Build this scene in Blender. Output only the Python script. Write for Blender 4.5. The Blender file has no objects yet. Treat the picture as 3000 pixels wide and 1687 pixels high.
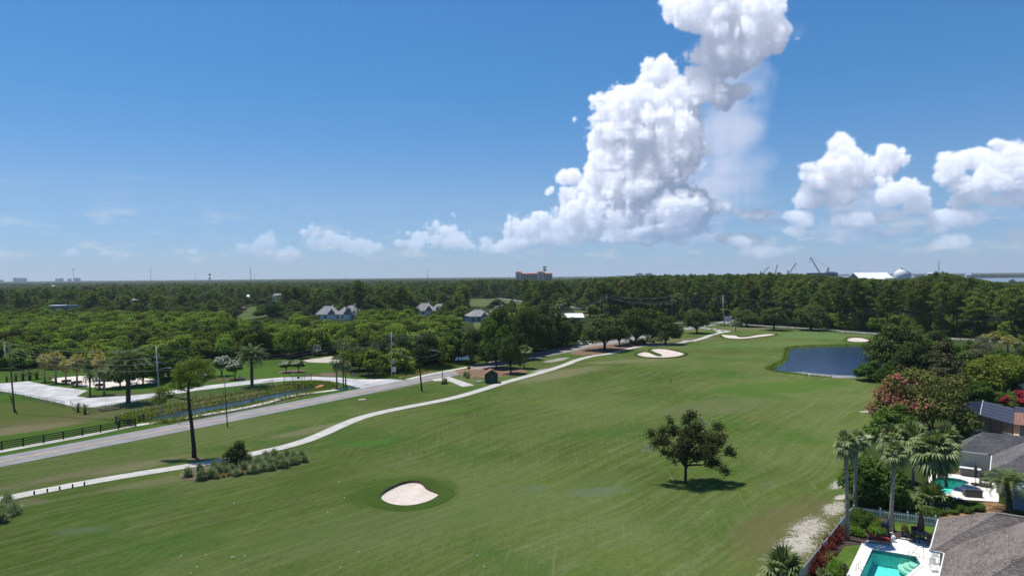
import bpy, bmesh, math, random
import numpy as np
from mathutils import Vector, Matrix
from mathutils.geometry import delaunay_2d_cdt

S = bpy.context.scene
COL = S.collection
random.seed(7)

# ------------------------------------------------------------------ camera
CAM_H, FPX, PITCH, ROLL = 25.0, 2000.0, 33.5/2000.0, 26.0/3000.0
_f = Vector((0, math.cos(PITCH), -math.sin(PITCH)))
_u0 = Vector((0, math.sin(PITCH), math.cos(PITCH)))
_r0 = Vector((1, 0, 0))
_r = _r0*math.cos(ROLL) - _u0*math.sin(ROLL)
_u = _u0*math.cos(ROLL) + _r0*math.sin(ROLL)
CAMP = Vector((0, 0, CAM_H))
cam_d = bpy.data.cameras.new('camera')
cam_d.sensor_width = 36.0; cam_d.lens = 24.0
cam_d.clip_start = 0.5; cam_d.clip_end = 60000
cam = bpy.data.objects.new('camera', cam_d); COL.objects.link(cam)
cam.matrix_world = Matrix(((_r.x, _u.x, -_f.x, 0), (_r.y, _u.y, -_f.y, 0), (_r.z, _u.z, -_f.z, CAM_H), (0, 0, 0, 1)))
S.camera = cam

def ray(px, py):
    return _f + _r*((px-1500.0)/FPX) - _u*((py-843.5)/FPX)
def G(px, py, z=0.0):
    d = ray(px, py)
    t = (z-CAM_H)/d.z
    return CAMP + d*t
def AT(px, py, D):
    d = ray(px, py)
    return CAMP + d*(D/d.y)
# crops of the photograph used while measuring: (x0, y0, scale)
CR = dict(c1=(0, 750, 3.4347), c2=(700, 750, 3.4347), c3=(1400, 750, 3.4347), c4=(2100, 750, 2.8622),
          c5=(0, 1000, 2.8987), c6=(2100, 1100, 2.4689), d4=(400, 1150, 2.4533), d5=(1800, 1100, 3.6233),
          d6=(2250, 1450, 3.4347), d7=(2600, 1150, 4.14), d8=(0, 1250, 3.316), s1=(1450, 0, 1.767),
          s2=(2100, 350, 2.8622), s3=(0, 450, 1.7173), n=(0, 0, 1.0))
def nat(c, X, Y):
    x0, y0, s = CR[c]
    return x0+X/s, y0+Y/s
def Q(c, X, Y, z=0.0):
    return G(*nat(c, X, Y), z)

# ------------------------------------------------------------------ node helper
class NT:
    def __init__(s, tree):
        s.t = tree; s.n = tree.nodes; s.l = tree.links
    def new(s, typ, **kw):
        nd = s.n.new(typ)
        for k, v in kw.items(): setattr(nd, k, v)
        return nd
    def put(s, sock, v):
        if hasattr(v, 'is_output'): s.l.new(v, sock)
        elif isinstance(v, (tuple, list)) and len(v) == 3 and sock.type == 'RGBA': sock.default_value = (*v, 1)
        else: sock.default_value = v
    def m(s, op, a, b=None, c=None, clamp=False):
        nd = s.n.new('ShaderNodeMath'); nd.operation = op; nd.use_clamp = clamp
        for i, v in enumerate((a, b, c)):
            if v is not None: s.put(nd.inputs[i], v)
        return nd.outputs[0]
    def v(s, op, a, b=None, c=None):
        nd = s.n.new('ShaderNodeVectorMath'); nd.operation = op
        for i, v in enumerate((a, b, c)):
            if v is not None: s.put(nd.inputs[3 if (op == 'SCALE' and i == 1) else i], v)
        return nd.outputs['Value'] if op in ('LENGTH', 'DOT_PRODUCT', 'DISTANCE') else nd.outputs[0]
    def mapr(s, x, a, b, c=0.0, d=1.0, smooth=True):
        nd = s.n.new('ShaderNodeMapRange'); nd.interpolation_type = 'SMOOTHSTEP' if smooth else 'LINEAR'
        nd.clamp = True
        for i, v in zip((0, 1, 2, 3, 4), (x, a, b, c, d)): s.put(nd.inputs[i], v)
        return nd.outputs[0]
    def mix(s, f, a, b, mode='MIX'):
        nd = s.n.new('ShaderNodeMix'); nd.data_type = 'RGBA'; nd.blend_type = mode
        s.put(nd.inputs[0], f); s.put(nd.inputs[6], a); s.put(nd.inputs[7], b)
        return nd.outputs[2]
    def noise(s, vec, scale, detail=3.0, rough=0.5, dist=0.0, color=False):
        nd = s.n.new('ShaderNodeTexNoise')
        if vec is not None: s.put(nd.inputs['Vector'], vec)
        nd.inputs['Scale'].default_value = scale; nd.inputs['Detail'].default_value = detail
        nd.inputs['Roughness'].default_value = rough; nd.inputs['Distortion'].default_value = dist
        return nd.outputs['Color' if color else 'Fac']
    def voro(s, vec, scale, detail=0.0, rough=0.5, feature='F1', out='Distance'):
        nd = s.n.new('ShaderNodeTexVoronoi'); nd.feature = feature
        s.put(nd.inputs['Vector'], vec)
        nd.inputs['Scale'].default_value = scale
        if 'Detail' in nd.inputs: nd.inputs['Detail'].default_value = detail; nd.inputs['Roughness'].default_value = rough
        return nd.outputs[out]
    def xyz(s, x, y, z=0.0):
        nd = s.n.new('ShaderNodeCombineXYZ')
        for i, v in enumerate((x, y, z)): s.put(nd.inputs[i], v)
        return nd.outputs[0]
    def sep(s, v):
        nd = s.n.new('ShaderNodeSeparateXYZ'); s.put(nd.inputs[0], v)
        return nd.outputs

# ------------------------------------------------------------------ world: sky and clouds
SUN_EL = math.radians(72.0)
SUN_H = Vector((-0.80, 0.60))            # towards the sun, seen from above
W = bpy.data.worlds.new('World'); S.world = W; W.use_nodes = True
def cloud_maps():
    """March sunlight through a block of noise-shaped vapour; gives sun-scatter, sky-scatter and cover per direction."""
    rng = np.random.default_rng(5)
    def cv(b):
        c, X, Y, rx, ry = b[:5]
        px, py = nat(c, X, Y); s = CR[c][2]
        dv = ray(px, py).normalized()
        a, e = math.atan2(dv.x, dv.y), math.asin(dv.z)
        d2 = ray(px+rx/s, py).normalized(); d3 = ray(px, py-ry/s).normalized()
        return a, e, abs(math.atan2(d2.x, d2.y)-a), abs(math.asin(d3.z)-e)
    def up(n, cell):
        m = int(math.ceil(n/cell))+2
        x = np.arange(n)/cell; i = x.astype(int); f = x-i; f = f*f*(3-2*f)
        M = np.zeros((n, m), np.float32); M[np.arange(n), i] = 1-f; M[np.arange(n), i+1] = f
        return M
    def noise(shape, cell):
        A = [up(n, cell) for n in shape]
        L = rng.uniform(-1, 1, [m.shape[1] for m in A]).astype(np.float32)
        L = np.tensordot(A[2], L, (1, 2)); L = np.tensordot(A[1], L, (1, 2)); L = np.tensordot(A[0], L, (1, 2))
        return L                                       # (az, depth, el)
    def block(a0, a1, e0, e1, res, nd, blobs, veils, sig):
        nx, nz = int((a1-a0)/res), int((e1-e0)/res)
        shape = (nx, nd, nz)
        det = np.zeros(shape, np.float32)
        for cell, amp in ((64, .24), (34, .44), (17, .38), (9, .24), (4.6, .15), (2.4, .085)):
            det += amp*(np.abs(noise(shape, cell))*2.2-0.62)
        wx = noise((nx, 1, nz), 50)[:, 0]*0.010+noise((nx, 1, nz), 22)[:, 0]*0.005
        wz = noise((nx, 1, nz), 50)[:, 0]*0.008+noise((nx, 1, nz), 22)[:, 0]*0.004
        X = (a0+(np.arange(nx)+.5)*res)[:, None].astype(np.float32)+wx
        Z = (e0+(np.arange(nz)+.5)*res)[None, :].astype(np.float32)+wz
        Y = ((np.arange(nd)+.5-nd/2)*res*1.6).astype(np.float32)
        macro = np.full(shape, -9, np.float32); vm = np.zeros(shape, np.float32)
        for lst, isv in ((blobs, 0), (veils, 1)):
            for b in lst:
                a, e, ra, re = cv(b)
                ry = min(0.5*(ra+re), nd*res*0.62); yc = rng.uniform(-.25, .25)*max(0, nd*res*0.75-ry)
                i0, i1 = max(0, int((a-1.7*ra-.03-a0)/res)), min(nx, int((a+1.7*ra+.03-a0)/res))
                k0, k1 = max(0, int((e-1.7*re-.03-e0)/res)), min(nz, int((e+1.7*re+.03-e0)/res))
                if i1 <= i0 or k1 <= k0: continue
                q2 = ((X[i0:i1, k0:k1]-a)/ra)**2
                zz = (Z[i0:i1, k0:k1]-e)/re
                if not isv: zz = np.where(zz < 0, zz*1.25, zz)
                q2 = q2+zz**2
                q = np.sqrt(q2[:, None, :]+(((Y-yc)/ry)**2)[None, :, None])
                sl = (slice(i0, i1), slice(None), slice(k0, k1))
                if isv: vm[sl] = np.maximum(vm[sl], np.clip(1-q, 0, 1)*b[5])
                else:
                    A_, B_ = macro[sl], 1-q
                    h = np.clip(.5+.5*(A_-B_)/.16, 0, 1)
                    macro[sl] = B_*(1-h)+A_*h+.16*h*(1-h)
        ca_, ce_, cra, cre = cv(('s1', 1170, 670, 95, 130))        # open gap beside the tower
        macro -= (1.6*np.clip(1-np.sqrt(((X-ca_)/cra)**2+((Z-ce_)/cre)**2), 0, 1))[:, None, :]
        dn = np.clip((macro+(0.62*det-0.03 if a1 > 0 else 1.05*det-0.22))*(5.0 if a1 > 0 else 2.5), 0, 1)
        dn *= np.clip((Z-e0)/0.09, 0.12, 1)[:, None, :]**0.7 if a1 > 0 else 1.0
        soft = np.clip(vm*(1.0+1.6*det)*np.clip(.75+0.8*(noise((nx, 1, nz), 60)+.6*noise((nx, 1, nz), 27)), 0.15, 1.5), 0, 1)
        dens = dn
        # light from the sun, slice by slice from the top
        lx, ly = 0.30, 0.12
        tau = np.zeros((nx, nd), np.float32); Tm = np.empty(shape, np.float32)
        def shift(A, sx, sy):
            for ax, sft in ((0, sx), (1, sy)):
                w = abs(sft); B = np.roll(A, 1 if sft > 0 else -1, ax)
                idx = [slice(None)]*2; idx[ax] = 0 if sft > 0 else -1; B[tuple(idx)] = 0
                A = A*(1-w)+B*w
            return A
        for k in range(nz-1, -1, -1):
            tau = shift(tau, lx, ly)
            Tm[:, :, k] = tau
            tau = tau+dens[:, :, k]*sig
        sun_l = 0.38*np.exp(-0.8*Tm)+0.36*np.exp(-0.12*Tm)+0.26*np.exp(-0.028*Tm)
        # open sky seen by each cell (straight up, coarse)
        Tv = np.ones((nx, nz), np.float32); R = np.zeros((nx, nz), np.float32); B = R.copy()
        skyl = 0.62+0.38*np.exp(-0.10*Tm)
        for j in range(nd):
            a = 1-np.exp(-dens[:, j]*sig*1.1)
            R += Tv*a*sun_l[:, j]; B += Tv*a*skyl[:, j]; Tv *= 1-a
        av = 1-np.exp(-soft.sum(1)*0.12)
        R += Tv*av*0.40; B += Tv*av*0.95; Tv *= 1-av
        alpha = 1-Tv
        nb = .75+.9*noise((nx, 1, nz), 26)[:, 0]+.5*noise((nx, 1, nz), 11)[:, 0]
        for b in BELLY:                                # undersides tinted grey-blue, shade painted over the marched light
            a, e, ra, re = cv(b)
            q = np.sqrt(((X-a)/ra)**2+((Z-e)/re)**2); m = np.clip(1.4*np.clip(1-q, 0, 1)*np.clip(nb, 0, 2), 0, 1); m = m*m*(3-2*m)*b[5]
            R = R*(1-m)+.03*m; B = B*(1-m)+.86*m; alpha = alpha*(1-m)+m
        el = e0+(np.arange(nz)+.5)*res
        f = np.clip((el+0.01)/0.16, 0, 1); f = (0.30+0.70*f*f*(3-2*f))[None, :]
        if a1 < 0: f = f*(0.42+0.45*np.clip((a0+(np.arange(nx)+.5)*res+0.40)/0.36, 0, 1))[:, None]
        return np.stack([R*f, B*f, R*0, alpha*f], -1).transpose(1, 0, 2).astype(np.float32)
    def image(name, arr):
        h, w, _ = arr.shape
        im = bpy.data.images.new(name, w, h, alpha=True, float_buffer=True)
        im.colorspace_settings.name = 'Non-Color'; im.alpha_mode = 'CHANNEL_PACKED'
        im.pixels.foreach_set(np.ascontiguousarray(arr).ravel()); im.update(); im.pack()
        return im
    res = []
    for nm, a0, a1, e0, e1, r_, nd, sig in (('cloud_towers', -0.06, 0.78, -0.005, 0.46, 0.00150, 76, 0.40), ('cloud_banks', -0.80, -0.02, -0.005, 0.20, 0.00150, 34, 0.40)):
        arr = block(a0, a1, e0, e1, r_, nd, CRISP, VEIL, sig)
        if nm == 'cloud_banks':
            w = np.clip((a1-(a0+(np.arange(arr.shape[1])+.5)*r_))/0.03, 0, 1); arr *= w[None, :, None]
        else:
            w = np.clip(((a0+(np.arange(arr.shape[1])+.5)*r_)-a0-0.01)/0.03, 0, 1); arr *= w[None, :, None]
        res.append((image(nm, arr), a0, a1, e0, e1))
    return res

def build_world():
    t = NT(W.node_tree); t.n.clear()
    sky = t.new('ShaderNodeTexSky', sky_type='NISHITA')
    sky.sun_disc = False; sky.sun_elevation = SUN_EL
    sky.sun_rotation = math.atan2(SUN_H.x, SUN_H.y)
    sky.altitude = 0.0; sky.air_density = SKY_AIR; sky.dust_density = SKY_DUST; sky.ozone_density = SKY_OZ
    tc = t.new('ShaderNodeTexCoord').outputs['Generated']
    d = t.v('NORMALIZE', tc)
    x, y, z = t.sep(d)
    az = t.m('ARCTAN2', x, y); el = t.m('ARCSINE', z)
    rp = t.new('ShaderNodeValToRGB'); t.l.new(t.m('MULTIPLY', el, 2.0, clamp=True), rp.inputs[0])
    e_ = rp.color_ramp.elements
    for i, (ps, c) in enumerate(SKY_GRADE):
        if i < 2: e_[i].position = ps
        else: e_.new(ps)
    for i, (ps, c) in enumerate(SKY_GRADE): e_[i].position = ps; e_[i].color = (*c, 1)
    skyc = t.mix(1.0, sky.outputs[0], rp.outputs[0], 'MULTIPLY')
    base = skyc
    p0 = t.xyz(az, el, 0.0)
    pl = t.v('MULTIPLY', p0, (1.0, 3.2, 1.0))
    ln = t.noise(pl, 16.0, 5.0, 0.62)
    low = t.m('MULTIPLY', t.mapr(ln, 0.50, 0.72), t.m('MULTIPLY', t.mapr(el, 0.010, 0.035), t.mapr(el, 0.05, 0.13, 1.0, 0.0)))
    base = t.mix(t.m('MULTIPLY', low, 0.30), base, CLOUD_SUN)
    pc = t.v('MULTIPLY', p0, (1.0, 9.0, 1.0))                 # thin high streaks
    st = t.m('MULTIPLY', t.mapr(t.noise(pc, 3.1, 5.0, 0.6), 0.62, 0.80), t.m('MULTIPLY', t.mapr(el, 0.05, 0.10), t.mapr(el, 0.17, 0.30, 1.0, 0.0)))
    base = t.mix(t.m('MULTIPLY', st, 0.22), base, CLOUD_SUN)
    for im, a0, a1, e0, e1 in cloud_maps():
        uv = t.xyz(t.mapr(az, a0-(a1-a0)*4, a1+(a1-a0)*4, -4.0, 5.0, smooth=False), t.mapr(el, e0-(e1-e0)*4, e1+(e1-e0)*4, -4.0, 5.0, smooth=False))
        tx = t.new('ShaderNodeTexImage'); tx.image = im; tx.extension = 'CLIP'; tx.interpolation = 'Cubic'
        t.l.new(uv, tx.inputs[0])
        sp = t.new('ShaderNodeSeparateColor'); t.l.new(tx.outputs['Color'], sp.inputs[0])
        cover = t.m('MULTIPLY', tx.outputs['Alpha'], 1.0, clamp=True)
        base = t.mix(cover, base, (0, 0, 0))
        base = t.v('ADD', base, t.v('SCALE', CLOUD_SUN, sp.outputs[0]))
        base = t.v('ADD', base, t.v('SCALE', CLOUD_SKY, sp.outputs[1]))
    b = t.new('ShaderNodeBackground'); t.put(b.inputs[0], base); b.inputs[1].default_value = SKY_STR
    out = t.new('ShaderNodeOutputWorld'); t.l.new(b.outputs[0], out.inputs[0])
    W.cycles.sampling_method = 'MANUAL'; W.cycles.sample_map_resolution = 1024
SKY_AIR, SKY_DUST, SKY_OZ, SKY_STR = 1.0, 0.0, 5.0, 0.088
SKY_GRADE = [(0.0, (.44, .59, .98)), (0.22, (.62, .745, .92)), (0.52, (.43, .79, 1.0)), (0.80, (.42, .82, 1.07))]
CLOUD_SUN, CLOUD_SKY = (8.3, 7.8, 7.2), (2.1, 3.05, 5.2)
CRISP = ([('s1',)+b for b in [(845, 450, 115, 115), (660, 560, 155, 140), (965, 530, 105, 125), (800, 640, 300, 200), (640, 730, 165, 160),
          (620, 830, 160, 120), (780, 850, 260, 170), (560, 930, 165, 130), (700, 980, 280, 170), (900, 820, 200, 200), (600, 1120, 280, 120),
          (880, 1110, 330, 130), (430, 1170, 210, 90), (190, 1165, 120, 90), (250, 1230, 200, 50), (700, 1215, 420, 60), (385, 925, 85, 70),
          (290, 985, 40, 32), (400, 1010, 90, 45), (985, 60, 115, 105), (1130, 60, 220, 170), (1300, 80, 180, 180), (1400, 160, 120, 120), (1215, 270, 160, 170),
          (1085, 420, 80, 80), (1140, 475, 130, 90), (1270, 450, 70, 50), (985, 650, 130, 150), (1280, 1250, 90, 35), (230, 1305, 90, 35), (60, 1260, 90, 30),
          (1100, 1090, 170, 70)]]
         + [('s2',)+b for b in [(1060, 330, 190, 170), (860, 440, 210, 170), (1200, 420, 260, 180), (1420, 340, 190, 140), (760, 500, 140, 120),
          (790, 640, 190, 120), (1010, 560, 260, 150), (1490, 590, 210, 105), (1640, 700, 120, 95), (300, 790, 230, 65), (660, 815, 175, 110),
          (600, 940, 110, 60), (1980, 410, 150, 130), (2200, 370, 250, 120), (2440, 440, 280, 200), (2300, 570, 270, 140), (2100, 690, 140, 100),
          (2520, 650, 240, 150), (1900, 860, 230, 90), (1500, 890, 200, 55), (2500, 1010, 160, 95), (1890, 1050, 170, 70), (460, 1090, 230, 55),
          (1380, 770, 230, 55), (2410, 225, 110, 45), (230, 1025, 80, 40), (1100, 800, 300, 90), (2250, 745, 200, 50)]]
         + [('s3',)+b for b in [(2190, 435, 170, 80), (2040, 465, 100, 55), (1890, 490, 170, 50), (1720, 465, 130, 60), (1620, 490, 100, 40),
          (1270, 475, 140, 55), (1430, 505, 130, 36), (985, 470, 85, 36), (320, 497, 75, 30), (540, 492, 75, 28), (2400, 468, 110, 34),
          (2410, 422, 60, 22)]])
VEIL = ([('s1',)+b for b in [(1230, 300, 200, 240, 1.0), (1220, 480, 190, 220, .9), (1200, 660, 230, 280, .8), (1130, 850, 290, 280, .9), (1050, 1050, 290, 190, .9),
         (900, 900, 260, 250, .8), (1290, 880, 150, 300, .35), (1370, 800, 110, 80, .7), (1340, 420, 130, 300, .3), (950, 1235, 340, 55, 1.0), (1570, 130, 70, 50, .25)]]
        + [('s2',)+b for b in [(1150, 680, 420, 260, .6), (1100, 880, 480, 150, .8), (2350, 620, 380, 260, .5), (600, 830, 400, 70, .4)]]
        + [('s3', 40, 125, 230, 14, .5)])
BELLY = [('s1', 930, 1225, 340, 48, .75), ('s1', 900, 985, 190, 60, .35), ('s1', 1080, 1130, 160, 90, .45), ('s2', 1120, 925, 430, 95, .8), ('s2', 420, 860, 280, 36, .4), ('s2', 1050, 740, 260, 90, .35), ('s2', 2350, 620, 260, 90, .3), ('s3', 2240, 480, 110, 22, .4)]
build_world()

# ------------------------------------------------------------------ sun
sd = bpy.data.lights.new('sun', 'SUN'); sd.energy = 4.6; sd.angle = math.radians(0.53); sd.color = (1.0, 0.955, 0.88)
sun = bpy.data.objects.new('sun', sd); COL.objects.link(sun)
sv = Vector((SUN_H.x*math.cos(SUN_EL), SUN_H.y*math.cos(SUN_EL), math.sin(SUN_EL)))
sun.rotation_euler = (-sv).to_track_quat('-Z', 'Y').to_euler(); sun.location = (-60, 60, 120)
S.view_settings.view_transform = 'Standard'; S.view_settings.look = 'None'
S.view_settings.exposure = 0.35; S.view_settings.gamma = 1.0
S.view_settings.use_curve_mapping = False
S.render.engine = 'CYCLES'
S.cycles.use_denoising = True
S.cycles.max_bounces = 6; S.cycles.diffuse_bounces = 3; S.cycles.glossy_bounces = 3
S.cycles.transmission_bounces = 4; S.cycles.transparent_max_bounces = 16; S.cycles.volume_bounces = 1
S.cycles.caustics_reflective = False; S.cycles.caustics_refractive = False
S.cycles.sample_clamp_indirect = 6.0
HAZE_D = 0.000065

# ------------------------------------------------------------------ object helpers
def tag(o, label=None, cat=None, group=None, kind=None):
    if label: o['label'] = label
    if cat: o['category'] = cat
    if group: o['group'] = group
    if kind: o['kind'] = kind
    return o
def link(name, data, parent=None):
    o = bpy.data.objects.new(name, data); COL.objects.link(o)
    if parent is not None: o.parent = parent
    return o
def thing(name, label, cat, loc=(0, 0, 0), rz=0.0, group=None, scale=1.0):
    o = link(name, None); o.empty_display_size = 0.3
    o.location = loc; o.rotation_euler = (0, 0, rz); o.scale = (scale, scale, scale)
    return tag(o, label, cat, group)
def copy_thing(root, loc, rz=0.0, label=None, scale=None):
    c = root.copy(); COL.objects.link(c); c.location = loc; c.rotation_euler = (0, 0, rz)
    if label: c['label'] = label
    if scale: c.scale = (scale, scale, scale)
    for ch in list(root.children):
        d = ch.copy(); COL.objects.link(d); d.parent = c
        for g in list(ch.children):
            e = g.copy(); COL.objects.link(e); e.parent = d
    return c
def mesh_np(name, V, F, mat=None, smooth=False):
    """V (n,3), F (m,k) with one k"""
    me = bpy.data.meshes.new(name)
    V = np.ascontiguousarray(V, np.float32); F = np.ascontiguousarray(F, np.int32)
    k = F.shape[1]
    me.vertices.add(len(V)); me.vertices.foreach_set('co', V.ravel())
    me.loops.add(F.size); me.loops.foreach_set('vertex_index', F.ravel())
    me.polygons.add(len(F)); me.polygons.foreach_set('loop_start', np.arange(0, F.size, k, dtype=np.int32))
    if smooth: me.polygons.foreach_set('use_smooth', np.ones(len(F), bool))
    if mat: me.materials.append(mat)
    me.update(calc_edges=True); me.validate()
    return me

class MB:
    """collects shapes for one mesh"""
    def __init__(s): s.v = []; s.f = []
    def add(s, vs, fs):
        b = len(s.v); s.v += [tuple(v) for v in vs]; s.f += [tuple(b+i for i in f) for f in fs]; return s
    def box(s, c, size, rz=0.0, M=None):
        hx, hy, hz = size[0]/2, size[1]/2, size[2]/2
        ca, sa = math.cos(rz), math.sin(rz); vs = []
        for x, y, z in ((-1, -1, -1), (1, -1, -1), (1, 1, -1), (-1, 1, -1), (-1, -1, 1), (1, -1, 1), (1, 1, 1), (-1, 1, 1)):
            p = Vector((x*hx, y*hy, z*hz))
            if M is not None: p = M @ p
            vs.append((c[0]+p.x*ca-p.y*sa, c[1]+p.x*sa+p.y*ca, c[2]+p.z))
        return s.add(vs, [(0, 3, 2, 1), (4, 5, 6, 7), (0, 1, 5, 4), (1, 2, 6, 5), (2, 3, 7, 6), (3, 0, 4, 7)])
    def beam(s, a, b, w, h=None, up=(0, 0, 1)):
        a, b = Vector(a), Vector(b); h = h or w
        d = (b-a).normalized(); u = Vector(up)
        if abs(d.dot(u)) > .98: u = Vector((1, 0, 0))
        r = d.cross(u).normalized(); u = r.cross(d)
        vs = [p+r*(x*w/2)+u*(z*h/2) for p in (a, b) for x, z in ((-1, -1), (1, -1), (1, 1), (-1, 1))]
        return s.add(vs, [(0, 1, 2, 3), (7, 6, 5, 4), (0, 4, 5, 1), (1, 5, 6, 2), (2, 6, 7, 3), (3, 7, 4, 0)])
    def tube(s, pts, rad, n=8, cap=True):
        pts = [Vector(p) for p in pts]
        if not isinstance(rad, (list, tuple)): rad = [rad]*len(pts)
        vs = []; ref = None
        for i, p in enumerate(pts):
            d = (pts[min(i+1, len(pts)-1)]-pts[max(i-1, 0)]).normalized()
            if ref is None: ref = Vector((1, 0, 0)) if abs(d.x) < .9 else Vector((0, 1, 0))
            r = (ref-d*ref.dot(d)).normalized(); u = d.cross(r); ref = r
            for k in range(n):
                a = 2*math.pi*k/n; vs.append(p+(r*math.cos(a)+u*math.sin(a))*rad[i])
        fs = []
        for i in range(len(pts)-1):
            for k in range(n):
                k2 = (k+1) % n; fs.append((i*n+k, i*n+k2, (i+1)*n+k2, (i+1)*n+k))
        if cap: fs += [tuple(range(n-1, -1, -1)), tuple((len(pts)-1)*n+k for k in range(n))]
        return s.add(vs, fs)
    def lathe(s, c, prof, n=12):
        vs = []; fs = []
        for r, z in prof:
            for k in range(n):
                a = 2*math.pi*k/n; vs.append((c[0]+r*math.cos(a), c[1]+r*math.sin(a), c[2]+z))
        for i in range(len(prof)-1):
            for k in range(n):
                k2 = (k+1) % n; fs.append((i*n+k, i*n+k2, (i+1)*n+k2, (i+1)*n+k))
        fs += [tuple(range(n-1, -1, -1)), tuple((len(prof)-1)*n+k for k in range(n))]
        return s.add(vs, fs)
    def prism(s, poly, z0, z1):
        n = len(poly)
        vs = [(p[0], p[1], z0) for p in poly]+[(p[0], p[1], z1) for p in poly]
        return s.add(vs, [tuple(range(n-1, -1, -1)), tuple(range(n, 2*n))]+[(i, (i+1) % n, n+(i+1) % n, n+i) for i in range(n)])
    def slab(s, pts, th):
        """a flat plate: points (3D, planar) thickened downwards along its normal"""
        P = [Vector(p) for p in pts]; n = (P[1]-P[0]).cross(P[2]-P[0]).normalized()
        if n.z < 0: n = -n
        k = len(P); vs = P+[p-n*th for p in P]
        return s.add(vs, [tuple(range(k)), tuple(range(2*k-1, k-1, -1))]+[(i, k+i, k+(i+1) % k, (i+1) % k) for i in range(k)])
    def mesh(s, name, mat=None, smooth=False):
        me = bpy.data.meshes.new(name); me.from_pydata(s.v, [], s.f)
        if mat: me.materials.append(mat)
        bm = bmesh.new(); bm.from_mesh(me); bmesh.ops.recalc_face_normals(bm, faces=bm.faces); bm.to_mesh(me); bm.free()
        if smooth:
            for p in me.polygons: p.use_smooth = True
        me.update(); return me
    def build(s, name, mat, parent=None, smooth=False):
        return link(name, s.mesh(name, mat, smooth), parent)

# ------------------------------------------------------------------ polygons on the ground
def xy(p): return (p[0], p[1])
def poly(c, pts, z=0.0): return [xy(Q(c, X, Y, z)) for X, Y in pts]
def smooth_loop(pts, n=3):
    for _ in range(n):
        o = []
        for i in range(len(pts)):
            a, b = pts[i], pts[(i+1) % len(pts)]
            o += [(a[0]*.75+b[0]*.25, a[1]*.75+b[1]*.25), (a[0]*.25+b[0]*.75, a[1]*.25+b[1]*.75)]
        pts = o
    return pts
def smooth_line(pts, n=3):
    for _ in range(n):
        o = [pts[0]]
        for a, b in zip(pts[:-1], pts[1:]):
            o += [(a[0]*.75+b[0]*.25, a[1]*.75+b[1]*.25), (a[0]*.25+b[0]*.75, a[1]*.25+b[1]*.75)]
        pts = o+[pts[-1]]
    return pts
def area2(p): return sum(p[i][0]*p[(i+1) % len(p)][1]-p[(i+1) % len(p)][0]*p[i][1] for i in range(len(p)))
def ccw(p): return list(p) if area2(p) > 0 else list(p)[::-1]
def offset_loop(p, d):
    """positive d grows the loop"""
    p = ccw(p); o = []; n = len(p)
    for i in range(n):
        a, b, c = Vector(p[i-1]), Vector(p[i]), Vector(p[(i+1) % n])
        t = (c-a)
        if t.length < 1e-9: t = Vector((1, 0))
        t.normalize(); o.append((b.x+t.y*d, b.y-t.x*d))
    return o
def inside(P, poly_):
    """P (n,2) in polygon"""
    P = np.asarray(P, float); x, y = P[:, 0], P[:, 1]; r = np.zeros(len(P), bool)
    q = np.asarray(poly_, float); n = len(q)
    for i in range(n):
        x0, y0 = q[i-1]; x1, y1 = q[i]
        if y0 == y1: continue
        c = ((y0 > y) != (y1 > y)) & (x < (x1-x0)*(y-y0)/(y1-y0)+x0)
        r ^= c
    return r
HOLES = []
def sheet(name, outline, z, mat, holes=(), extra=(), hfun=None, kind='structure', parent=None):
    outline = ccw(outline); pts = [Vector(p) for p in outline]; cons = [list(range(len(outline)))]
    used = []
    bb = np.asarray(outline); lo, hi = bb.min(0), bb.max(0)
    for h in holes:
        hb = np.asarray(h)
        if (hb.max(0) < lo).any() or (hb.min(0) > hi).any(): continue
        used.append(h); b = len(pts); pts += [Vector(p) for p in h]; cons.append(list(range(b, b+len(h))))
    pts += [Vector(p) for p in extra]
    vs, es, fs, *_ = delaunay_2d_cdt(pts, [], cons, 0, 1e-5)
    V = np.array([(v.x, v.y) for v in vs]); F = np.array([f for f in fs if len(f) == 3])
    C = V[F].mean(1); keep = inside(C, outline)
    for h in used: keep &= ~inside(C, h)
    F = F[keep]
    a = V[F[:, 1]]-V[F[:, 0]]; b = V[F[:, 2]]-V[F[:, 0]]
    fl = (a[:, 0]*b[:, 1]-a[:, 1]*b[:, 0]) < 0; F[fl] = F[fl][:, ::-1]
    Z = np.full(len(V), z)
    if hfun is not None: Z = Z+np.array([hfun(x, y) for x, y in V])
    me = mesh_np(name, np.column_stack([V, Z]), F, mat)
    o = link(name, me, parent)
    if kind and parent is None: o['kind'] = kind
    return o
def ribbon(line, w, both=None):
    """outline of a strip of width w along a line (ground xy)"""
    L, R = [], []; n = len(line)
    for i in range(n):
        a, b = Vector(line[max(i-1, 0)]), Vector(line[min(i+1, n-1)])
        t = (b-a).normalized(); nn = Vector((-t.y, t.x)); p = Vector(line[i])
        L.append(xy(p+nn*w/2)); R.append(xy(p-nn*w/2))
    return L, R
def strip_mesh(name, L, R, z, mat, parent=None, kind='structure', th=0.0):
    n = len(L); V = [(p[0], p[1], z) for p in L]+[(p[0], p[1], z) for p in R]
    F = [(i, n+i, n+i+1, i+1) for i in range(n-1)]
    if th:
        b = len(V); V += [(x, y, z-th) for x, y, _ in V]
        F += [(i, i+1, b+i+1, b+i) for i in range(n-1)]+[(n+i+1, n+i, b+n+i, b+n+i+1) for i in range(n-1)]
        F += [(0, b, b+n, n), (n-1, 2*n-1, b+2*n-1, b+n-1)]
    o = MB().add(V, F).build(name, mat, parent)
    if kind and parent is None: o['kind'] = kind
    return o

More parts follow.
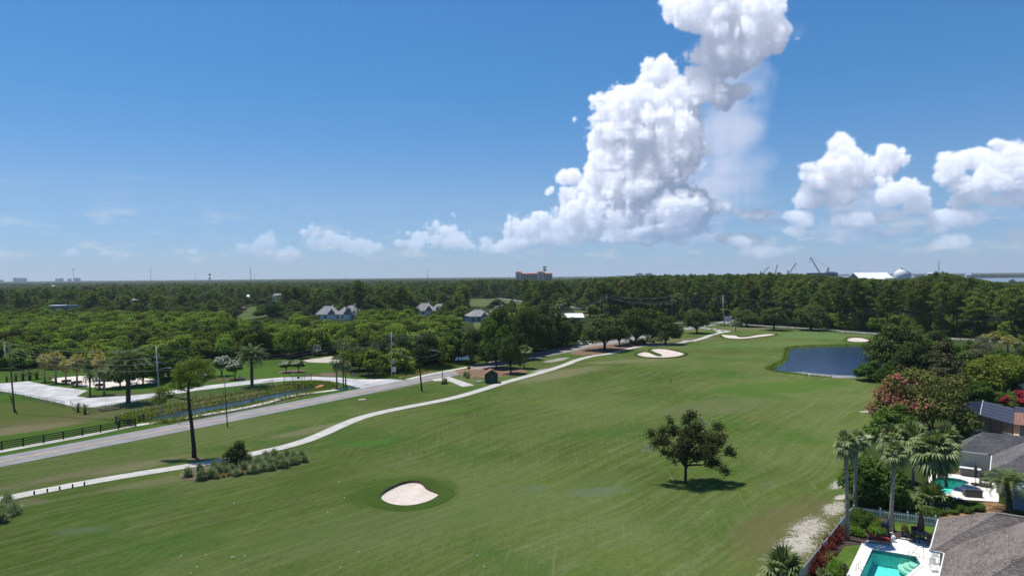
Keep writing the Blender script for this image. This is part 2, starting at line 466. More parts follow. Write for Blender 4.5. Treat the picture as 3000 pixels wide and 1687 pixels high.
# ------------------------------------------------------------------ materials
MATS = {}
def _new(name):
    m = bpy.data.materials.new(name); m.use_nodes = True; t = NT(m.node_tree); t.n.clear(); MATS[name] = m
    out = t.new('ShaderNodeOutputMaterial')
    return m, t, out
def simple(name, col, rough=0.7, var=0.25, scale=2.0, bump=0.0, bscale=20.0, metal=0.0, spec=0.3, col2=None, stretch=None, detail=4.0):
    if name in MATS: return MATS[name]
    m, t, out = _new(name)
    pos = t.new('ShaderNodeTexCoord').outputs['Object']
    if stretch: pos = t.v('MULTIPLY', pos, stretch)
    p = t.new('ShaderNodeBsdfPrincipled')
    n = t.noise(pos, scale, detail, 0.6)
    c2 = col2 or tuple(c*(1-var) for c in col); c1 = tuple(min(1, c*(1+var*0.55)) for c in col) if col2 is None else col
    t.put(p.inputs['Base Color'], t.mix(t.mapr(n, 0.3, 0.7), c2, c1))
    p.inputs['Roughness'].default_value = rough; p.inputs['Metallic'].default_value = metal
    p.inputs['Specular IOR Level'].default_value = spec
    if bump:
        b = t.new('ShaderNodeBump'); b.inputs['Strength'].default_value = bump; b.inputs['Distance'].default_value = 0.02
        t.l.new(t.noise(pos, bscale, 4.0), b.inputs['Height']); t.l.new(b.outputs[0], p.inputs['Normal'])
    t.l.new(p.outputs[0], out.inputs[0]); return m
def leafmat(name, dark, light, trans=0.28, warm=None, var=0.5, gain=1.48):
    dark, light = tuple(x*gain for x in dark), tuple(x*gain for x in light)
    if warm: warm = tuple(x*gain for x in warm)
    if name in MATS: return MATS[name]
    m, t, out = _new(name)
    rnd = t.new('ShaderNodeNewGeometry').outputs['Random Per Island']
    orn = t.new('ShaderNodeObjectInfo').outputs['Random']
    c = t.mix(rnd, dark, light)
    if warm: c = t.mix(t.m('MULTIPLY', t.mapr(orn, 0.35, 1.0, smooth=False), 0.65), c, t.mix(rnd, tuple(x*.6 for x in warm), warm))
    c = t.v('SCALE', c, t.mapr(t.m('FRACT', t.m('MULTIPLY', orn, 7.31)), 0.0, 1.0, 1-var*.5, 1+var*.45, smooth=False))
    d = t.new('ShaderNodeBsdfDiffuse'); t.put(d.inputs[0], c)
    tr = t.new('ShaderNodeBsdfTranslucent'); t.put(tr.inputs[0], t.mix(1.0, c, (1.25, 1.25, 0.6), 'MULTIPLY'))
    mx = t.new('ShaderNodeMixShader'); mx.inputs[0].default_value = trans
    t.l.new(d.outputs[0], mx.inputs[1]); t.l.new(tr.outputs[0], mx.inputs[2])
    t.l.new(mx.outputs[0], out.inputs[0]); return m
def grassmat(name, cols, ang=0.0, streak=0.5, big=0.03, patches=(), fine=0.35, across=0.55, green=None):
    """turf: big soft patches, mowing streaks, fine mottling, worn or sandy places with their own outline"""
    m, t, out = _new(name)
    pos = t.new('ShaderNodeNewGeometry').outputs['Position']
    rot = t.new('ShaderNodeVectorRotate', rotation_type='Z_AXIS'); t.put(rot.inputs['Vector'], pos); rot.inputs['Angle'].default_value = -ang
    wob = t.v('SCALE', t.v('SUBTRACT', t.noise(pos, 0.018, 1.0, color=True), (0.5, 0.5, 0.5)), 16.0)
    q = t.v('ADD', rot.outputs[0], wob)
    rot2 = t.new('ShaderNodeVectorRotate', rotation_type='Z_AXIS'); t.put(rot2.inputs['Vector'], q); rot2.inputs['Angle'].default_value = -0.62
    s1 = t.noise(t.v('MULTIPLY', q, (0.05, across*1.6, 0.0)), 1.0, 5.0, 0.72)
    s2 = t.m('MULTIPLY_ADD', t.noise(t.v('MULTIPLY', rot2.outputs[0], (0.07, across*4.5, 0.0)), 1.0, 3.0, 0.7), 0.5, t.m('MULTIPLY', t.noise(t.v('MULTIPLY', q, (0.25, across*6.5, 0.0)), 1.0, 3.0, 0.65), 0.5))
    b1 = t.noise(pos, big, 4.0, 0.55)
    b2 = t.noise(pos, big*4.3, 4.0, 0.6)
    f1 = t.noise(pos, 3.0, 3.0, 0.7); f2 = t.noise(pos, 0.9, 4.0, 0.7)
    c = t.mix(t.mapr(b1, 0.36, 0.62), cols[0], cols[1])
    c = t.mix(t.m('MULTIPLY', t.mapr(b2, 0.42, 0.68), 0.55), c, cols[2])
    sk = t.m('MULTIPLY_ADD', s2, 0.45, t.m('MULTIPLY', s1, 0.65))
    c = t.mix(t.m('MULTIPLY', t.mapr(sk, 0.48, 0.72), streak), c, cols[3])
    c = t.mix(t.m('MULTIPLY', t.mapr(sk, 0.52, 0.34), streak*0.7), c, cols[0])
    if green:
        g1 = t.noise(q, 0.05, 6.0, 0.66); g2 = t.noise(t.v('MULTIPLY', q, (0.06, 0.16, 0.0)), 1.0, 5.0, 0.7)
        c = t.mix(t.m('MULTIPLY', t.mapr(g1, 0.50, 0.64), 0.62), c, green[0])
        c = t.mix(t.m('MULTIPLY', t.mapr(g2, 0.56, 0.70), 0.45), c, green[1])
        rot3 = t.new('ShaderNodeVectorRotate', rotation_type='Z_AXIS'); t.put(rot3.inputs['Vector'], t.v('ADD', pos, t.v('SCALE', wob, 1.6))); rot3.inputs['Angle'].default_value = 0.5
        for vv_, am in ((q, 0.55), (rot2.outputs[0], 0.42), (rot3.outputs[0], 0.12)):
            hs = t.noise(t.v('MULTIPLY', vv_, (0.055, 2.6, 0.0)), 1.0, 2.0, 0.6); hm_ = t.noise(vv_, 0.06, 2.0)
            c = t.mix(t.m('MULTIPLY', t.m('MULTIPLY', t.mapr(hs, 0.60, 0.72), t.mapr(hm_, 0.42, 0.6)), am), c, green[2])
    k = t.m('MULTIPLY_ADD', t.m('SUBTRACT', f2, 0.5), fine*1.1, t.m('MULTIPLY_ADD', t.m('SUBTRACT', f1, 0.5), fine*1.6, 1.0))
    c = t.v('SCALE', c, k)
    for (cx, cy, rx, ry, a, col, amt, ns, lo, hi) in patches:
        mp = t.new('ShaderNodeMapping', vector_type='TEXTURE'); t.put(mp.inputs[0], pos)
        mp.inputs['Location'].default_value = (cx, cy, 0); mp.inputs['Rotation'].default_value = (0, 0, a); mp.inputs['Scale'].default_value = (rx, ry, 1)
        px_, py_, _ = t.sep(mp.outputs[0])
        L = t.v('LENGTH', t.xyz(px_, py_, 0.0))
        e = t.mapr(L, 0.15, 1.0, 1.0, 0.0)
        nn = t.m('MULTIPLY_ADD', t.noise(pos, ns*4.0, 4.0, 0.7), 0.55, t.m('MULTIPLY', t.noise(pos, ns, 6.0, 0.75), 0.55))
        mk = t.m('MULTIPLY', t.mapr(t.m('MULTIPLY_ADD', e, 0.42, nn), lo, hi), t.m('MULTIPLY', t.mapr(e, 0.0, 0.25), amt))
        c = t.mix(mk, c, col)
    d = t.new('ShaderNodeBsdfDiffuse'); t.put(d.inputs[0], c); d.inputs['Roughness'].default_value = 1.0
    bp = t.new('ShaderNodeBump'); bp.inputs['Strength'].default_value = 0.6; bp.inputs['Distance'].default_value = 0.06
    t.l.new(t.m('ADD', f1, t.m('MULTIPLY', f2, 1.5)), bp.inputs['Height']); t.l.new(bp.outputs[0], d.inputs['Normal'])
    t.l.new(d.outputs[0], out.inputs[0]); return m
def watermat(name, base, wave=0.35, scale=1.2, rough=0.08, stretch=(1, 1, 1)):
    m, t, out = _new(name)
    p = t.new('ShaderNodeBsdfPrincipled'); p.inputs['IOR'].default_value = 1.33
    p.inputs['Roughness'].default_value = rough
    pos = t.v('MULTIPLY', t.new('ShaderNodeNewGeometry').outputs['Position'], stretch)
    t.put(p.inputs['Base Color'], t.mix(t.noise(pos, 0.05, 3.0), tuple(c*.7 for c in base), base))
    b = t.new('ShaderNodeBump'); b.inputs['Strength'].default_value = wave; b.inputs['Distance'].default_value = 0.25
    t.l.new(t.m('ADD', t.noise(pos, scale, 4.0, 0.6), t.m('MULTIPLY', t.noise(pos, scale*0.22, 2.0), 1.5)), b.inputs['Height']); t.l.new(b.outputs[0], p.inputs['Normal'])
    t.l.new(p.outputs[0], out.inputs[0]); return m
def poolmat(name, tint):
    m, t, out = _new(name)
    pos = t.new('ShaderNodeNewGeometry').outputs['Position']
    tr = t.new('ShaderNodeBsdfTransparent'); tr.inputs[0].default_value = (*tint, 1)
    gl = t.new('ShaderNodeBsdfGlossy'); gl.inputs['Roughness'].default_value = 0.03
    b = t.new('ShaderNodeBump'); b.inputs['Strength'].default_value = 0.25; b.inputs['Distance'].default_value = 0.08
    t.l.new(t.noise(pos, 2.2, 3.0), b.inputs['Height']); t.l.new(b.outputs[0], gl.inputs['Normal'])
    fr = t.new('ShaderNodeFresnel'); fr.inputs[0].default_value = 1.33; t.l.new(b.outputs[0], fr.inputs['Normal'])
    mx = t.new('ShaderNodeMixShader'); t.l.new(fr.outputs[0], mx.inputs[0]); t.l.new(tr.outputs[0], mx.inputs[1]); t.l.new(gl.outputs[0], mx.inputs[2])
    t.l.new(mx.outputs[0], out.inputs[0]); return m
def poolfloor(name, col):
    """pale plaster with the wavering net of sunlight through water painted into its colour"""
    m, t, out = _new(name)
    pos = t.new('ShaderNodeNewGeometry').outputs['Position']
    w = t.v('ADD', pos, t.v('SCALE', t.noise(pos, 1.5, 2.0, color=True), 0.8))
    v = t.voro(w, 2.6, 1.0, 0.5, feature='SMOOTH_F1')  # cells of the painted water-light net
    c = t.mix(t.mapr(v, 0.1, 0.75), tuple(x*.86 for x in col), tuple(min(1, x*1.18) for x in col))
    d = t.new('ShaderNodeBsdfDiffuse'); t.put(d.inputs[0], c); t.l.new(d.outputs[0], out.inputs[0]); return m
def meshmat(name, col, cell=0.06, wire=0.1):
    """woven wire: only the wires are there"""
    m, t, out = _new(name)
    x, y, z = t.sep(t.new('ShaderNodeTexCoord').outputs['UV'])
    u = t.m('ABSOLUTE', t.m('SUBTRACT', t.m('FRACT', t.m('DIVIDE', t.m('ADD', x, y), cell)), 0.5))
    v = t.m('ABSOLUTE', t.m('SUBTRACT', t.m('FRACT', t.m('DIVIDE', t.m('SUBTRACT', x, y), cell)), 0.5))
    a = t.m('MAXIMUM', t.m('LESS_THAN', u, wire/2), t.m('LESS_THAN', v, wire/2))
    tr = t.new('ShaderNodeBsdfTransparent'); d = t.new('ShaderNodeBsdfDiffuse'); t.put(d.inputs[0], col)
    mx = t.new('ShaderNodeMixShader'); t.put(mx.inputs[0], a); t.l.new(tr.outputs[0], mx.inputs[1]); t.l.new(d.outputs[0], mx.inputs[2])
    t.l.new(mx.outputs[0], out.inputs[0]); return m

def pc(c, X, Y):
    p = Q(c, X, Y); return p.x, p.y
ASPH = simple('asphalt', (0.205, 0.20, 0.205), 0.9, 0.16, 0.35, 0.2, 30)
CONC = simple('path_concrete', (0.40, 0.385, 0.355), 0.9, 0.16, 0.5, 0.15, 40)
SIDE = simple('sidewalk_concrete', (0.44, 0.42, 0.38), 0.9, 0.14, 0.6, 0.15, 40)
GRAV = simple('gravel', (0.40, 0.395, 0.40), 0.95, 0.28, 0.25, 0.5, 12)
SAND = simple('bunker_sand', (0.50, 0.44, 0.385), 0.95, 0.12, 0.9, 0.35, 9)
COURT = simple('court_sand', (0.56, 0.50, 0.44), 0.95, 0.12, 0.5, 0.3, 6)
MULCH = simple('mulch', (0.13, 0.088, 0.062), 0.95, 0.45, 2.5, 0.8, 12)
STRAW = simple('pine_straw', (0.165, 0.102, 0.062), 0.95, 0.4, 0.6, 0.8, 8)
MUD = simple('ditch_mud', (0.12, 0.095, 0.07), 0.95, 0.4, 0.5, 0.6, 6)
YELL = simple('centre_line', (0.50, 0.35, 0.17), 0.8, 0.3, 1.5)
DECK = simple('pool_deck', (0.62, 0.60, 0.56), 0.8, 0.08, 0.8, 0.1, 30)
WHITE = simple('white_paint', (0.70, 0.70, 0.69), 0.5, 0.10, 1.5)
BLACKW = simple('black_stained_wood', (0.022, 0.02, 0.019), 0.6, 0.4, 3.0)
POLEW = simple('weathered_pole', (0.11, 0.09, 0.075), 0.9, 0.35, 1.2, 0.4, 12, stretch=(4, 4, .4))
POLEC = simple('pale_pole', (0.30, 0.30, 0.29), 0.8, 0.2, 0.8)
BARK = simple('bark', (0.085, 0.066, 0.052), 0.95, 0.45, 2.0, 0.7, 8, stretch=(3, 3, .7))
BARKD = simple('dark_bark', (0.045, 0.035, 0.03), 0.95, 0.45, 2.0, 0.7, 8, stretch=(3, 3, .7))
PALMT = simple('palm_trunk', (0.27, 0.235, 0.20), 0.95, 0.35, 1.0, 0.7, 6, stretch=(1, 1, 5))
STEEL = simple('galvanised_steel', (0.32, 0.33, 0.34), 0.45, 0.2, 3.0, metal=0.6)
GREYM = simple('grey_metal', (0.25, 0.26, 0.27), 0.5, 0.2, 2.0, metal=0.3)

# ------------------------------------------------------------------ ground, water, sand
SANDC = (0.50, 0.45, 0.40); DIRT = (0.20, 0.165, 0.105); DRY = (0.235, 0.205, 0.115)
# waterlines and rims
pond_w = smooth_loop(ccw(poly('c4', [(438, 960), (520, 925), (600, 872), (597, 805), (622, 775), (800, 764), (1000, 758), (1270, 752), (1420, 760),
         (1440, 840), (1400, 930), (1300, 985), (1170, 1030), (1000, 1034), (800, 1019), (650, 1000), (520, 985)], -0.5)), 2)
pond_r = offset_loop(pond_w, 1.3)
wpond_w = smooth_loop(ccw(poly('c2', [(2150, 1050), (2060, 960), (2120, 850), (2300, 780), (2480, 770), (2520, 830), (2440, 900), (2330, 1000), (2280, 1060)], -0.5)), 2)
wpond_r = offset_loop(wpond_w, 1.5)
ditch_w = smooth_loop(ccw(poly('n', [(470, 1233), (520, 1213), (600, 1199), (700, 1183), (800, 1163), (880, 1148), (915, 1143), (905, 1154), (820, 1173), (700, 1197), (620, 1213), (540, 1228)], -0.6)), 1)
ditch_r = smooth_loop(ccw(poly('n', [(322, 1216), (450, 1189), (600, 1163), (750, 1135), (860, 1118), (960, 1118), (1005, 1132), (960, 1146), (860, 1170), (700, 1204), (540, 1236), (470, 1243), (340, 1236)])), 1)
b_near = smooth_loop(ccw(poly('d4', [(1745, 750), (1790, 710), (1880, 665), (1960, 643), (2030, 645), (2065, 665), (2085, 690), (2150, 715), (2180, 727), (2130, 765), (2050, 795), (1950, 812), (1850, 805), (1780, 780)])), 2)
b_mid = smooth_loop(ccw(poly('c3', [(1590, 990), (1640, 966), (1700, 963), (1760, 985), (1800, 1003), (1850, 1005), (1848, 992), (1780, 970), (1735, 945), (1760, 933), (1850, 930), (1950, 945), (2050, 970), (2088, 985), (2030, 1010), (1900, 1025), (1780, 1023), (1680, 1019), (1620, 1003)])), 1)
b_far = smooth_loop(ccw(poly('c4', [(30, 654), (80, 660), (160, 663), (185, 680), (260, 674), (330, 660), (420, 650), (499, 654), (470, 666), (380, 677), (280, 690), (200, 697), (120, 694), (60, 683)])), 1)
b_right = smooth_loop(ccw(poly('c4', [(1095, 692), (1120, 683), (1180, 682), (1240, 690), (1280, 705), (1275, 721), (1180, 723), (1120, 719), (1088, 710)])), 1)
pool_a = poly('d6', [(1050, 553), (1490, 628), (1537, 702), (1330, 870), (905, 870)])
pool_b = smooth_loop(ccw(poly('d7', [(560, 1030), (760, 1038), (940, 1068), (1010, 1110), (900, 1130), (810, 1160), (775, 1200), (760, 1240), (560, 1200)])), 1)
HOLES = [pond_r, wpond_r, ditch_r, b_near, b_mid, b_far, b_right, ccw(pool_a), pool_b]

rimd = (0.05, 0.085, 0.02)
GROUND = grassmat('woodland_floor', [(0.035, 0.05, 0.016), (0.05, 0.075, 0.022), (0.07, 0.085, 0.03), (0.06, 0.07, 0.03)], 0.3, 0.3, 0.01)
S0 = 26000
sheet('ground', [(-S0, -600), (S0, -600), (S0, S0), (-S0, S0)], 0.0, GROUND, HOLES, extra=[(x, y) for x in range(-1500, 1501, 250) for y in range(0, 3001, 250)])

TURF_C = [(0.068, 0.101, 0.020), (0.124, 0.155, 0.046), (0.099, 0.147, 0.028), (0.172, 0.194, 0.082)]
def pt(c, X, Y, rx, ry, a, col, amt, ns, lo, hi):
    x, y = pc(c, X, Y); return (x, y, rx, ry, a, col, amt, ns, lo, hi)
SC2 = (0.52, 0.475, 0.42)
patches = [
    pt('d4', 1930, 718, 8.6, 8.6, 0, (0.056, 0.104, 0.018), 0.7, 0.6, 0.54, 0.74),
    pt('c6', 560, 1110, 17, 7.5, 0.93, (0.135, 0.115, 0.055), 0.6, 0.22, 0.55, 0.9),
    pt('c6', 660, 1110, 9.5, 3.3, 0.93, SC2, 0.82, 1.1, 0.83, 1.0), pt('c6', 850, 960, 6.5, 2.3, 0.9, SC2, 0.82, 1.1, 0.83, 1.0),
    pt('c6', 580, 1230, 6.0, 3.6, 0.8, SC2, 0.82, 1.1, 0.82, 0.99), pt('c6', 870, 790, 5.5, 1.7, 0.9, SC2, 0.8, 1.0, 0.84, 1.0),
    pt('c6', 1120, 258, 4.2, 1.1, 0.2, SANDC, 0.9, 0.8, 0.70, 0.82), pt('c6', 1060, 445, 4.2, 1.5, 0.6, SANDC, 0.9, 0.8, 0.72, 0.84), pt('c6', 905, 880, 2.2, 1.1, 0.6, SANDC, 0.9, 0.9, 0.72, 0.84),
    pt('d4', 1300, 262, 13, 3.2, 0.85, DRY, 0.6, 0.3, 0.55, 0.85), pt('d8', 1400, 370, 10, 2.6, 0.85, DRY, 0.55, 0.35, 0.55, 0.85), pt('d8', 900, 430, 9, 2.4, 0.85, DIRT, 0.45, 0.3, 0.55, 0.85),
    pt('d8', 250, 560, 9, 2.0, 0.85, DIRT, 0.45, 0.3, 0.55, 0.85), pt('c3', 850, 1185, 26, 6, 0.9, DRY, 0.6, 0.14, 0.55, 0.85), pt('c3', 1500, 1060, 22, 5, 0.3, DRY, 0.45, 0.14, 0.55, 0.85),
    pt('c3', 780, 1050, 11, 3.5, 0.95, (0.42, 0.39, 0.35), 0.8, 0.4, 0.74, 0.88), pt('c3', 640, 1150, 8, 2.2, 0.95, (0.42, 0.39, 0.35), 0.8, 0.5, 0.74, 0.88), pt('c3', 850, 1030, 6, 2.2, 0.9, (0.42, 0.39, 0.35), 0.8, 0.5, 0.72, 0.86),
    pt('c3', 1800, 850, 40, 8, 0.3, DIRT, 0.55, 0.1, 0.5, 0.8), pt('c4', 300, 610, 60, 9, 0.0, DIRT, 0.5, 0.07, 0.5, 0.8), pt('c2', 1500, 1330, 18, 4.0, 0.95, DRY, 0.6, 0.22, 0.55, 0.8),
    pt('d4', 1680, 360, 5.0, 2.0, 0.4, (0.075, 0.165, 0.028), 0.75, 0.3, 0.5, 0.7), pt('d4', 2290, 130, 4.5, 2.0, 0.4, (0.08, 0.17, 0.03), 0.7, 0.3, 0.5, 0.7),
    pt('d8', 60, 750, 6, 2.0, 0.2, DIRT, 0.5, 0.4, 0.5, 0.8), pt('d4', 150, 640, 9, 2.5, 0.6, DRY, 0.4, 0.3, 0.55, 0.85),
    pt('c4', 560, 1100, 26, 9, 0.35, (0.07, 0.15, 0.022), 0.6, 0.06, 0.5, 0.8), pt('d5', 1100, 330, 20, 8, 0.6, (0.155, 0.165, 0.075), 0.5, 0.1, 0.5, 0.85), pt('n', 1750, 1440, 7, 3.0, 0.2, (0.125, 0.165, 0.10), 0.6, 0.5, 0.68, 0.95), pt('n', 1560, 1430, 4, 2.6, 0.4, (0.125, 0.165, 0.10), 0.5, 0.5, 0.7, 0.95), pt('n', 2250, 1420, 4, 1.6, 0.8, (0.15, 0.19, 0.13), 0.3, 0.8, 0.72, 1.05),
    pt('n', 230, 1555, 4.5, 1.6, 0.1, (0.115, 0.155, 0.085), 0.6, 0.6, 0.62, 0.9), pt('d4', 1900, 930, 30, 10, 0.5, (0.13, 0.165, 0.06), 0.4, 0.08, 0.55, 0.95),
    pt('c4', 350, 745, 40, 9, 0.1, (0.115, 0.175, 0.055), 0.6, 0.08, 0.45, 0.8),
]
TURF = grassmat('mown_turf', TURF_C, math.radians(52), 0.70, 0.022, patches, fine=.45, green=[(0.060, 0.128, 0.024), (0.138, 0.168, 0.032), (0.21, 0.225, 0.115)])
road_pts = [pc('c5', -900, 1192), pc('c5', 0, 1022), pc('c5', 1000, 832), pc('c5', 2174, 607), pc('c2', 1750, 1262), pc('c2', 2450, 1118), pc('c3', 600, 1003), pc('c3', 1150, 905), pc('c3', 1700, 803), pc('c3', 2150, 722), pc('c3', 2420, 678), pc('c3', 2620, 640)]
road_l = smooth_line(road_pts, 3)
cross_pts = [pc('c3', 1500, 680), pc('c3', 2250, 672), pc('c4', 0, 566), pc('c4', 200, 575), pc('c4', 700, 606), pc('c4', 1290, 650), pc('c4', 2100, 702), pc('c4', 2700, 742)]
cross_l = smooth_line(cross_pts, 3)
rl, rr = ribbon(road_l, 6.6)
turf_out = [p for p in rr] + [pc('c4', 0, 585), pc('c4', 700, 618), pc('c4', 1290, 662), pc('c4', 1700, 700), pc('c4', 1600, 900), pc('c4', 1480, 1060), pc('c4', 1400, 1350), pc('c6', 1100, 520), pc('c6', 950, 700), pc('c6', 960, 960), pc('d6', 790, 285), pc('d6', 410, 780), pc('d6', 100, 1100), (-110, 36)]
# keep the fairway clear of the roadside; simple outline, trimmed to the road edge
sheet('golf_course_turf', turf_out, 0.03, TURF, HOLES)
# putting green
GREEN = grassmat('putting_green', [(0.095, 0.155, 0.045), (0.115, 0.175, 0.055), (0.12, 0.18, 0.055), (0.125, 0.19, 0.065)], 0.2, 0.3, 0.02, fine=0.15)
sheet('putting_green', smooth_loop(poly('c4', [(540, 660), (620, 640), (760, 630), (900, 638), (1040, 655), (1085, 680), (1070, 705), (950, 700), (800, 690), (640, 690), (550, 680)]), 2), 0.055, GREEN, HOLES)
# lawns left of the road
LAWN = grassmat('park_lawn', [(0.060, 0.120, 0.020), (0.085, 0.165, 0.026), (0.10, 0.155, 0.035), (0.115, 0.18, 0.04)], 0.9, 0.4, 0.04,
                [pt('c5', 250, 620, 42, 22, 0.7, (0.115, 0.135, 0.040), 0.85, 0.08, 0.35, 0.75), pt('c5', 60, 760, 14, 5, 0.7, (0.23, 0.19, 0.11), 0.75, 0.2, 0.5, 0.75), pt('c5', 900, 470, 16, 5, 0.5, (0.14, 0.115, 0.07), 0.6, 0.2, 0.5, 0.75), pt('c5', 560, 660, 14, 5, 0.6, (0.16, 0.14, 0.07), 0.6, 0.2, 0.5, 0.8), pt('c1', 2300, 1240, 10, 3, 0.3, (0.17, 0.11, 0.075), 0.8, 0.3, 0.5, 0.7), pt('c2', 880, 1190, 8, 4, 0.5, (0.16, 0.11, 0.08), 0.8, 0.3, 0.5, 0.7)])
lawn_pts = [p for p in rl if p[1] < 215 and p[0] < 0] + [pc('c2', 2280, 1085), pc('c2', 1900, 1145), pc('c2', 1450, 1215), pc('c2', 1130, 1210), pc('c2', 930, 1000), pc('c2', 640, 1035), pc('c2', 0, 1055), pc('c1', 1700, 1100), pc('c1', 900, 1130), pc('c1', 0, 1150), pc('c1', -900, 1180), pc('c5', -900, 900)]
sheet('park_lawn', lawn_pts, 0.03, LAWN, HOLES)
# gravel lot and driveway
grav = poly('c5', [(-300, 370), (0, 358), (240, 338), (420, 376), (745, 418), (650, 466), (760, 482), (1080, 464), (1330, 438), (1700, 383), (2174, 325)]) + poly('c2', [(450, 1220), (730, 1214), (1000, 1222), (1180, 1240), (1530, 1238), (1640, 1246), (1730, 1290), (1350, 1352), (1190, 1322), (1010, 1272), (730, 1248), (450, 1258), (0, 1304)]) + poly('c5', [(1700, 412), (1330, 472), (1000, 532), (800, 562), (650, 562), (500, 522), (200, 457), (0, 422), (-300, 400)])
sheet('gravel_driveway', grav, 0.055, GRAV, HOLES)
sheet('sand_court', smooth_loop(poly('c1', [(480, 1236), (700, 1214), (960, 1198), (1300, 1212), (1620, 1248), (1600, 1278), (1350, 1300), (1100, 1332), (900, 1322), (600, 1277)]), 1), 0.06, COURT)
sheet('basketball_court', poly('c2', [(640, 1050), (930, 1010), (1040, 1020), (1000, 1078), (700, 1070)]), 0.06, simple('court_concrete', (0.40, 0.36, 0.33), 0.9, 0.15, 0.4))
# distant open ground seen between the trees
CLEAR = grassmat('distant_fairway', [(0.10, 0.14, 0.05), (0.13, 0.165, 0.065), (0.15, 0.16, 0.07), (0.15, 0.18, 0.08)], 0.1, 0.4, 0.02)
clear1 = poly('c2', [(-40, 560), (100, 515), (300, 497), (560, 494), (500, 560), (300, 610), (60, 640), (-120, 600)])
clear2 = poly('c2', [(2260, 430), (2560, 430), (2900, 470), (2700, 520), (2300, 505)])
clear3 = poly('c3', [(890, 545), (1130, 552), (1120, 605), (860, 600)])
clear4 = poly('c2', [(2360, 650), (2480, 640), (2480, 760), (2360, 750)])
clear5 = poly('c4', [(1900, 700), (2150, 730), (2100, 790), (1880, 760)])
for cl in (clear1, clear2, clear3, clear4): sheet('distant_fairway', cl, 0.03, CLEAR, HOLES)
far_road = smooth_line([pc('c3', 200, 425), pc('c3', 500, 462), pc('c3', 800, 490), pc('c3', 950, 515), pc('c3', 1200, 545)], 2)
a_, b_ = ribbon(far_road, 7.0); strip_mesh('side_street', a_, b_, 0.06, ASPH)
# roads
strip_mesh('road', rl, rr, 0.06, ASPH)
cl_, cr_ = ribbon(cross_l, 7.0); strip_mesh('cross_road', cl_, cr_, 0.068, ASPH)
LL, RR = ribbon(road_l, 0.30); n_ = int(len(LL)*0.8)
strip_mesh('centre_line', LL[:n_], RR[:n_], 0.075, YELL)
# sidewalks (raised 5 cm slabs) and concrete aprons
sw1 = smooth_line([pc('c5', -900, 1100), pc('c5', 0, 938), pc('c5', 400, 864), pc('c5', 800, 790), pc('c5', 1150, 714), pc('c5', 1500, 663), pc('c5', 2174, 552), pc('d4', 1100, 22), pc('c2', 900, 1360), pc('c2', 1190, 1318)], 2)
a_, b_ = ribbon(sw1, 1.7); strip_mesh('sidewalk', a_, b_, 0.10, SIDE, th=0.09)
sw2 = smooth_line([pc('c2', 1700, 1243), pc('c2', 1900, 1195), pc('c2', 2200, 1140), pc('c2', 2460, 1088), pc('c3', 600, 970), pc('c3', 900, 918), pc('c3', 1150, 870)], 2)
a_, b_ = ribbon(sw2, 1.7); strip_mesh('sidewalk', a_, b_, 0.10, SIDE, th=0.09)
sheet('concrete_apron', poly('c2', [(2050, 1225), (2110, 1215), (2370, 1302), (2250, 1318), (2120, 1262), (1960, 1258), (1940, 1245)]), 0.075, CONC)
sheet('concrete_apron', poly('c3', [(1020, 880), (1120, 850), (1180, 860), (1130, 890), (1090, 905)]), 0.075, SIDE)
# cart path: slabs with joints
path_pts = [pc('c5', -500, 1440), pc('c5', 0, 1345), pc('c5', 450, 1255), pc('c5', 860, 1178), pc('c5', 1500, 1075), pc('c5', 1930, 1008), pc('d4', 830, 443), pc('d4', 1100, 385), pc('d4', 1300, 318), pc('d4', 1480, 232), pc('d4', 1640, 170), pc('d4', 1900, 112), pc('d4', 2200, 58), pc('d4', 2400, 8), pc('c3', 300, 1262), pc('c3', 600, 1185), pc('c3', 850, 1108), pc('c3', 1000, 1045), pc('c3', 1150, 1006), pc('c3', 1330, 985), pc('c3', 1500, 935), pc('c3', 1660, 906), pc('c3', 1950, 888), pc('c3', 2100, 866), pc('c3', 2250, 836), pc('c3', 2340, 796), pc('c3', 2450, 772), pc('c4', 30, 643), pc('c4', 120, 630)]
path_l = smooth_line(path_pts, 3)
def resample(line, step):
    o = [Vector(line[0])]; acc = 0.0
    for a, b in zip(line[:-1], line[1:]):
        a, b = Vector(a), Vector(b); L = (b-a).length; d = (b-a)/max(L, 1e-9); s = step-acc
        while s < L: o.append(a+d*s); s += step
        acc = (acc+L) % step
    return o
pr = resample(path_l, 1.15)
proot = link('cart_path', None); proot['kind'] = 'structure'
pl_, pr_ = ribbon([xy(p) for p in pr], 2.3)
rs = random.Random(3)
for i in range(0, len(pl_)-4, 4):
    A, B = pl_[i:i+5], pr_[i:i+5]
    g = 0.012/1.15
    def lerp(a, b, f): return (a[0]+(b[0]-a[0])*f, a[1]+(b[1]-a[1])*f)
    A = [lerp(A[0], A[1], g)]+A[1:4]+[lerp(A[4], A[3], g)]; B = [lerp(B[0], B[1], g)]+B[1:4]+[lerp(B[4], B[3], g)]
    strip_mesh('slab', A, B, 0.085+rs.uniform(-.006, .006), CONC, proot, th=0.07)
for bits in ([('c3', 2450, 772), ('c3', 2400, 745), ('c3', 2300, 728), ('c3', 2230, 722)], [('c4', 100, 632), ('c4', 60, 625), ('c4', -40, 617), ('c3', 2380, 730)], [('c3', 2060, 858), ('c3', 2120, 853), ('c3', 2180, 858)]):
    ln = smooth_line([pc(*b) for b in bits], 2); a_, b_ = ribbon(ln, 2.2); strip_mesh('cart_path_spur', a_, b_, 0.078, CONC)

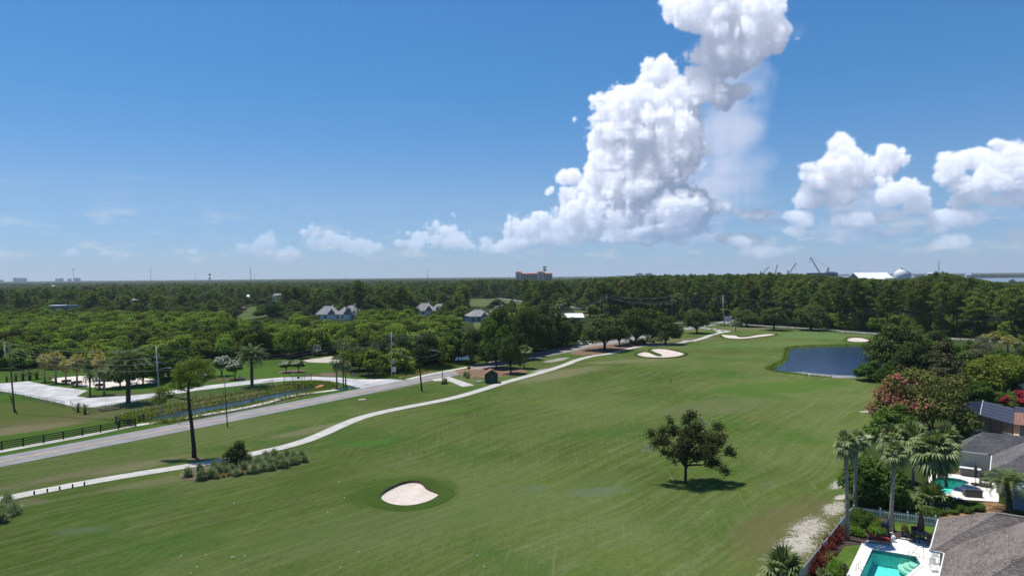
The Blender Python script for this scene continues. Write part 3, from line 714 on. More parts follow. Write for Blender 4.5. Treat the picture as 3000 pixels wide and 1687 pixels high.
# banks, water, sand
def rings(name, loops, zs, mat, kind='structure', cap=False, smooth=True):
    n = len(loops[0]); V = []; F = []
    for L, z in zip(loops, zs):
        for i, p in enumerate(L): V.append((p[0], p[1], z(i) if callable(z) else z))
    for k in range(len(loops)-1):
        for i in range(n): F.append((k*n+i, k*n+(i+1) % n, (k+1)*n+(i+1) % n, (k+1)*n+i))
    me = bpy.data.meshes.new(name); me.from_pydata(V, [], F); me.materials.append(mat)
    bm = bmesh.new(); bm.from_mesh(me); bmesh.ops.recalc_face_normals(bm, faces=bm.faces)
    up = sum(f.normal.z for f in bm.faces)
    if up < 0: bmesh.ops.reverse_faces(bm, faces=bm.faces)
    bm.to_mesh(me); bm.free()
    if smooth:
        for p in me.polygons: p.use_smooth = True
    o = link(name, me); o['kind'] = kind; return o
BANK = grassmat('bank_grass', [(0.085, 0.13, 0.022), (0.11, 0.165, 0.028), (0.15, 0.16, 0.045), (0.13, 0.18, 0.035)], 0.3, 0.4, 0.15)
rings('pond_bank', [pond_r, offset_loop(pond_w, 0.2), offset_loop(pond_w, -1.2)], [0.03, -0.45, -0.9], BANK)
rings('woodland_pond_bank', [wpond_r, offset_loop(wpond_w, 0.2), offset_loop(wpond_w, -1.2)], [0.03, -0.45, -0.9], BANK)
sheet('pond_water', offset_loop(pond_w, 0.6), -0.5, watermat('pond_water', (0.016, 0.036, 0.085), 0.5, 1.3, 0.12))
sheet('woodland_pond_water', offset_loop(wpond_w, 0.6), -0.5, watermat('woodland_pond_water', (0.012, 0.03, 0.055), 0.3, 1.0, 0.1))
# pale sandy shallows along the near shore, their reflected light put into the colour
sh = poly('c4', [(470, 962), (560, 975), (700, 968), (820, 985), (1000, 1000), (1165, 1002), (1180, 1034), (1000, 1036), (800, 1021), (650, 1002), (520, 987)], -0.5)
PALE_SH = grassmat('pale_shallows', [(0.16, 0.17, 0.19), (0.30, 0.30, 0.30), (0.24, 0.25, 0.26), (0.33, 0.32, 0.31)], 1.2, 0.6, 0.12, fine=0.2)
sheet('pale_shore', smooth_loop(sh, 1), -0.47, PALE_SH)
inner = [(.7*p[0]+.3*q_[0], .7*p[1]+.3*q_[1]) for p, q_ in zip(ditch_r, [tuple(np.mean(ditch_r, 0))]*len(ditch_r))]
def to_centerline(L, f):
    # pull a long loop towards its own spine
    P = np.array(L); o = []
    d = np.array([0.86, 0.5]); C = P.mean(0); A = P-C
    w_, v_ = np.linalg.eigh(A.T @ A); ax = v_[:, 1]; nrm = v_[:, 0]
    s = A @ ax; tt = A @ nrm; co = np.polyfit(s, tt, 3); mid = np.polyval(co, s)
    tn = mid+(tt-mid)*f; sn = s*(1-(1-f)*0.10)
    return [tuple(C+ax*a+nrm*b) for a, b in zip(sn, tn)]
rings('ditch_bank', [ditch_r, to_centerline(ditch_r, 0.78), to_centerline(ditch_r, 0.45), to_centerline(ditch_r, 0.1)], [0.03, -0.25, -0.62, -1.0], MUD)
sheet('ditch_water', to_centerline(ditch_r, 0.36), -0.66, watermat('ditch_water', (0.02, 0.03, 0.035), 0.12, 2.0, 0.05))
def bunker(loop, depth, lipz, collar=None, name='sand_bunker'):
    loop = ccw(loop); n = len(loop); C = np.mean(loop, 0)
    def shrink(f): return [(C[0]+(p[0]-C[0])*f, C[1]+(p[1]-C[1])*f) for p in loop]
    lz = [lipz(p) for p in loop]
    rings(name+'_edge', [offset_loop(loop, 0.05), loop, offset_loop(loop, -0.06)], [lambda i: 0.03+lz[i]+0.02, lambda i: 0.03+lz[i], lambda i: -0.10+lz[i]*.4], simple('cut_turf', (0.05, 0.04, 0.022), 0.95, .4, 4.0))
    rs_ = np.random.default_rng(4)
    sp = offset_loop(loop, -0.03)
    pts_in = []
    bb0, bb1 = np.min(loop, 0), np.max(loop, 0); st = max((bb1-bb0).max()/26, 0.3)
    gx = np.arange(bb0[0], bb1[0], st); gy = np.arange(bb0[1], bb1[1], st)
    P = np.array([(x, y) for x in gx for y in gy]); P = P+rs_.uniform(-.2, .2, P.shape)*st
    P = P[inside(P, offset_loop(loop, -st*.4))]
    LP = np.array(loop)
    def h(x, y):
        d = np.sqrt(((LP-(x, y))**2).sum(1)); j = int(d.argmin()); dm = float(d[j])
        return -depth*min(1, dm/1.6)**.7+lz[j]*0.35*max(0, 1-dm/1.2)-0.09
    o = sheet(name, sp, 0.0, SAND, extra=[tuple(p) for p in P], hfun=h)
    for pl in o.data.polygons: pl.use_smooth = True
    if collar: rings(name+'_collar', [loop, offset_loop(loop, 0.5), offset_loop(loop, 1.4), collar] if False else [offset_loop(loop, 0.03), offset_loop(loop, 0.45), offset_loop(loop, 1.1), offset_loop(loop, collar)], [lambda i: 0.045+lz[i], lambda i: 0.05+lz[i]*.95, lambda i: 0.045+lz[i]*.6, 0.034], ROUGH)
ROUGH = grassmat('bunker_rough', [(0.056, 0.095, 0.019), (0.068, 0.112, 0.023), (0.062, 0.105, 0.021), (0.085, 0.122, 0.032)], 0.9, 0.3, 0.2)
cn = np.mean(b_near, 0)
bunker(b_near, 0.30, lambda p: 0.22*max(0, min(1, ((p[1]-cn[1])*0.75-(p[0]-cn[0])*0.55)/2.2)), 2.0)
bunker(b_mid, 0.35, lambda p: 0.12, 0.9)
bunker(b_far, 0.35, lambda p: 0.12, 0.9)
bunker(b_right, 0.35, lambda p: 0.12, 0.9)
# beds of mulch and pine straw
beds = {}
for nm, c, pts, mt in (('planting_bed', 'd4', [(300, 590), (330, 560), (460, 540), (640, 510), (800, 470), (1000, 455), (1200, 465), (1240, 490), (1190, 515), (960, 560), (700, 600), (560, 622), (420, 636), (330, 625)], MULCH),
                       ('planting_bed', 'd8', [(-60, 760), (60, 730), (160, 780), (205, 820), (120, 890), (0, 955), (-120, 960)], MULCH),
                       ('pine_straw_bed', 'c3', [(870, 990), (1150, 905), (1420, 880), (1600, 872), (1960, 876), (1900, 900), (1600, 915), (1480, 940), (1320, 982), (1100, 1000)], STRAW),
                       ('pine_straw_bed', 'c3', [(-250, 1110), (0, 1150), (200, 1120), (420, 1120), (510, 1150), (470, 1185), (300, 1205), (0, 1230), (-200, 1210)], STRAW),
                       ('pine_straw_bed', 'c2', [(1560, 1200), (1900, 1140), (2120, 1100), (2100, 1125), (1900, 1175), (1600, 1235)], STRAW),
                       ('mulch_ring', 'c5', [(1590, 995), (1640, 980), (1710, 985), (1740, 1000), (1690, 1012), (1620, 1010)], MULCH),
                       ('mulch_ring', 'c2', [(370, 1170), (480, 1150), (660, 1145), (700, 1160), (560, 1180), (420, 1182)], MULCH),
                       ('mulch_ring', 'c2', [(800, 1180), (900, 1170), (1000, 1190), (960, 1216), (840, 1210)], MULCH)):
    lp = smooth_loop(poly(c, pts), 2); sheet(nm, lp, 0.062, mt, HOLES)
# the bay and far shores
bay = [(820, 1350), (1500, 1150), (4000, 1500), (9000, 3000), (9000, 7600), (3000, 7300), (-60, 8300), (-250, 6600), (300, 4300), (900, 2500)]
sheet('bay_water', bay, 0.06, watermat('bay_water', (0.03, 0.06, 0.11), 0.4, 0.2, 0.15))

# ------------------------------------------------------------------ where buildings stand (woods keep off these plots)
U2 = Vector((.59, .807)); V2_ = Vector((.807, -.59))          # street grid of the houses on the right
def rect(c, w, d, rz):
    ca, sa = math.cos(rz), math.sin(rz)
    return [(c[0]+x*ca-y*sa, c[1]+x*sa+y*ca) for x, y in ((-w/2, -d/2), (w/2, -d/2), (w/2, d/2), (-w/2, d/2))]
FARH = [  # crop, base X, base Y, width px, depth m, rot, eave, ridge, wall, roof, label
    ('c2', 870, 640, 250, 14, .25, 3.2, 8.0, 'w', 'g', 'grey hip roofed house with white gable trim behind the thicket'),
    ('c2', 1090, 640, 230, 14, -.2, 3.2, 8.4, 'w', 'g', 'grey hip roofed house beside the tall broad crowned pine'),
    ('c2', 680, 600, 150, 11, .1, 3.0, 6.0, 'w', 'g', 'low grey roofed house beside the distant fairway'),
    ('c2', 1860, 600, 230, 14, .2, 3.2, 8.0, 'w', 'g', 'grey hip roofed house among palms near the woodland pond'),
    ('c2', 2010, 590, 150, 12, -.3, 3.0, 7.0, 'w', 'g', 'second grey roof behind the house among palms'),
    ('c2', 2400, 665, 230, 13, .35, 3.2, 6.6, 'b', 'g', 'pale blue house with light grey hip roof near the woodland pond'),
    ('c3', 210, 610, 160, 12, -.2, 3.0, 6.6, 'w', 'g', 'light grey roofed house behind the pale blue house'),
    ('c1', 2030, 500, 150, 12, .2, 7.0, 12.5, 'w', 'n', 'white two storey house with brown roof beyond the thicket'),
    ('c1', 850, 505, 110, 12, -.1, 4.0, 9.0, 'w', 'n', 'brown roofed house behind the long low white building'),
    ('c1', 1340, 510, 140, 12, .1, 5.0, 7.5, 'w', 'W', 'white roofed building half hidden by trees beyond the thicket'),
    ('c1', 1780, 530, 90, 10, .3, 4.0, 7.5, 'b', 'g', 'blue grey gabled house beyond the thicket'),
    ('c1', 2480, 470, 80, 10, .1, 4.0, 8.0, 'w', 'W', 'white gabled house beyond the purple flowering tree'),
    ('c2', 1025, 440, 60, 10, .2, 6.0, 10.0, 'w', 'W', 'small white gabled house behind the tall broad pine'),
    ('c2', 900, 400, 120, 14, .0, 6.0, 9.5, 'w', 'n', 'large brown roofed house in the distant woods'),
    ('c3', 900, 400, 190, 14, .0, 6.0, 10.5, 'n', 'n', 'long tan roofed building in the distant woods near the condominium'),
    ('c4', 2320, 420, 90, 9, .3, 6.6, 9.6, 'w', 'o', 'white house with orange tiled roof beside the bay'),
    ('c4', 1320, 400, 90, 12, .3, 8.0, 12.0, 'n', 'g', 'grey gabled house in the pine woods below the white warehouse'),
    ('c1', 2600, 330, 120, 14, .0, 5.0, 8.0, 'w', 'W', 'pale roofed house far off in the woods'),
    ('c2', 1200, 290, 120, 16, .0, 6.0, 9.0, 'w', 'W', 'white roofed building far off towards the horizon'),
    ('c1', 520, 330, 60, 16, .0, 6.0, 10.0, 'w', 'W', 'small white roofed building far off beyond the pine stand'),
]
BUILD_EXCL = []
for h_ in FARH:
    b_ = Q(h_[0], h_[1], h_[2]); w_ = h_[3]/CR[h_[0]][2]*b_.y/FPX
    BUILD_EXCL.append(rect((b_.x, b_.y+h_[4]/2), w_+4, h_[4]+4, h_[5]))
b_ = Q('c3', 930, 672); BUILD_EXCL.append(rect((b_.x, b_.y+5), 24, 22, 0))
b_ = Q('c1', 650, 562); BUILD_EXCL.append(rect((b_.x, b_.y+5), 34, 18, 0))
b_ = Q('c2', 435, 500); BUILD_EXCL.append(rect((b_.x, b_.y+5), 24, 22, 0))
# gardens on the right stay free of wild trees
BUILD_EXCL.append([(20, 40), (70, 40), (110, 100), (150, 150), (160, 185), (110, 190), (75, 150), (50, 100), (30, 62)])

# ------------------------------------------------------------------ plants
def unit(A): return A/np.maximum(np.linalg.norm(A, axis=1, keepdims=True), 1e-9)
def cards(rng, P, N, size, aspect=0.55):
    n = len(P); N = unit(N)
    T = unit(np.cross(N, rng.normal(size=(n, 3)))); B = np.cross(N, T)
    L = (size*rng.uniform(.6, 1.35, n))[:, None]; Wd = L*aspect
    fold = N*L*0.18
    V = np.stack([P+T*L, P+B*Wd+fold, P-T*L, P-B*Wd+fold], 1).reshape(-1, 3)
    return V, np.arange(4*n).reshape(n, 4)
def blob_leaves(rng, blobs, n, core=0.62, fill=0.15, up=0.45, jit=0.7):
    C = np.array([b[0] for b in blobs], float); R = np.array([b[1] for b in blobs], float)
    if R.ndim == 1: R = np.column_stack([R, R, R*.75])
    w = (R[:, 0]*R[:, 2]); w = w/w.sum()
    m = int(n*1.7); k = rng.choice(len(C), m, p=w)
    d = unit(rng.normal(size=(m, 3)))
    r = np.where(rng.random(m) < fill, rng.uniform(.2, .8, m), rng.uniform(.72, 1.12, m))
    lump = 1+0.16*np.sin(d[:, 0]*5+k)*np.cos(d[:, 1]*5-k*1.7)+0.10*np.sin(d[:, 2]*9+k*3.1)
    P = C[k]+d*R[k]*(r*lump)[:, None]
    bad = np.zeros(m, bool)
    for j in range(len(C)):
        q = np.linalg.norm((P-C[j])/R[j], axis=1); bad |= (q < core) & (k != j)
    idx = np.where(~bad)[0][:n]
    N = d[idx]*0.6+np.array([0, 0, up])+rng.normal(size=(len(idx), 3))*jit*0.6
    return P[idx], N
def branch_mb(trunk, rad, blobs, r_end=0.03, n=7, every=1, sides=5, start=(0.45, 0.9), rng=None):
    mb = MB(); mb.tube(trunk, rad, 9)
    T = [Vector(p) for p in trunk]
    for i, b in enumerate(blobs):
        if i % every: continue
        c = Vector(b[0]); f = random.uniform(*start); k = f*(len(T)-1); j = min(int(k), len(T)-2)
        s = T[j].lerp(T[j+1], k-j); rs_ = rad[j]*0.55
        mid = s.lerp(c, .5)+Vector((random.uniform(-.3, .3), random.uniform(-.3, .3), random.uniform(0, .35)))*(c-s).length*.3
        mb.tube([s, s.lerp(mid, .5)+Vector((0, 0, .02)), mid, mid.lerp(c, .6), c], [rs_, rs_*.8, rs_*.55, rs_*.35, r_end], sides, cap=False)
    return mb
PROTO = {}
def add_proto(kind, H, R, trunk_me, crown_me, extra=()):
    PROTO.setdefault(kind, []).append((H, R, trunk_me, crown_me, extra))

L_OAK = leafmat('oak_leaf', (0.024, 0.038, 0.011), (0.078, 0.105, 0.034), 0.22, var=0.45)
L_THICK = leafmat('thicket_leaf', (0.034, 0.066, 0.011), (0.130, 0.195, 0.034), 0.3, warm=(0.135, 0.150, 0.032), var=0.9)
L_PINE = leafmat('pine_needle', (0.030, 0.052, 0.012), (0.105, 0.150, 0.036), 0.22, warm=(0.135, 0.150, 0.038), var=0.7)
L_PALM = leafmat('palm_frond', (0.055, 0.085, 0.028), (0.18, 0.205, 0.105), 0.2, var=0.3)
L_PALMY = leafmat('palm_frond_yellowing', (0.10, 0.10, 0.03), (0.26, 0.24, 0.085), 0.25, var=0.3)
L_DATE = leafmat('date_frond', (0.04, 0.065, 0.025), (0.125, 0.155, 0.075), 0.2, var=0.25)
L_BUSH = leafmat('bush_leaf', (0.022, 0.048, 0.010), (0.085, 0.135, 0.030), 0.25, var=0.3)
L_MAG = leafmat('magnolia_leaf', (0.020, 0.028, 0.012), (0.085, 0.080, 0.038), 0.1, var=0.25)
L_YEL = leafmat('yellow_green_leaf', (0.05, 0.075, 0.012), (0.165, 0.19, 0.035), 0.3, var=0.2)
L_CRAPE = leafmat('crape_leaf', (0.035, 0.05, 0.014), (0.13, 0.13, 0.042), 0.25, var=0.25)
L_GREYG = leafmat('grey_green_leaf', (0.06, 0.072, 0.045), (0.17, 0.18, 0.115), 0.25, var=0.25)
L_DEAD = leafmat('bare_twig', (0.12, 0.11, 0.10), (0.28, 0.26, 0.235), 0.05, var=0.1)
L_PINK = leafmat('pink_blossom', (0.19, 0.060, 0.055), (0.36, 0.125, 0.115), 0.3, var=0.1)
L_RED = leafmat('red_blossom', (0.14, 0.012, 0.022), (0.32, 0.035, 0.055), 0.3, var=0.1)
L_WHITEF = leafmat('white_blossom', (0.28, 0.28, 0.24), (0.48, 0.48, 0.43), 0.2, var=0.1)
L_PURP = leafmat('purple_blossom', (0.17, 0.09, 0.20), (0.34, 0.20, 0.38), 0.2, var=0.1)
L_CORD = leafmat('red_brown_leaf', (0.045, 0.014, 0.014), (0.17, 0.045, 0.035), 0.25, var=0.3)
L_GRASS = leafmat('ornamental_grass', (0.09, 0.125, 0.06), (0.22, 0.26, 0.15), 0.25, var=0.35)
L_GRASSY = leafmat('straw_grass', (0.12, 0.10, 0.045), (0.27, 0.23, 0.12), 0.25, var=0.3)
L_FERN = leafmat('fern_leaf', (0.06, 0.12, 0.02), (0.16, 0.26, 0.05), 0.35, var=0.3)
L_REED = leafmat('bank_reed', (0.08, 0.12, 0.018), (0.19, 0.24, 0.045), 0.3, var=0.4)

def dome_blobs(rng, H, R, z0, nb, rb, flat=0.72, low=0.25):
    o = []
    for i in range(nb):
        a = i*2.39996+rng.uniform(-.3, .3); f = math.sqrt((i+.5)/nb); r = f*(R-rb*.55)*rng.uniform(.82, 1.08)
        top = z0+(H-z0-rb*flat)*math.sqrt(max(0.0, 1-(f*.9)**2)); lowz = z0+rb*flat*.7
        z = lowz+max(0, top-lowz)*rng.uniform(.08, 1.0)**.7
        s = rb*rng.uniform(.75, 1.2)
        o.append(((r*math.cos(a), r*math.sin(a), z), (s, s, s*flat)))
    return o
def broad(kind, seed, H, R, z0, nb, rb, n, leaf, lm, bark, tr=0.25, aspect=.55, flat=.72, extra=None, every=1, multi=1, core=.62):
    rng = np.random.default_rng(seed); random.seed(seed)
    bl = dome_blobs(rng, H, R, z0, nb, rb, flat)
    P, N = blob_leaves(rng, bl, n, core)
    V, F = cards(rng, P, N, leaf, aspect)
    cm = mesh_np(kind+'_crown', V, F, lm)
    mb = MB()
    for q in range(multi):
        a = q*2.1; lean = 0 if multi == 1 else R*.35
        ex = (lean*math.cos(a), lean*math.sin(a))
        sub = bl[q::multi]
        path = [(ex[0]*.1, ex[1]*.1, -0.15), (ex[0]*.15+rng.uniform(-.1, .1), ex[1]*.15+rng.uniform(-.1, .1), z0*.5), (ex[0]*.6, ex[1]*.6, z0*1.0), (ex[0]+rng.uniform(-.2, .2), ex[1]+rng.uniform(-.2, .2), z0+(H-z0)*.5)]
        m2 = branch_mb(path, [tr*1.25, tr, tr*.8, tr*.3], sub, every=every)
        mb.add(m2.v, m2.f)
    tm = mb.mesh(kind+'_trunk', bark, True)
    ex_m = []
    if extra:
        for (nm, lm2, n2, leaf2, zmin, shell) in extra:
            P2, N2 = blob_leaves(rng, [(b[0], tuple(x*shell for x in b[1])) for b in bl], n2*3, .95, 0.0)
            sel = P2[:, 2] > z0+(H-z0)*zmin
            # blossoms sit in clusters
            g = np.sin(P2[:, 0]*1.9+seed)+np.sin(P2[:, 1]*1.7+1.3)+np.sin(P2[:, 2]*2.3); sel &= g > 0.1
            P2, N2 = P2[sel][:n2], N2[sel][:n2]
            V2, F2 = cards(rng, P2, N2, leaf2, .7); ex_m.append((nm, mesh_np(nm, V2, F2, lm2)))
    add_proto(kind, H, R, tm, cm, ex_m)
for s_ in range(4): broad('thicket_tree', 100+s_, 8.0, 3.9, 1.4, 15+s_, 1.55, 2600, .34, L_THICK, BARK, .14, every=3)
for s_ in range(3): broad('oak_tree', 120+s_, 11.0, 6.0, 1.7, 42, 1.75, 9000, .28, L_OAK, BARKD, .36, every=3)
for s_ in range(2): broad('leafy_tree', 140+s_, 9.0, 4.4, .8, 32, 1.4, 8000, .25, L_BUSH, BARK, .2, every=3)
broad('magnolia_tree', 150, 10.0, 4.2, 1.2, 26, 1.3, 6000, .30, L_MAG, BARK, .2, every=2)
broad('yellow_tree', 151, 9.4, 6.2, 1.6, 34, 1.6, 9000, .27, L_YEL, BARK, .25, every=2)
broad('pink_crape_myrtle', 152, 11.0, 6.4, 1.2, 46, 1.6, 15000, .19, L_CRAPE, BARK, .16, every=3, multi=3, core=.7)
broad('red_crape_myrtle', 153, 6.0, 3.0, 1.0, 16, 1.0, 3500, .2, L_CRAPE, BARK, .1, extra=[('blossoms', L_RED, 2600, .2, .15, 1.05)], multi=3)
broad('white_crape_myrtle', 154, 4.6, 2.0, 1.5, 14, .75, 2600, .17, L_BUSH, BARK, .07, extra=[('blossoms', L_WHITEF, 900, .16, .3, 1.05)], multi=3)
broad('purple_crape_myrtle', 155, 6.0, 3.0, 1.4, 14, 1.1, 1500, .26, L_CRAPE, BARK, .1, extra=[('blossoms', L_PURP, 1500, .27, .1, 1.05)], multi=3)
broad('grey_willow', 156, 9.0, 3.4, 1.5, 20, 1.2, 5200, .20, L_GREYG, BARK, .16, aspect=.25, every=1)
broad('shrub', 157, 2.2, 1.5, .2, 10, .65, 2600, .13, L_BUSH, BARK, .05)
broad('dense_shrub', 158, 4.4, 3.2, .5, 22, 1.0, 9000, .15, L_BUSH, BARK, .1, every=3)
broad('young_tree', 159, 2.7, 1.25, .75, 14, .5, 4200, .085, L_OAK, BARKD, .07)
for s_ in range(2): broad('dark_tree', 170+s_, 10.0, 4.6, .5, 34, 1.5, 7500, .27, L_OAK, BARKD, .2, every=3)
L_OAK2 = L_OAK
def pine(seed, H, bare, R, nbr, n, leaf, kind='pine_tree', tr=0.2):
    rng = np.random.default_rng(seed); random.seed(seed)
    bl = []; mb = MB()
    lx, ly = rng.uniform(-.5, .5, 2)
    path = [(lx*f*f, ly*f*f, H*f-0.1*(f == 0)) for f in (0, .25, .5, .75, 1.0)]
    mb.tube(path, [tr*1.2, tr, tr*.8, tr*.5, tr*.15], 8)
    for i in range(nbr):
        f = bare+(1-bare)*(i+rng.uniform(0, .9))/nbr; a = i*2.4+rng.uniform(-.5, .5)
        prof = math.sin(math.pi*min(1, .22+.78*(f-bare)/(1-bare)))**.7
        L = R*prof*rng.uniform(.55, 1.1)+.15; z = H*f; s = Vector((lx*f*f, ly*f*f, z-.4))
        e = s+Vector((L*math.cos(a), L*math.sin(a), L*rng.uniform(.05, .4)+.3))
        mb.tube([s, s.lerp(e, .5)+Vector((0, 0, -.1)), e], [tr*.32, tr*.2, .03], 5, cap=False)
        rb = rng.uniform(.75, 1.25)*R*.34
        bl.append((tuple(e), (rb, rb, rb*.62)))
        if L > R*.5: m = s.lerp(e, .55); bl.append(((m.x, m.y, m.z+.15), (rb*.8, rb*.8, rb*.5)))
    bl.append(((lx, ly, H-.3), (R*.3, R*.3, R*.34)))
    P, N = blob_leaves(rng, bl, n, .45, .35, .5, 1.1)
    V, F = cards(rng, P, N, leaf, .3)
    add_proto(kind, H, R, mb.mesh(kind+'_trunk', BARK, True), mesh_np(kind+'_crown', V, F, L_PINE))
for s_ in range(5): pine(200+s_, 20.0, (.5, .56, .62, .46, .4)[s_], 3.3, 20+2*s_, 2600, .40)

def fan_leaf(rng, o, az, el, pet, R, seg, V, F, droop):
    """one palmetto leaf: blades spreading from the end of its stalk"""
    d = np.array([math.cos(az)*math.cos(el), math.sin(az)*math.cos(el), math.sin(el)])
    side = np.array([-math.sin(az), math.cos(az), 0.0]); upv = np.cross(d, side)*-1 if False else np.cross(side, d)*-1
    upv = np.cross(d, side); upv = -upv if upv[2] < 0 else upv
    hub = o+d*pet+np.array([0, 0, -droop*.12*pet])
    def quad(a, b, c, e):
        k = len(V); V.extend([a, b, c, e]); F.append((k, k+1, k+2, k+3))
    w = 0.02
    quad(o-side*w, o+side*w, hub+side*w, hub-side*w)
    for i in range(seg):
        f = (i/(seg-1)-.5)*2; t = f*1.75
        b = d*math.cos(t)+side*math.sin(t); L = R*(1-.22*abs(f))*rng.uniform(.85, 1.1)
        wv = np.cross(b, upv); wv = wv/max(np.linalg.norm(wv), 1e-6)*R*.085
        m = hub+b*L*.55+upv*.06*R; e = hub+b*L*.98-np.array([0, 0, 1])*L*(.14+droop*.38)*rng.uniform(.7, 1.3)
        quad(hub, m-wv, e, m+wv)
def sabal(kind, seed, H, R, nl, lm, trunk=True, tr=0.17, seg=11, lean=(0, 0), dead=None, spread=(-55, 85)):
    rng = np.random.default_rng(seed); V, F = [], []; V2, F2 = [], []
    hub = np.array([lean[0], lean[1], H-R*.55 if trunk else .15])
    for i in range(nl):
        u = (i+.5)/nl; el = math.radians(spread[1]-(spread[1]-spread[0])*u**.8+rng.uniform(-8, 8)); az = i*2.39996+rng.uniform(-.25, .25)
        dr = max(0, .9-math.sin(max(el, -.5)))*.8
        fan_leaf(rng, hub+rng.normal(size=3)*.05, az, el, R*rng.uniform(.42, .55), R*rng.uniform(.5, .6), seg, V, F, dr)
    if dead:
        for i in range(dead):
            fan_leaf(rng, hub-np.array([0, 0, .25]), i*2.4+.7, math.radians(rng.uniform(-78, -55)), R*.5, R*.5, 8, V2, F2, 1.0)
    cm = mesh_np(kind+'_crown', np.array(V), np.array(F), lm)
    mb = MB()
    if trunk:
        z = hub[2]; path = [(0, 0, -.1), (lean[0]*.15, lean[1]*.15, z*.3), (lean[0]*.5, lean[1]*.5, z*.65), (lean[0]*.9, lean[1]*.9, z*.93), (lean[0], lean[1], z+.1)]
        mb.tube(path, [tr*1.35, tr, tr*.95, tr*1.0, tr*.8], 10)
        for i in range(16):          # old leaf bases under the crown
            a = i*2.4; zz = z-.15-.055*i; b = Vector((lean[0]*.92, lean[1]*.92, zz))
            mb.beam(b+Vector((math.cos(a), math.sin(a), -.3))*tr*.7, b+Vector((math.cos(a)*1.9, math.sin(a)*1.9, 1.5))*tr*1.1, .09, .04)
    else: mb.tube([(0, 0, -.1), (0, 0, .25)], [.16, .12], 8)
    ex = [('dead_leaves', mesh_np('dead_leaves', np.array(V2), np.array(F2), L_GRASSY))] if dead else []
    add_proto(kind, H, R, mb.mesh(kind+'_trunk', PALMT, True), cm, ex)
sabal('sabal_palm', 300, 11.0, 1.75, 36, L_PALM, lean=(.25, 0), seg=13, tr=.23)
sabal('sabal_palm', 301, 10.0, 1.8, 36, L_PALM, lean=(.5, -.1), seg=13, tr=.23)
sabal('sabal_palm', 302, 6.5, 1.8, 30, L_PALM, dead=8, seg=11)
sabal('yellowing_palm', 303, 5.6, 1.7, 30, L_PALMY, dead=10, seg=10)
sabal('palmetto', 304, 1.6, 1.7, 26, L_PALM, trunk=False, spread=(5, 85), seg=12)
sabal('full_palm', 305, 7.5, 2.7, 46, L_PALM, seg=14, dead=14)
def feather(kind, seed, H, R, nf, lm, tr=.28, spread=(-30, 80), nl=22, curl=.55):
    rng = np.random.default_rng(seed); V, F = [], []
    hub = np.array([0, 0, H-R*.62])
    for i in range(nf):
        u = (i+.5)/nf; el = math.radians(spread[1]-(spread[1]-spread[0])*u**.85+rng.uniform(-6, 6)); az = i*2.39996+rng.uniform(-.2, .2)
        L = R*rng.uniform(.95, 1.15); hz = np.array([math.cos(az), math.sin(az), 0]); side = np.array([-math.sin(az), math.cos(az), 0])
        P = []; p = hub.copy(); e = el
        for k in range(11):
            P.append(p.copy()); p = p+(hz*math.cos(e)+np.array([0, 0, math.sin(e)]))*L/10; e -= curl*.22*(0.4+k*.16)
        P = np.array(P)
        for k in range(nl):
            f = .12+.88*k/(nl-1); j = min(int(f*10), 9); q = P[j]+(P[j+1]-P[j])*(f*10-j); tg = P[j+1]-P[j]; tg = tg/np.linalg.norm(tg)
            ll = R*.20*(1-.55*abs(f-.45)*1.6)*rng.uniform(.85, 1.15)
            upn = np.cross(tg, side); upn = upn if upn[2] > 0 else -upn
            for sg in (-1, 1):
                d = side*sg*.85+tg*.55+upn*.18; d = d/np.linalg.norm(d); w = tg*R*.018
                tip = q+d*ll-np.array([0, 0, 1])*ll*.25
                b = len(V); V.extend([q-w, q+w, q+d*ll*.6+w*.8, tip]); F.append((b, b+1, b+2, b+3))
        b = len(V)
        for k in range(10):
            wv = side*.025*(1-k/11); b = len(V); V.extend([P[k]-wv, P[k]+wv, P[k+1]+wv*.8, P[k+1]-wv*.8]); F.append((b, b+1, b+2, b+3))
    mb = MB(); z = hub[2]
    mb.tube([(0, 0, -.1), (0, 0, .3), (.02, 0, z*.6), (0, 0, z*.9), (0, 0, z+.15)], [tr*1.5, tr*1.1, tr, tr*1.15, tr*.8], 10)
    for i in range(22):
        a = i*2.4; zz = z-.1-.045*i
        mb.beam((math.cos(a)*tr*.7, math.sin(a)*tr*.7, zz-.1), (math.cos(a)*tr*1.5, math.sin(a)*tr*1.5, zz+.22), .12, .06)
    add_proto(kind, H, R, mb.mesh(kind+'_trunk', BARK, True), mesh_np(kind+'_crown', np.array(V), np.array(F), lm))
feather('date_palm', 310, 8.2, 3.0, 62, L_DATE)
feather('pindo_palm', 311, 4.6, 2.3, 40, L_DATE, .22, (-15, 75), 20, .8)
feather('sago_palm', 312, 1.5, 1.1, 26, L_DATE, .16, (-5, 75), 14, .7)
def clump(kind, seed, H, R, n, lm, w=.018, curve=1.0):
    rng = np.random.default_rng(seed); V, F = [], []
    for i in range(n):
        a = rng.uniform(0, 6.283); b0 = np.array([*(rng.normal(size=2)*R*.22), 0]); L = H*rng.uniform(.8, 1.25); t = abs(rng.normal())*.45*curve
        h = np.array([math.cos(a), math.sin(a), 0]); s = np.array([-math.sin(a), math.cos(a), 0])*w
        p1 = b0+h*L*.3*math.sin(t)+np.array([0, 0, L*.5*math.cos(t)]); p2 = b0+h*(L*.3*math.sin(t)+L*.42*math.sin(min(t*2.4, 1.5)))+np.array([0, 0, L*.5*math.cos(t)+L*.42*math.cos(min(t*2.4, 1.5))])
        k = len(V); V.extend([b0-s, b0+s, p1+s*.9, p1-s*.9]); F.append((k, k+1, k+2, k+3))
        V.extend([p1-s*.9, p1+s*.9, p2+s*.1, p2-s*.1]); F.append((k+4, k+5, k+6, k+7))
    return mesh_np(kind, np.array(V), np.array(F), lm)
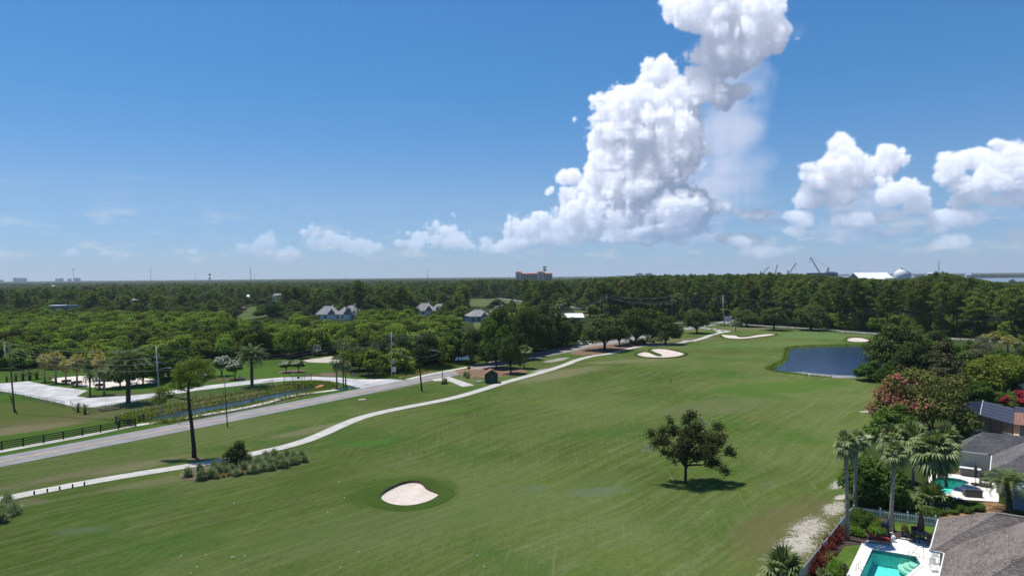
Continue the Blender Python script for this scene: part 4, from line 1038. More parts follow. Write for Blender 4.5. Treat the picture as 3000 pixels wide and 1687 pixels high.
CL_GRASS = [clump('grass_clump', 400+i, .95, .6, 420, L_GRASS, .02, 1.1) for i in range(3)]
CL_STRAW = clump('straw_clump', 405, .55, .4, 220, L_GRASSY, .02, 1.3)
CL_CORD = [clump('cordyline', 410+i, 1.0, .5, 130, L_CORD, .045, 1.2) for i in range(2)]
CL_FERN = clump('fern', 412, .8, .7, 220, L_FERN, .04, 1.5)
CL_AGAVE = clump('spiky_plant', 413, .9, .6, 120, L_PALMY, .035, 1.2)

CROWNS = {}
def plant(kind, loc, H=None, R=None, rz=None, label=None, cat='tree', group=None, name=None, idx=None, lean=None):
    pr_ = PROTO[kind]; idx = random.randrange(len(pr_)) if idx is None else idx % len(pr_)
    H0, R0, tm, cm, ex = pr_[idx]
    sz = (H/H0) if H else 1.0; sx = (R/R0) if R else sz
    o = link(name or kind, None); o.location = (loc[0], loc[1], loc[2] if len(loc) > 2 else 0.03)
    o.rotation_euler = (0, 0, random.uniform(0, 6.28) if rz is None else rz); o.scale = (sx, sx, sz)
    tag(o, label, cat, group)
    link('trunk', tm, o); c = link('crown', cm, o)
    CROWNS.setdefault((kind, idx), c)
    for nm, me in ex: link(nm, me, o)
    return o
def feature(kind, c, bx, by, ty, hw, label, cat='tree', group=None, name=None, idx=None, rz=None, zb=0.0):
    b = Q(c, bx, by); s = CR[c][2]; D = b.y
    n0, n1 = nat(c, bx, by), nat(c, bx, ty)
    # height: where the ray of the top pixel passes over the base
    r = ray(*n1); H = CAM_H+r.z*(D/r.y); R = hw/s*D/FPX
    return plant(kind, (b.x, b.y, 0.02), H, R, rz, label, cat, group, name, idx)
random.seed(11)
OG = 'oaks beside the road'
feature('oak_tree', 'c3', 1275, 948, 528, 235, 'large spreading oak with forked trunk on pine straw beside the road bend', idx=0, rz=.3)
feature('oak_tree', 'c3', 1590, 888, 490, 195, 'tall round oak with stout trunk between road and cart path', idx=1, rz=1.2)
feature('oak_tree', 'c3', 1885, 888, 562, 175, 'round oak standing above the kidney shaped bunker shade', idx=2, rz=2.2)
feature('oak_tree', 'c3', 2205, 778, 505, 135, 'smaller open oak with forked trunk near the road junction', idx=1, rz=3.3)
feature('oak_tree', 'c3', 1425, 905, 610, 110, 'slender oak squeezed between two large roadside oaks', idx=2, rz=4.0)
feature('leafy_tree', 'c3', 185, 1128, 560, 175, 'tall dark tree rising behind the small green shed', idx=0)
feature('oak_tree', 'c3', 330, 1182, 720, 120, 'dark oak on mulch just beside the small green shed', idx=0)
DG = 'dark trees along the far side of the road'; DL = 'dark broadleaf tree in the row lining the wooded side of the road'
for a in [(420, 1040, 500, 160), (560, 985, 560, 130), (650, 962, 430, 150), (760, 935, 520, 140), (905, 915, 640, 100), (250, 1065, 470, 170), (980, 890, 600, 90), (860, 900, 560, 110), (90, 1085, 620, 130), (-60, 1095, 700, 120), (340, 1040, 560, 150), (490, 1005, 500, 140), (700, 945, 600, 120), (830, 920, 640, 110)]:
    feature('dark_tree', 'c3', *a, DL, group=DG, name='roadside_tree')
feature('sabal_palm', 'c3', 838, 735, 440, 70, 'tall cabbage palm in front of the white flat roof', 'palm', idx=2)
feature('full_palm', 'c3', 465, 1132, 915, 105, 'short full fan palm clump on bare ground beside the cart path', 'palm')
feature('oak_tree', 'c3', 1115, 572, 392, 140, 'low wide oak beside the distant side street')
feature('magnolia_tree', 'c3', 195, 560, 425, 95, 'dark rounded tree beside the blue house')
feature('leafy_tree', 'c3', 345, 560, 425, 45, 'narrow columnar dark tree beside the blue house')
feature('oak_tree', 'c4', 480, 622, 395, 125, 'oak with clear trunk behind the far green beside the cross road', idx=0)
feature('oak_tree', 'c4', 790, 622, 385, 150, 'broad dark oak reaching to the ground beside the cross road', idx=1)
feature('oak_tree', 'c4', 250, 592, 430, 110, 'rounded oak across the road near the entrance sign', idx=2)
feature('sabal_palm', 'c4', 158, 632, 542, 34, 'short cabbage palm beside the far bunker and the road', 'palm', idx=2)
# right-hand gardens
feature('oak_tree', 'c4', 1500, 1010, 520, 235, 'large dark oak overhanging the pond bank', idx=2)
feature('leafy_tree', 'c4', 1290, 1045, 862, 135, 'low dark bushy tree at the edge of the pond')
feature('grey_willow', 'c4', 1690, 960, 600, 110, 'pale grey feathery tree beside the large pond oak')
feature('magnolia_tree', 'c4', 1890, 1060, 690, 150, 'dark bronze magnolia behind the pink crape myrtle')
feature('yellow_tree', 'c4', 2310, 1190, 785, 265, 'bright yellow green spreading tree behind the solar roof')
feature('red_crape_myrtle', 'c4', 2545, 1320, 1120, 130, 'small crape myrtle covered in red blossom by the terracotta roof')
feature('leafy_tree', 'c6', 1280, 480, 188, 190, 'rounded green tree in front of the pink crape myrtle', idx=1)
feature('grey_willow', 'c4', 2230, 900, 660, 120, 'soft grey green tree near the cream palms')
for a in [(2330, 800, 640, 60), (2440, 810, 672, 70), (2510, 830, 700, 60), (2250, 790, 660, 55)]:
    feature('yellowing_palm', 'c4', *a, 'pale cream fan palm in the cluster by the garden wall', 'palm', 'cream palms behind the yellow tree', name='fan_palm')
GLAB = 'garden tree filling the belt between the pond and the houses'
for c, bx, by, ty, hw, kd in [('c4', 1620, 1050, 700, 150, 'dark_tree'), ('c4', 1780, 1010, 640, 130, 'leafy_tree'), ('c4', 2010, 980, 700, 120, 'leafy_tree'), ('c4', 2120, 1100, 780, 150, 'dark_tree'), ('c4', 1950, 1160, 830, 150, 'magnolia_tree'), ('c4', 2480, 1080, 800, 150, 'yellow_tree'), ('c4', 2060, 1240, 960, 130, 'dark_tree'), ('c4', 1980, 1330, 1060, 120, 'dark_tree'), ('c4', 1850, 900, 610, 130, 'dark_tree'), ('c4', 2150, 880, 690, 110, 'leafy_tree'), ('c4', 2370, 930, 760, 120, 'leafy_tree'), ('c4', 1420, 920, 620, 110, 'dark_tree'), ('c4', 2200, 1270, 1010, 120, 'leafy_tree'), ('c4', 2420, 1180, 900, 120, 'leafy_tree'), ('c4', 1440, 1060, 890, 90, 'leafy_tree'), ('c4', 1560, 1010, 640, 140, 'leafy_tree'), ('c4', 2570, 980, 740, 120, 'dark_tree'), ('c4', 1740, 860, 640, 90, 'grey_willow'), ('c4', 2420, 1270, 1130, 80, 'leafy_tree')]:
    feature(kd, c, bx, by, ty, hw, GLAB, group='garden trees between pond and houses', name='garden_tree')
# pink crape myrtle with its blossom on the golf side
pcm = feature('pink_crape_myrtle', 'c6', 1490, 425, -80, 325, 'huge crape myrtle with pink blossom along its side facing the fairway', name='pink_crape_myrtle', rz=0)
def blossoms(o, kind, mat, n, size, fn, seed):
    rng = np.random.default_rng(seed); H0, R0, tm, cm, ex = PROTO[kind][0]
    co = np.zeros(len(cm.vertices)*3, np.float32); cm.vertices.foreach_get('co', co); P = co.reshape(-1, 4, 3).mean(1)
    sc = fn(P)+rng.uniform(0, .25, len(P)); sc += .35*np.sin(P[:, 0]*2.1)*np.sin(P[:, 1]*2.3+1)*np.sin(P[:, 2]*2.6)
    idx = np.argsort(-sc)[:n]; P = P[idx]; d = unit(P-np.array([0, 0, H0*.4])); P = P+d*.18
    V, F = cards(rng, P, d+rng.normal(size=P.shape)*.5, size, .75); link('blossoms', mesh_np('blossoms', V, F, mat), o)
def pinkf(P):
    d = unit(P-np.array([0, 0, 4.5])); r = np.linalg.norm((P-np.array([0, 0, 4.5]))/np.array([6.4, 6.4, 6.5]), axis=1)
    return -1.3*d[:, 0]-.25*d[:, 1]+np.clip(r, 0, 1.05)*.8-np.abs(d[:, 2]-.35)*.5-np.where(d[:, 0] > -.25, 1.2, 0)+np.where((d[:, 2] > .75) & (d[:, 0] < .1), .55, 0)
blossoms(pcm, 'pink_crape_myrtle', L_PINK, 1250, .18, pinkf, 3)
# palms by the pools
feature('sabal_palm', 'c6', 945, 1188, 432, 105, 'tall cabbage palm leaning by the picket fence corner beside the red lounger', 'palm', idx=0, rz=3.4)
feature('sabal_palm', 'c6', 1000, 985, 418, 105, 'tall cabbage palm standing just behind the fence corner', 'palm', idx=0, rz=0.3)
feature('sabal_palm', 'c6', 1258, 1172, 498, 110, 'leaning cabbage palm with grey trunk behind the white heron statue', 'palm', idx=1, rz=0.1)
feature('full_palm', 'c6', 1570, 905, 455, 190, 'bushy cabbage palm with hanging dead leaves beside the curved pool', 'palm')
feature('full_palm', 'c6', 1420, 800, 385, 150, 'large cabbage palm behind the leaning palm, its crown full', 'palm')
feature('full_palm', 'c6', 1660, 800, 400, 130, 'cabbage palm close to the cream garage wall', 'palm')
feature('full_palm', 'c6', 1260, 760, 390, 110, 'cabbage palm in front of the rounded green tree', 'palm')
feature('palmetto', 'c6', 1560, 955, 760, 165, 'dark fan palm filling the corner of the curved pool deck', 'palm')
feature('palmetto', 'c6', 1390, 985, 850, 110, 'low pale fan palm behind the picket fence', 'palm')
feature('pindo_palm', 'c6', 2115, 985, 680, 205, 'feathery blue green palm beside the white patio deck', 'palm')
feature('dense_shrub', 'c6', 1130, 940, 560, 230, 'large dense dark green shrub between the tall palms', 'shrub')
feature('dense_shrub', 'c6', 1020, 1110, 980, 75, 'dark glossy shrub at the picket fence corner', 'shrub')
feature('palmetto', 'd6', 150, 850, 500, 290, 'spiky palmetto growing on the golf side of the picket fence', 'shrub')
feature('palmetto', 'd6', 560, 850, 730, 110, 'small palmetto inside the fence near the pool ladder', 'shrub')
for a in [(1690, 990, 945, 60), (1600, 1000, 950, 55)]: feature('shrub', 'c6', *a, 'rounded blue green shrub behind the picket fence', 'shrub', 'rounded shrubs behind the picket fence')
for a in [(1790, 985, 930, 55), (1500, 1010, 950, 50), (1880, 975, 915, 60)]: feature('shrub', 'c6', *a, 'loose green shrub below the curved pool patio', 'shrub', 'loose shrubs below the patio')
feature('shrub', 'c6', 1800, 460, 335, 45, 'yellow green shrub against the screened pool cage', 'shrub')
# park palms and trees
feature('date_palm', 'c5', 1090, 528, 88, 185, 'large date palm with arching fronds beside the gravel driveway bend', 'palm', rz=.4)
feature('date_palm', 'c5', 2140, 382, 48, 135, 'date palm standing alone on the bright lawn', 'palm', rz=1.9)
YG = 'cabbage palms around the sand court'; YL = 'yellowing cabbage palm on the strip beside the sand court'
for a in [(380, 345, 118, 70), (475, 357, 100, 80), (655, 377, 122, 75), (845, 402, 125, 70), (820, 330, 75, 75), (560, 362, 165, 65)]:
    feature('yellowing_palm', 'c5', *a, YL, 'palm', YG, name='cabbage_palm')
feature('pindo_palm', 'c5', 765, 462, 235, 66, 'short shaggy palm at the tip of the gravel lot', 'palm')
feature('sabal_palm', 'c5', 885, 452, 225, 70, 'leaning palm with thin crown beside the shaggy palm', 'palm', idx=2)
feature('sabal_palm', 'c2', 985, 1332, 1015, 85, 'fan palm at the driveway mouth with its trunk clear', 'palm', idx=2)
feature('sabal_palm', 'c2', 1075, 1318, 1065, 70, 'second fan palm at the driveway mouth, half behind the pole', 'palm', idx=2)
feature('leafy_tree', 'c1', 1210, 1322, 915, 175, 'round tree behind the large date palm by the sand court')
feature('leafy_tree', 'c1', 1440, 1302, 860, 190, 'spreading tree over the picnic tables by the sand court')
feature('leafy_tree', 'c1', 1700, 1245, 838, 230, 'broad bright green tree behind the lone pine crown')
feature('leafy_tree', 'c1', 980, 1200, 930, 130, 'small tree behind the yellowing palms')
feature('white_crape_myrtle', 'c1', 2230, 1207, 985, 88, 'white flowering crape myrtle on the lawn, the taller one')
feature('white_crape_myrtle', 'c1', 2365, 1242, 1022, 82, 'white flowering crape myrtle beside the drum litter bin', rz=1.1)
for a in [(475, 1172, 1038, 62), (600, 1168, 1033, 60)]:
    o = feature('white_crape_myrtle', 'c2', *a, 'rounded white flowering bush on the mulch ring', 'shrub', 'white flowering bushes on the lawn', name='flowering_bush'); o.scale.z *= 1.0
for a in [(70, 1266, 1200, 40), (230, 1252, 1145, 62), (300, 1246, 1135, 66), (370, 1238, 1145, 62), (160, 1258, 1175, 48)]:
    feature('sago_palm', 'c1', *a, 'small dark palm in the row behind the gravel lot', 'palm', 'small palms behind the gravel lot', name='small_palm')
for a in [(665, 600, 520, 42), (722, 618, 528, 46)]: feature('sago_palm', 'c5', *a, 'small sago palm by the chain link fence', 'palm', 'sago palms at the fence')
feature('purple_crape_myrtle', 'c2', 15, 565, 485, 62, 'purple flowering crape myrtle beside the distant fairway')
YT = feature('young_tree', 'd4', 720, 532, 345, 80, 'small dark rounded oak growing in the ornamental grass bed')

# the lone oak on the fairway, limb by limb
def lone_oak():
    b = Q('d5', 755, 1140); k = b.y/FPX/CR['d5'][2]; rng = np.random.default_rng(77); random.seed(77)
    spots = [(820, 400, .42, 0), (790, 440, .55, .3), (740, 470, .5, -.5), (600, 490, .38, .4), (590, 440, .2, .4), (880, 430, .3, .6), (500, 570, .62, -.6), (400, 610, .55, .3), (640, 600, .85, .8), (760, 590, .95, -.9),
             (900, 570, .85, .9), (1070, 520, .42, -.4), (1130, 560, .5, .5), (1160, 640, .38, 0), (1010, 640, .9, -.8), (1130, 720, .7, .7), (440, 690, .62, -.5), (550, 720, .85, 1.2), (680, 740, .95, -1.3), (800, 760, 1.0, 1.3),
             (930, 780, .95, -1.2), (1060, 800, .8, .6), (1200, 800, .5, -.3), (1265, 830, .36, .1), (620, 850, .6, .8), (660, 930, .28, .6), (900, 880, .7, 1.0), (1000, 900, .7, -.8), (1090, 940, .6, .5), (1160, 1000, .5, -.2), (1190, 1030, .34, 0), (520, 800, .42, -.3), (720, 850, .5, -1.1),
             (860, 660, .8, 1.7), (700, 660, .8, -1.8), (980, 720, .8, 1.8), (1240, 780, .3, .2)]
    bl = [(((X-755)*k, dy*1.1, (1140-Y)*k), (r*1.0, r*1.0, r*.8)) for X, Y, r, dy in spots]
    P, N = blob_leaves(rng, bl, 15000, .5, .3)
    P = P+rng.normal(size=P.shape)*.2
    V, F = cards(rng, P, N, .11, .6)
    root = thing('oak_tree', 'lone open oak with patchy crown standing on the fairway', 'tree', (b.x, b.y, .03))
    link('crown', mesh_np('lone_oak_crown', V, F, leafmat('lone_oak_leaf', (0.02, 0.028, 0.010), (0.075, 0.09, 0.034), .15, gain=1.0)), root)
    path = [(0, 0, -.1), (0, 0, .15), (.02, 0, 1.2), (.05, .05, 2.2), (.15, 0, 3.6), (.3, 0, 5.6), (.5, 0, 7.6)]
    branch_mb(path, [.32, .2, .165, .15, .12, .08, .03], bl, .012, start=(.42, .8)).build('trunk', BARKD, root, True)
    # grey bare twigs on the left tip and by the top
    tb = [(((X-755)*k, dy, (1140-Y)*k), (r, r, r*.8)) for X, Y, r, dy in [(350, 760, .5, 0), (420, 770, .55, .3), (930, 470, .5, .3), (980, 510, .4, 0), (310, 790, .3, 0), (650, 790, .4, -1.0), (580, 870, .35, -.6)]]
    P, N = blob_leaves(rng, tb, 900, .3, .6, 0.0); V, F = cards(rng, P, N, .13, .10)
    link('bare_twigs', mesh_np('bare_twigs', V, F, L_DEAD), root)
    return root
lone_oak()
def lone_pine():
    b = Q('c5', 1650, 988); k = b.y/FPX/CR['c5'][2]; rng = np.random.default_rng(5); random.seed(5)
    def w(X, Y, dy=0): return ((X-1650)*k, dy, (988-Y)*k)
    tr = [w(1650, 1000), w(1648, 900), w(1632, 700), w(1615, 560), w(1608, 440), w(1612, 330), w(1640, 230), w(1660, 170)]
    mb = MB(); mb.tube(tr, [.36, .29, .24, .22, .19, .13, .08, .03], 10)
    crown = [(1530, 250, .8, .3), (1590, 200, .9, -.5), (1660, 170, .9, .2), (1740, 190, .85, .5), (1800, 240, .7, -.2), (1560, 300, .7, -.8), (1640, 260, 1.0, .9), (1720, 270, .95, -.9), (1790, 300, .6, .4), (1690, 220, .9, 1.0), (1500, 280, .45, 0), (1620, 300, .8, -.4),
             (1640, 360, .55, .4), (1560, 390, .5, -.4), (1690, 370, .45, .3), (1600, 370, .5, .8), (1470, 370, .6, .2), (1400, 400, .7, -.3), (1360, 440, .6, .3), (1430, 450, .7, .4), (1330, 490, .6, 0), (1390, 500, .6, -.5), (1300, 500, .4, .2), (1340, 400, .4, .2), (1740, 330, .5, 0), (1530, 360, .4, .5)]
    bl = [(w(X, Y, dy), (r*1.25, r*1.25, r*.8)) for X, Y, r, dy in crown]
    for p, q_ in (((1600, 490), (1480, 465)), ((1620, 500), (1660, 470)), ((1600, 575), (1540, 570)), ((1612, 400), (1690, 370)), ((1610, 420), (1550, 390)), ((1612, 330), (1530, 260)), ((1618, 310), (1740, 280)), ((1630, 260), (1790, 260)), ((1480, 465), (1400, 430)), ((1480, 465), (1340, 490))):
        mb.tube([w(*p), w((p[0]+q_[0])/2, (p[1]+q_[1])/2+6), w(*q_)], [.10, .08, .045], 6, cap=False)
    root = thing('pine_tree', 'lone tall pine with bare trunk standing between road and cart path', 'tree', (b.x, b.y, .03))
    mb.build('trunk', BARKD, root, True)
    P, N = blob_leaves(rng, bl, 9000, .4, .4, .5, 1.2); V, F = cards(rng, P, N, .17, .2)
    link('crown', mesh_np('lone_pine_crown', V, F, leafmat('lone_pine_needle', (0.055, 0.085, 0.016), (0.20, 0.25, 0.065), .3)), root)
lone_pine()

# ------------------------------------------------------------------ woods
ROADS = [ribbon(road_l, 11), ribbon(cross_l, 12), ribbon(far_road, 12)]
EXCL = [l+r[::-1] for l, r in ROADS]+[offset_loop(pond_r, 4), offset_loop(wpond_r, 2.0), turf_out, lawn_pts, offset_loop(ccw(clear1), 3), offset_loop(ccw(clear2), 3), clear3, clear4, bay, poly('c2', [(640, 1050), (930, 1005), (1040, 1010), (1010, 1085), (700, 1080)])]
EXCL += BUILD_EXCL
VIEWS = []
for h_ in FARH:
    n0 = nat(h_[0], h_[1], h_[2]); hw_ = .5*h_[3]/CR[h_[0]][2]; b_ = Q(h_[0], h_[1], h_[2]); VIEWS.append((n0[0]-hw_*.95, n0[0]+hw_*.95, b_.y, h_[6]*1.0))
for c_, X_, Y_, w_, z_ in (('c3', 930, 672, 285, 2.5), ('c1', 650, 562, 340, 3.5), ('c2', 435, 500, 190, 6.0)):
    n0 = nat(c_, X_, Y_); b_ = Q(c_, X_, Y_); VIEWS.append((n0[0]-.48*w_/CR[c_][2], n0[0]+.48*w_/CR[c_][2], b_.y, z_))
for cl_p in (clear1, clear2, clear3):
    q_ = np.array(cl_p); px_c = pxs = 1500+2000*q_[:, 0]/q_[:, 1]; VIEWS.append((px_c.min()+6, px_c.max()-6, q_[:, 1].min()+10, 0.5))
def keep(P, hgt=9.0):
    P = np.asarray(P); k = np.ones(len(P), bool); px_ = 1500+2000*P[:, 0]/P[:, 1]
    for x0, x1, Dh, ze in VIEWS:
        # line of sight from the camera to the eaves must pass over the tree
        los = CAM_H-(CAM_H-ze)*P[:, 1]/Dh
        k &= ~((px_ > x0) & (px_ < x1) & (P[:, 1] < Dh) & (P[:, 1] > Dh*.45) & (los < hgt))
    for e in EXCL: k &= ~inside(P, e)
    return P[k]
def scatter(rng, region, sp, jit=.38):
    R_ = np.asarray(region); lo, hi = R_.min(0), R_.max(0)
    nx, ny = int((hi[0]-lo[0])/sp)+1, int((hi[1]-lo[1])/(sp*.866))+1
    I, J = np.meshgrid(np.arange(nx), np.arange(ny), indexing='ij')
    P = np.column_stack([(lo[0]+(I+.5*(J % 2))*sp).ravel(), (lo[1]+J*sp*.866).ravel()])
    P += rng.uniform(-jit, jit, P.shape)*sp
    return keep(P[inside(P, region)])
def pxof(P): return 1500+2000*P[:, 0]/P[:, 1]
def stuff(name, label, cat, P, S, kinds, seed, trunks=True):
    """one mass of many trees: points carrying size and turn, planted with the crowns of trees already standing"""
    rng = np.random.default_rng(seed); n = len(P)
    me = bpy.data.meshes.new(name); me.vertices.add(n)
    me.vertices.foreach_set('co', np.column_stack([P, np.zeros(n)]).astype(np.float32).ravel())
    def attr(nm, typ, arr):
        a = me.attributes.new(nm, typ, 'POINT'); a.data.foreach_set('value', np.ascontiguousarray(arr))
    attr('sx', 'FLOAT', S[:, 0].astype(np.float32)); attr('sz', 'FLOAT', S[:, 1].astype(np.float32))
    attr('turn', 'FLOAT', rng.uniform(0, 6.28, n).astype(np.float32)); attr('pick', 'INT', rng.integers(0, len(kinds), n).astype(np.int32))
    o = link(name, me); tag(o, label, cat, None, 'stuff')
    ng = bpy.data.node_groups.new(name+'_plant', 'GeometryNodeTree')
    ng.interface.new_socket('Geometry', in_out='INPUT', socket_type='NodeSocketGeometry'); ng.interface.new_socket('Geometry', in_out='OUTPUT', socket_type='NodeSocketGeometry')
    N_ = ng.nodes; gi = N_.new('NodeGroupInput'); go = N_.new('NodeGroupOutput'); jo = N_.new('GeometryNodeJoinGeometry')
    def named(nm, typ):
        a = N_.new('GeometryNodeInputNamedAttribute'); a.data_type = typ; a.inputs[0].default_value = nm; return a.outputs[0]
    tu, sx, sz, pk = named('turn', 'FLOAT'), named('sx', 'FLOAT'), named('sz', 'FLOAT'), named('pick', 'INT')
    cs = N_.new('ShaderNodeCombineXYZ'); cr = N_.new('ShaderNodeCombineXYZ')
    for i_, s_ in ((0, sx), (1, sx), (2, sz)): ng.links.new(s_, cs.inputs[i_])
    ng.links.new(tu, cr.inputs[2])
    for which in ((0, 1) if trunks else (0,)):
        jn = N_.new('GeometryNodeJoinGeometry')
        for kd in reversed(kinds):
            ob = CROWNS[kd]
            if which: ob = [c for c in ob.parent.children if c.name.startswith('trunk')][0]
            oi = N_.new('GeometryNodeObjectInfo'); oi.inputs[0].default_value = ob; oi.inputs[1].default_value = True; oi.transform_space = 'ORIGINAL'
            ng.links.new(oi.outputs['Geometry'], jn.inputs[0])
        ip = N_.new('GeometryNodeInstanceOnPoints'); ip.inputs['Pick Instance'].default_value = True
        ng.links.new(gi.outputs[0], ip.inputs['Points']); ng.links.new(jn.outputs[0], ip.inputs['Instance']); ng.links.new(pk, ip.inputs['Instance Index'])
        ng.links.new(cr.outputs[0], ip.inputs['Rotation']); ng.links.new(cs.outputs[0], ip.inputs['Scale'])
        ng.links.new(ip.outputs[0], jo.inputs[0])
    ng.links.new(jo.outputs[0], go.inputs[0])
    md = o.modifiers.new('plant', 'NODES'); md.node_group = ng
    return o
wr = np.random.default_rng(21)
# --- dense thicket left of the road
thick_reg = poly('n', [(-250, 1098), (0, 1088), (150, 1082), (300, 1068), (560, 1062), (790, 1057), (885, 1052), (968, 1036), (1010, 1052), (1036, 1100), (1140, 1104), (1250, 1083), (1300, 1074), (1345, 1068), (1320, 1000), (1340, 960), (1300, 940), (1180, 944), (1000, 944), (850, 946), (700, 942), (500, 946), (300, 944), (0, 945), (-250, 950)])
P = scatter(wr, thick_reg, 6.2)
d_ = np.hypot(P[:, 0], P[:, 1]); P = P[np.argsort(d_)]
def th_h(p):
    base = 7.6+2.0*math.sin(p[0]*.045+1)*math.sin(p[1]*.05)+random.uniform(-1.3, 1.5)
    if p[1] > 300: base *= .92
    return max(4.5, base)
NT_ = 280
for p in P[:NT_]:
    H = th_h(p); dk = random.random() < .2; plant('dark_tree' if dk else 'thicket_tree', (p[0], p[1], 0), H*(1.15 if dk else 1.0), random.uniform(3.2, 4.4), None, 'leafy tree crowded into the dense green thicket beyond the park lawn', 'tree', 'trees of the thicket beyond the lawn', name='thicket_tree')
for kd in range(4): CROWNS.setdefault(('thicket_tree', kd), None)
rest = P[NT_:]
stuff('thicket', 'dense green thicket stretching back from the park lawn towards the houses', 'thicket', rest, np.array([(random.uniform(.85, 1.15), th_h(p)/8.0) for p in rest]), [('thicket_tree', i) for i in range(4)], 1)
rs_reg = poly('c3', [(-260, 1085), (0, 1068), (420, 990), (640, 935), (1000, 868), (1010, 800), (960, 700), (700, 690), (420, 660), (300, 700), (120, 780), (40, 900)])
P = scatter(wr, rs_reg, 5.6)
for p in P[:90]: plant(random.choice(['dark_tree', 'thicket_tree', 'dark_tree', 'leafy_tree']), (p[0], p[1], 0), random.uniform(8.0, 12.5), random.uniform(3.6, 4.8), None, 'tree in the dark grove between the woodland pond and the road', 'tree', 'trees of the grove by the woodland pond', name='grove_tree')
# --- pine woods behind the cross road, right
pine_reg = poly('c4', [(-900, 520), (0, 548), (300, 572), (900, 612), (1300, 640), (1700, 668), (2100, 690), (2700, 735), (3100, 770)])+[xy(AT(3400, 900, 620)), xy(AT(3300, 900, 800)), xy(AT(2600, 900, 1000)), xy(AT(2000, 900, 1050)), xy(AT(1700, 900, 900)), xy(AT(1750, 900, 520))]
P = scatter(wr, pine_reg, 8.2)
d_ = np.hypot(P[:, 0], P[:, 1]); P = P[np.argsort(d_)]
SKYL = np.array([(-400, 846), (0, 842), (300, 832), (700, 828), (1200, 822), (1350, 820), (1480, 817), (1560, 819), (1640, 820), (1750, 814), (1900, 805), (2100, 799), (2250, 796), (2400, 806), (2500, 815), (2620, 821), (2700, 812), (2755, 794), (2800, 808), (2870, 819), (2950, 835), (3000, 831), (3600, 835)], float)
def cap_h(p):
    px_ = 1500+2000*p[0]/p[1]; yt = np.interp(px_, SKYL[:, 0], SKYL[:, 1]); yh = 823-26*px_/3000
    return CAM_H-(yt-yh)*p[1]/2000
def pine_h(p):
    px_ = 1500+2000*p[0]/p[1]
    h = 19.0+3.0*math.sin(p[0]*.07+1)*math.sin(p[1]*.06)+random.uniform(-5.5, 5.5)
    return max(9.0, min(h, cap_h(p)*random.uniform(.86, 1.0)))
def pine_h_old(p):
    px_ = 1500+2000*p[0]/p[1]
    top = 21.0 if px_ > 1900 else 19.0
    return top+random.uniform(-4.0, 3.4)
NP_ = 280
for p in P[:NP_]:
    plant('pine_tree', (p[0], p[1], 0), pine_h(p), random.uniform(2.9, 4.0), None, 'tall slender pine in the woods behind the cross road', 'tree', 'pines of the woods behind the cross road')
rest = P[NP_:]
stuff('pine_wood', 'deep pine wood rising behind the first rows of pines on the cross road', 'wood', rest, np.array([(random.uniform(.9, 1.25), pine_h(p)/20.0) for p in rest]), [('pine_tree', i) for i in range(5)], 2)
# understorey along the pine edge
edge = scatter(wr, pine_reg, 6.0); edge = edge[np.argsort(np.hypot(edge[:, 0], edge[:, 1]))][:900]
stuff('understorey', 'green undergrowth filling the space under the pines', 'undergrowth', edge, np.array([(random.uniform(.55, 1.0), random.uniform(.45, .95)) for p in edge]), [('thicket_tree', i) for i in range(4)], 3)
# --- pines at the back left of the thicket
lp_reg = poly('n', [(-250, 945), (0, 938), (200, 930), (230, 915), (0, 905), (-250, 910)])
for q_ in (poly('n', [(560, 915), (640, 912), (640, 900), (560, 902)]),): pass
P = scatter(wr, lp_reg, 9.0)
for p in P[:60]:
    plant('pine_tree', (p[0], p[1], 0), random.uniform(15, 19), random.uniform(3.2, 4.4), None, 'tall pine in the stand beyond the thicket by the long low building', 'tree', 'pines behind the thicket')
# single taller pines that stand out
for c, bx, by, ty, hw, lab in [('c2', 1195, 660, 258, 100, 'tall broad crowned pine beside the grey roofed houses'), ('c2', 665, 600, 330, 80, 'tall slender pine beside the low grey roofed house'), ('c2', 1085, 640, 330, 50, 'thin pine with bare trunk in front of the grey roof'), ('c2', 1640, 700, 310, 80, 'pine tree between the two grey roofed houses'),
                               ('c1', 1870, 560, 310, 90, 'pine tree standing beside the white two storey house'), ('c1', 480, 600, 330, 60, 'pine in front of the long low white building'), ('c1', 690, 560, 350, 90, 'vine covered pine beside the long low building')]:
    feature('pine_tree', c, bx, by, ty, hw, lab)
# --- everything farther: suburb trees to the horizon
FP, FS = [], []; FPp, FSp = [], []
D = 395.0
while D < 9500:
    sp = max(8.5, .0105*D); half = .82*D+40; n = int(2*half/sp)
    for i in range(n):
        x = -half+(i+.5)*sp+wr.uniform(-.5, .5)*sp; y = D+wr.uniform(-.5, .5)*sp*1.3
        FP.append((x, y))
    D += max(8.0, sp*1.15)
FP = np.array(FP); FP = keep(FP)
for rg in (thick_reg, pine_reg, lp_reg): FP = FP[~inside(FP, rg)]
# open gaps like streets and yards
gap = np.sin(FP[:, 0]*.021+1.0)*np.sin(FP[:, 1]*.017+2.0)+.5*np.sin(FP[:, 0]*.05)*np.sin(FP[:, 1]*.043)
FP = FP[(gap > -.85) | (FP[:, 1] > 1500)]
px_ = pxof(FP); isp = wr.random(len(FP)) < np.clip(.22+.5*(px_ > 1350)*(FP[:, 1] < 1600), 0, 1)
big = np.clip(FP[:, 1]/1400, 1, 5)
hb = wr.uniform(8, 13, len(FP)); hb = np.where(FP[:, 1] > 2000, wr.uniform(9, 17, len(FP)), hb)
A_ = FP[~isp]; SA = np.column_stack([wr.uniform(.9, 1.4, len(A_))*big[~isp], hb[~isp]/11.0])
B_ = FP[isp]; hp = np.where(pxof(B_) > 1350, wr.uniform(14, 23.5, len(B_)), wr.uniform(12, 19, len(B_))); hp = np.maximum(np.minimum(hp, np.array([cap_h(p) for p in B_])*wr.uniform(.85, 1, len(B_))), 7); SB = np.column_stack([wr.uniform(.95, 1.3, len(B_))*np.clip(big[isp], 1, 4), hp/20.0])
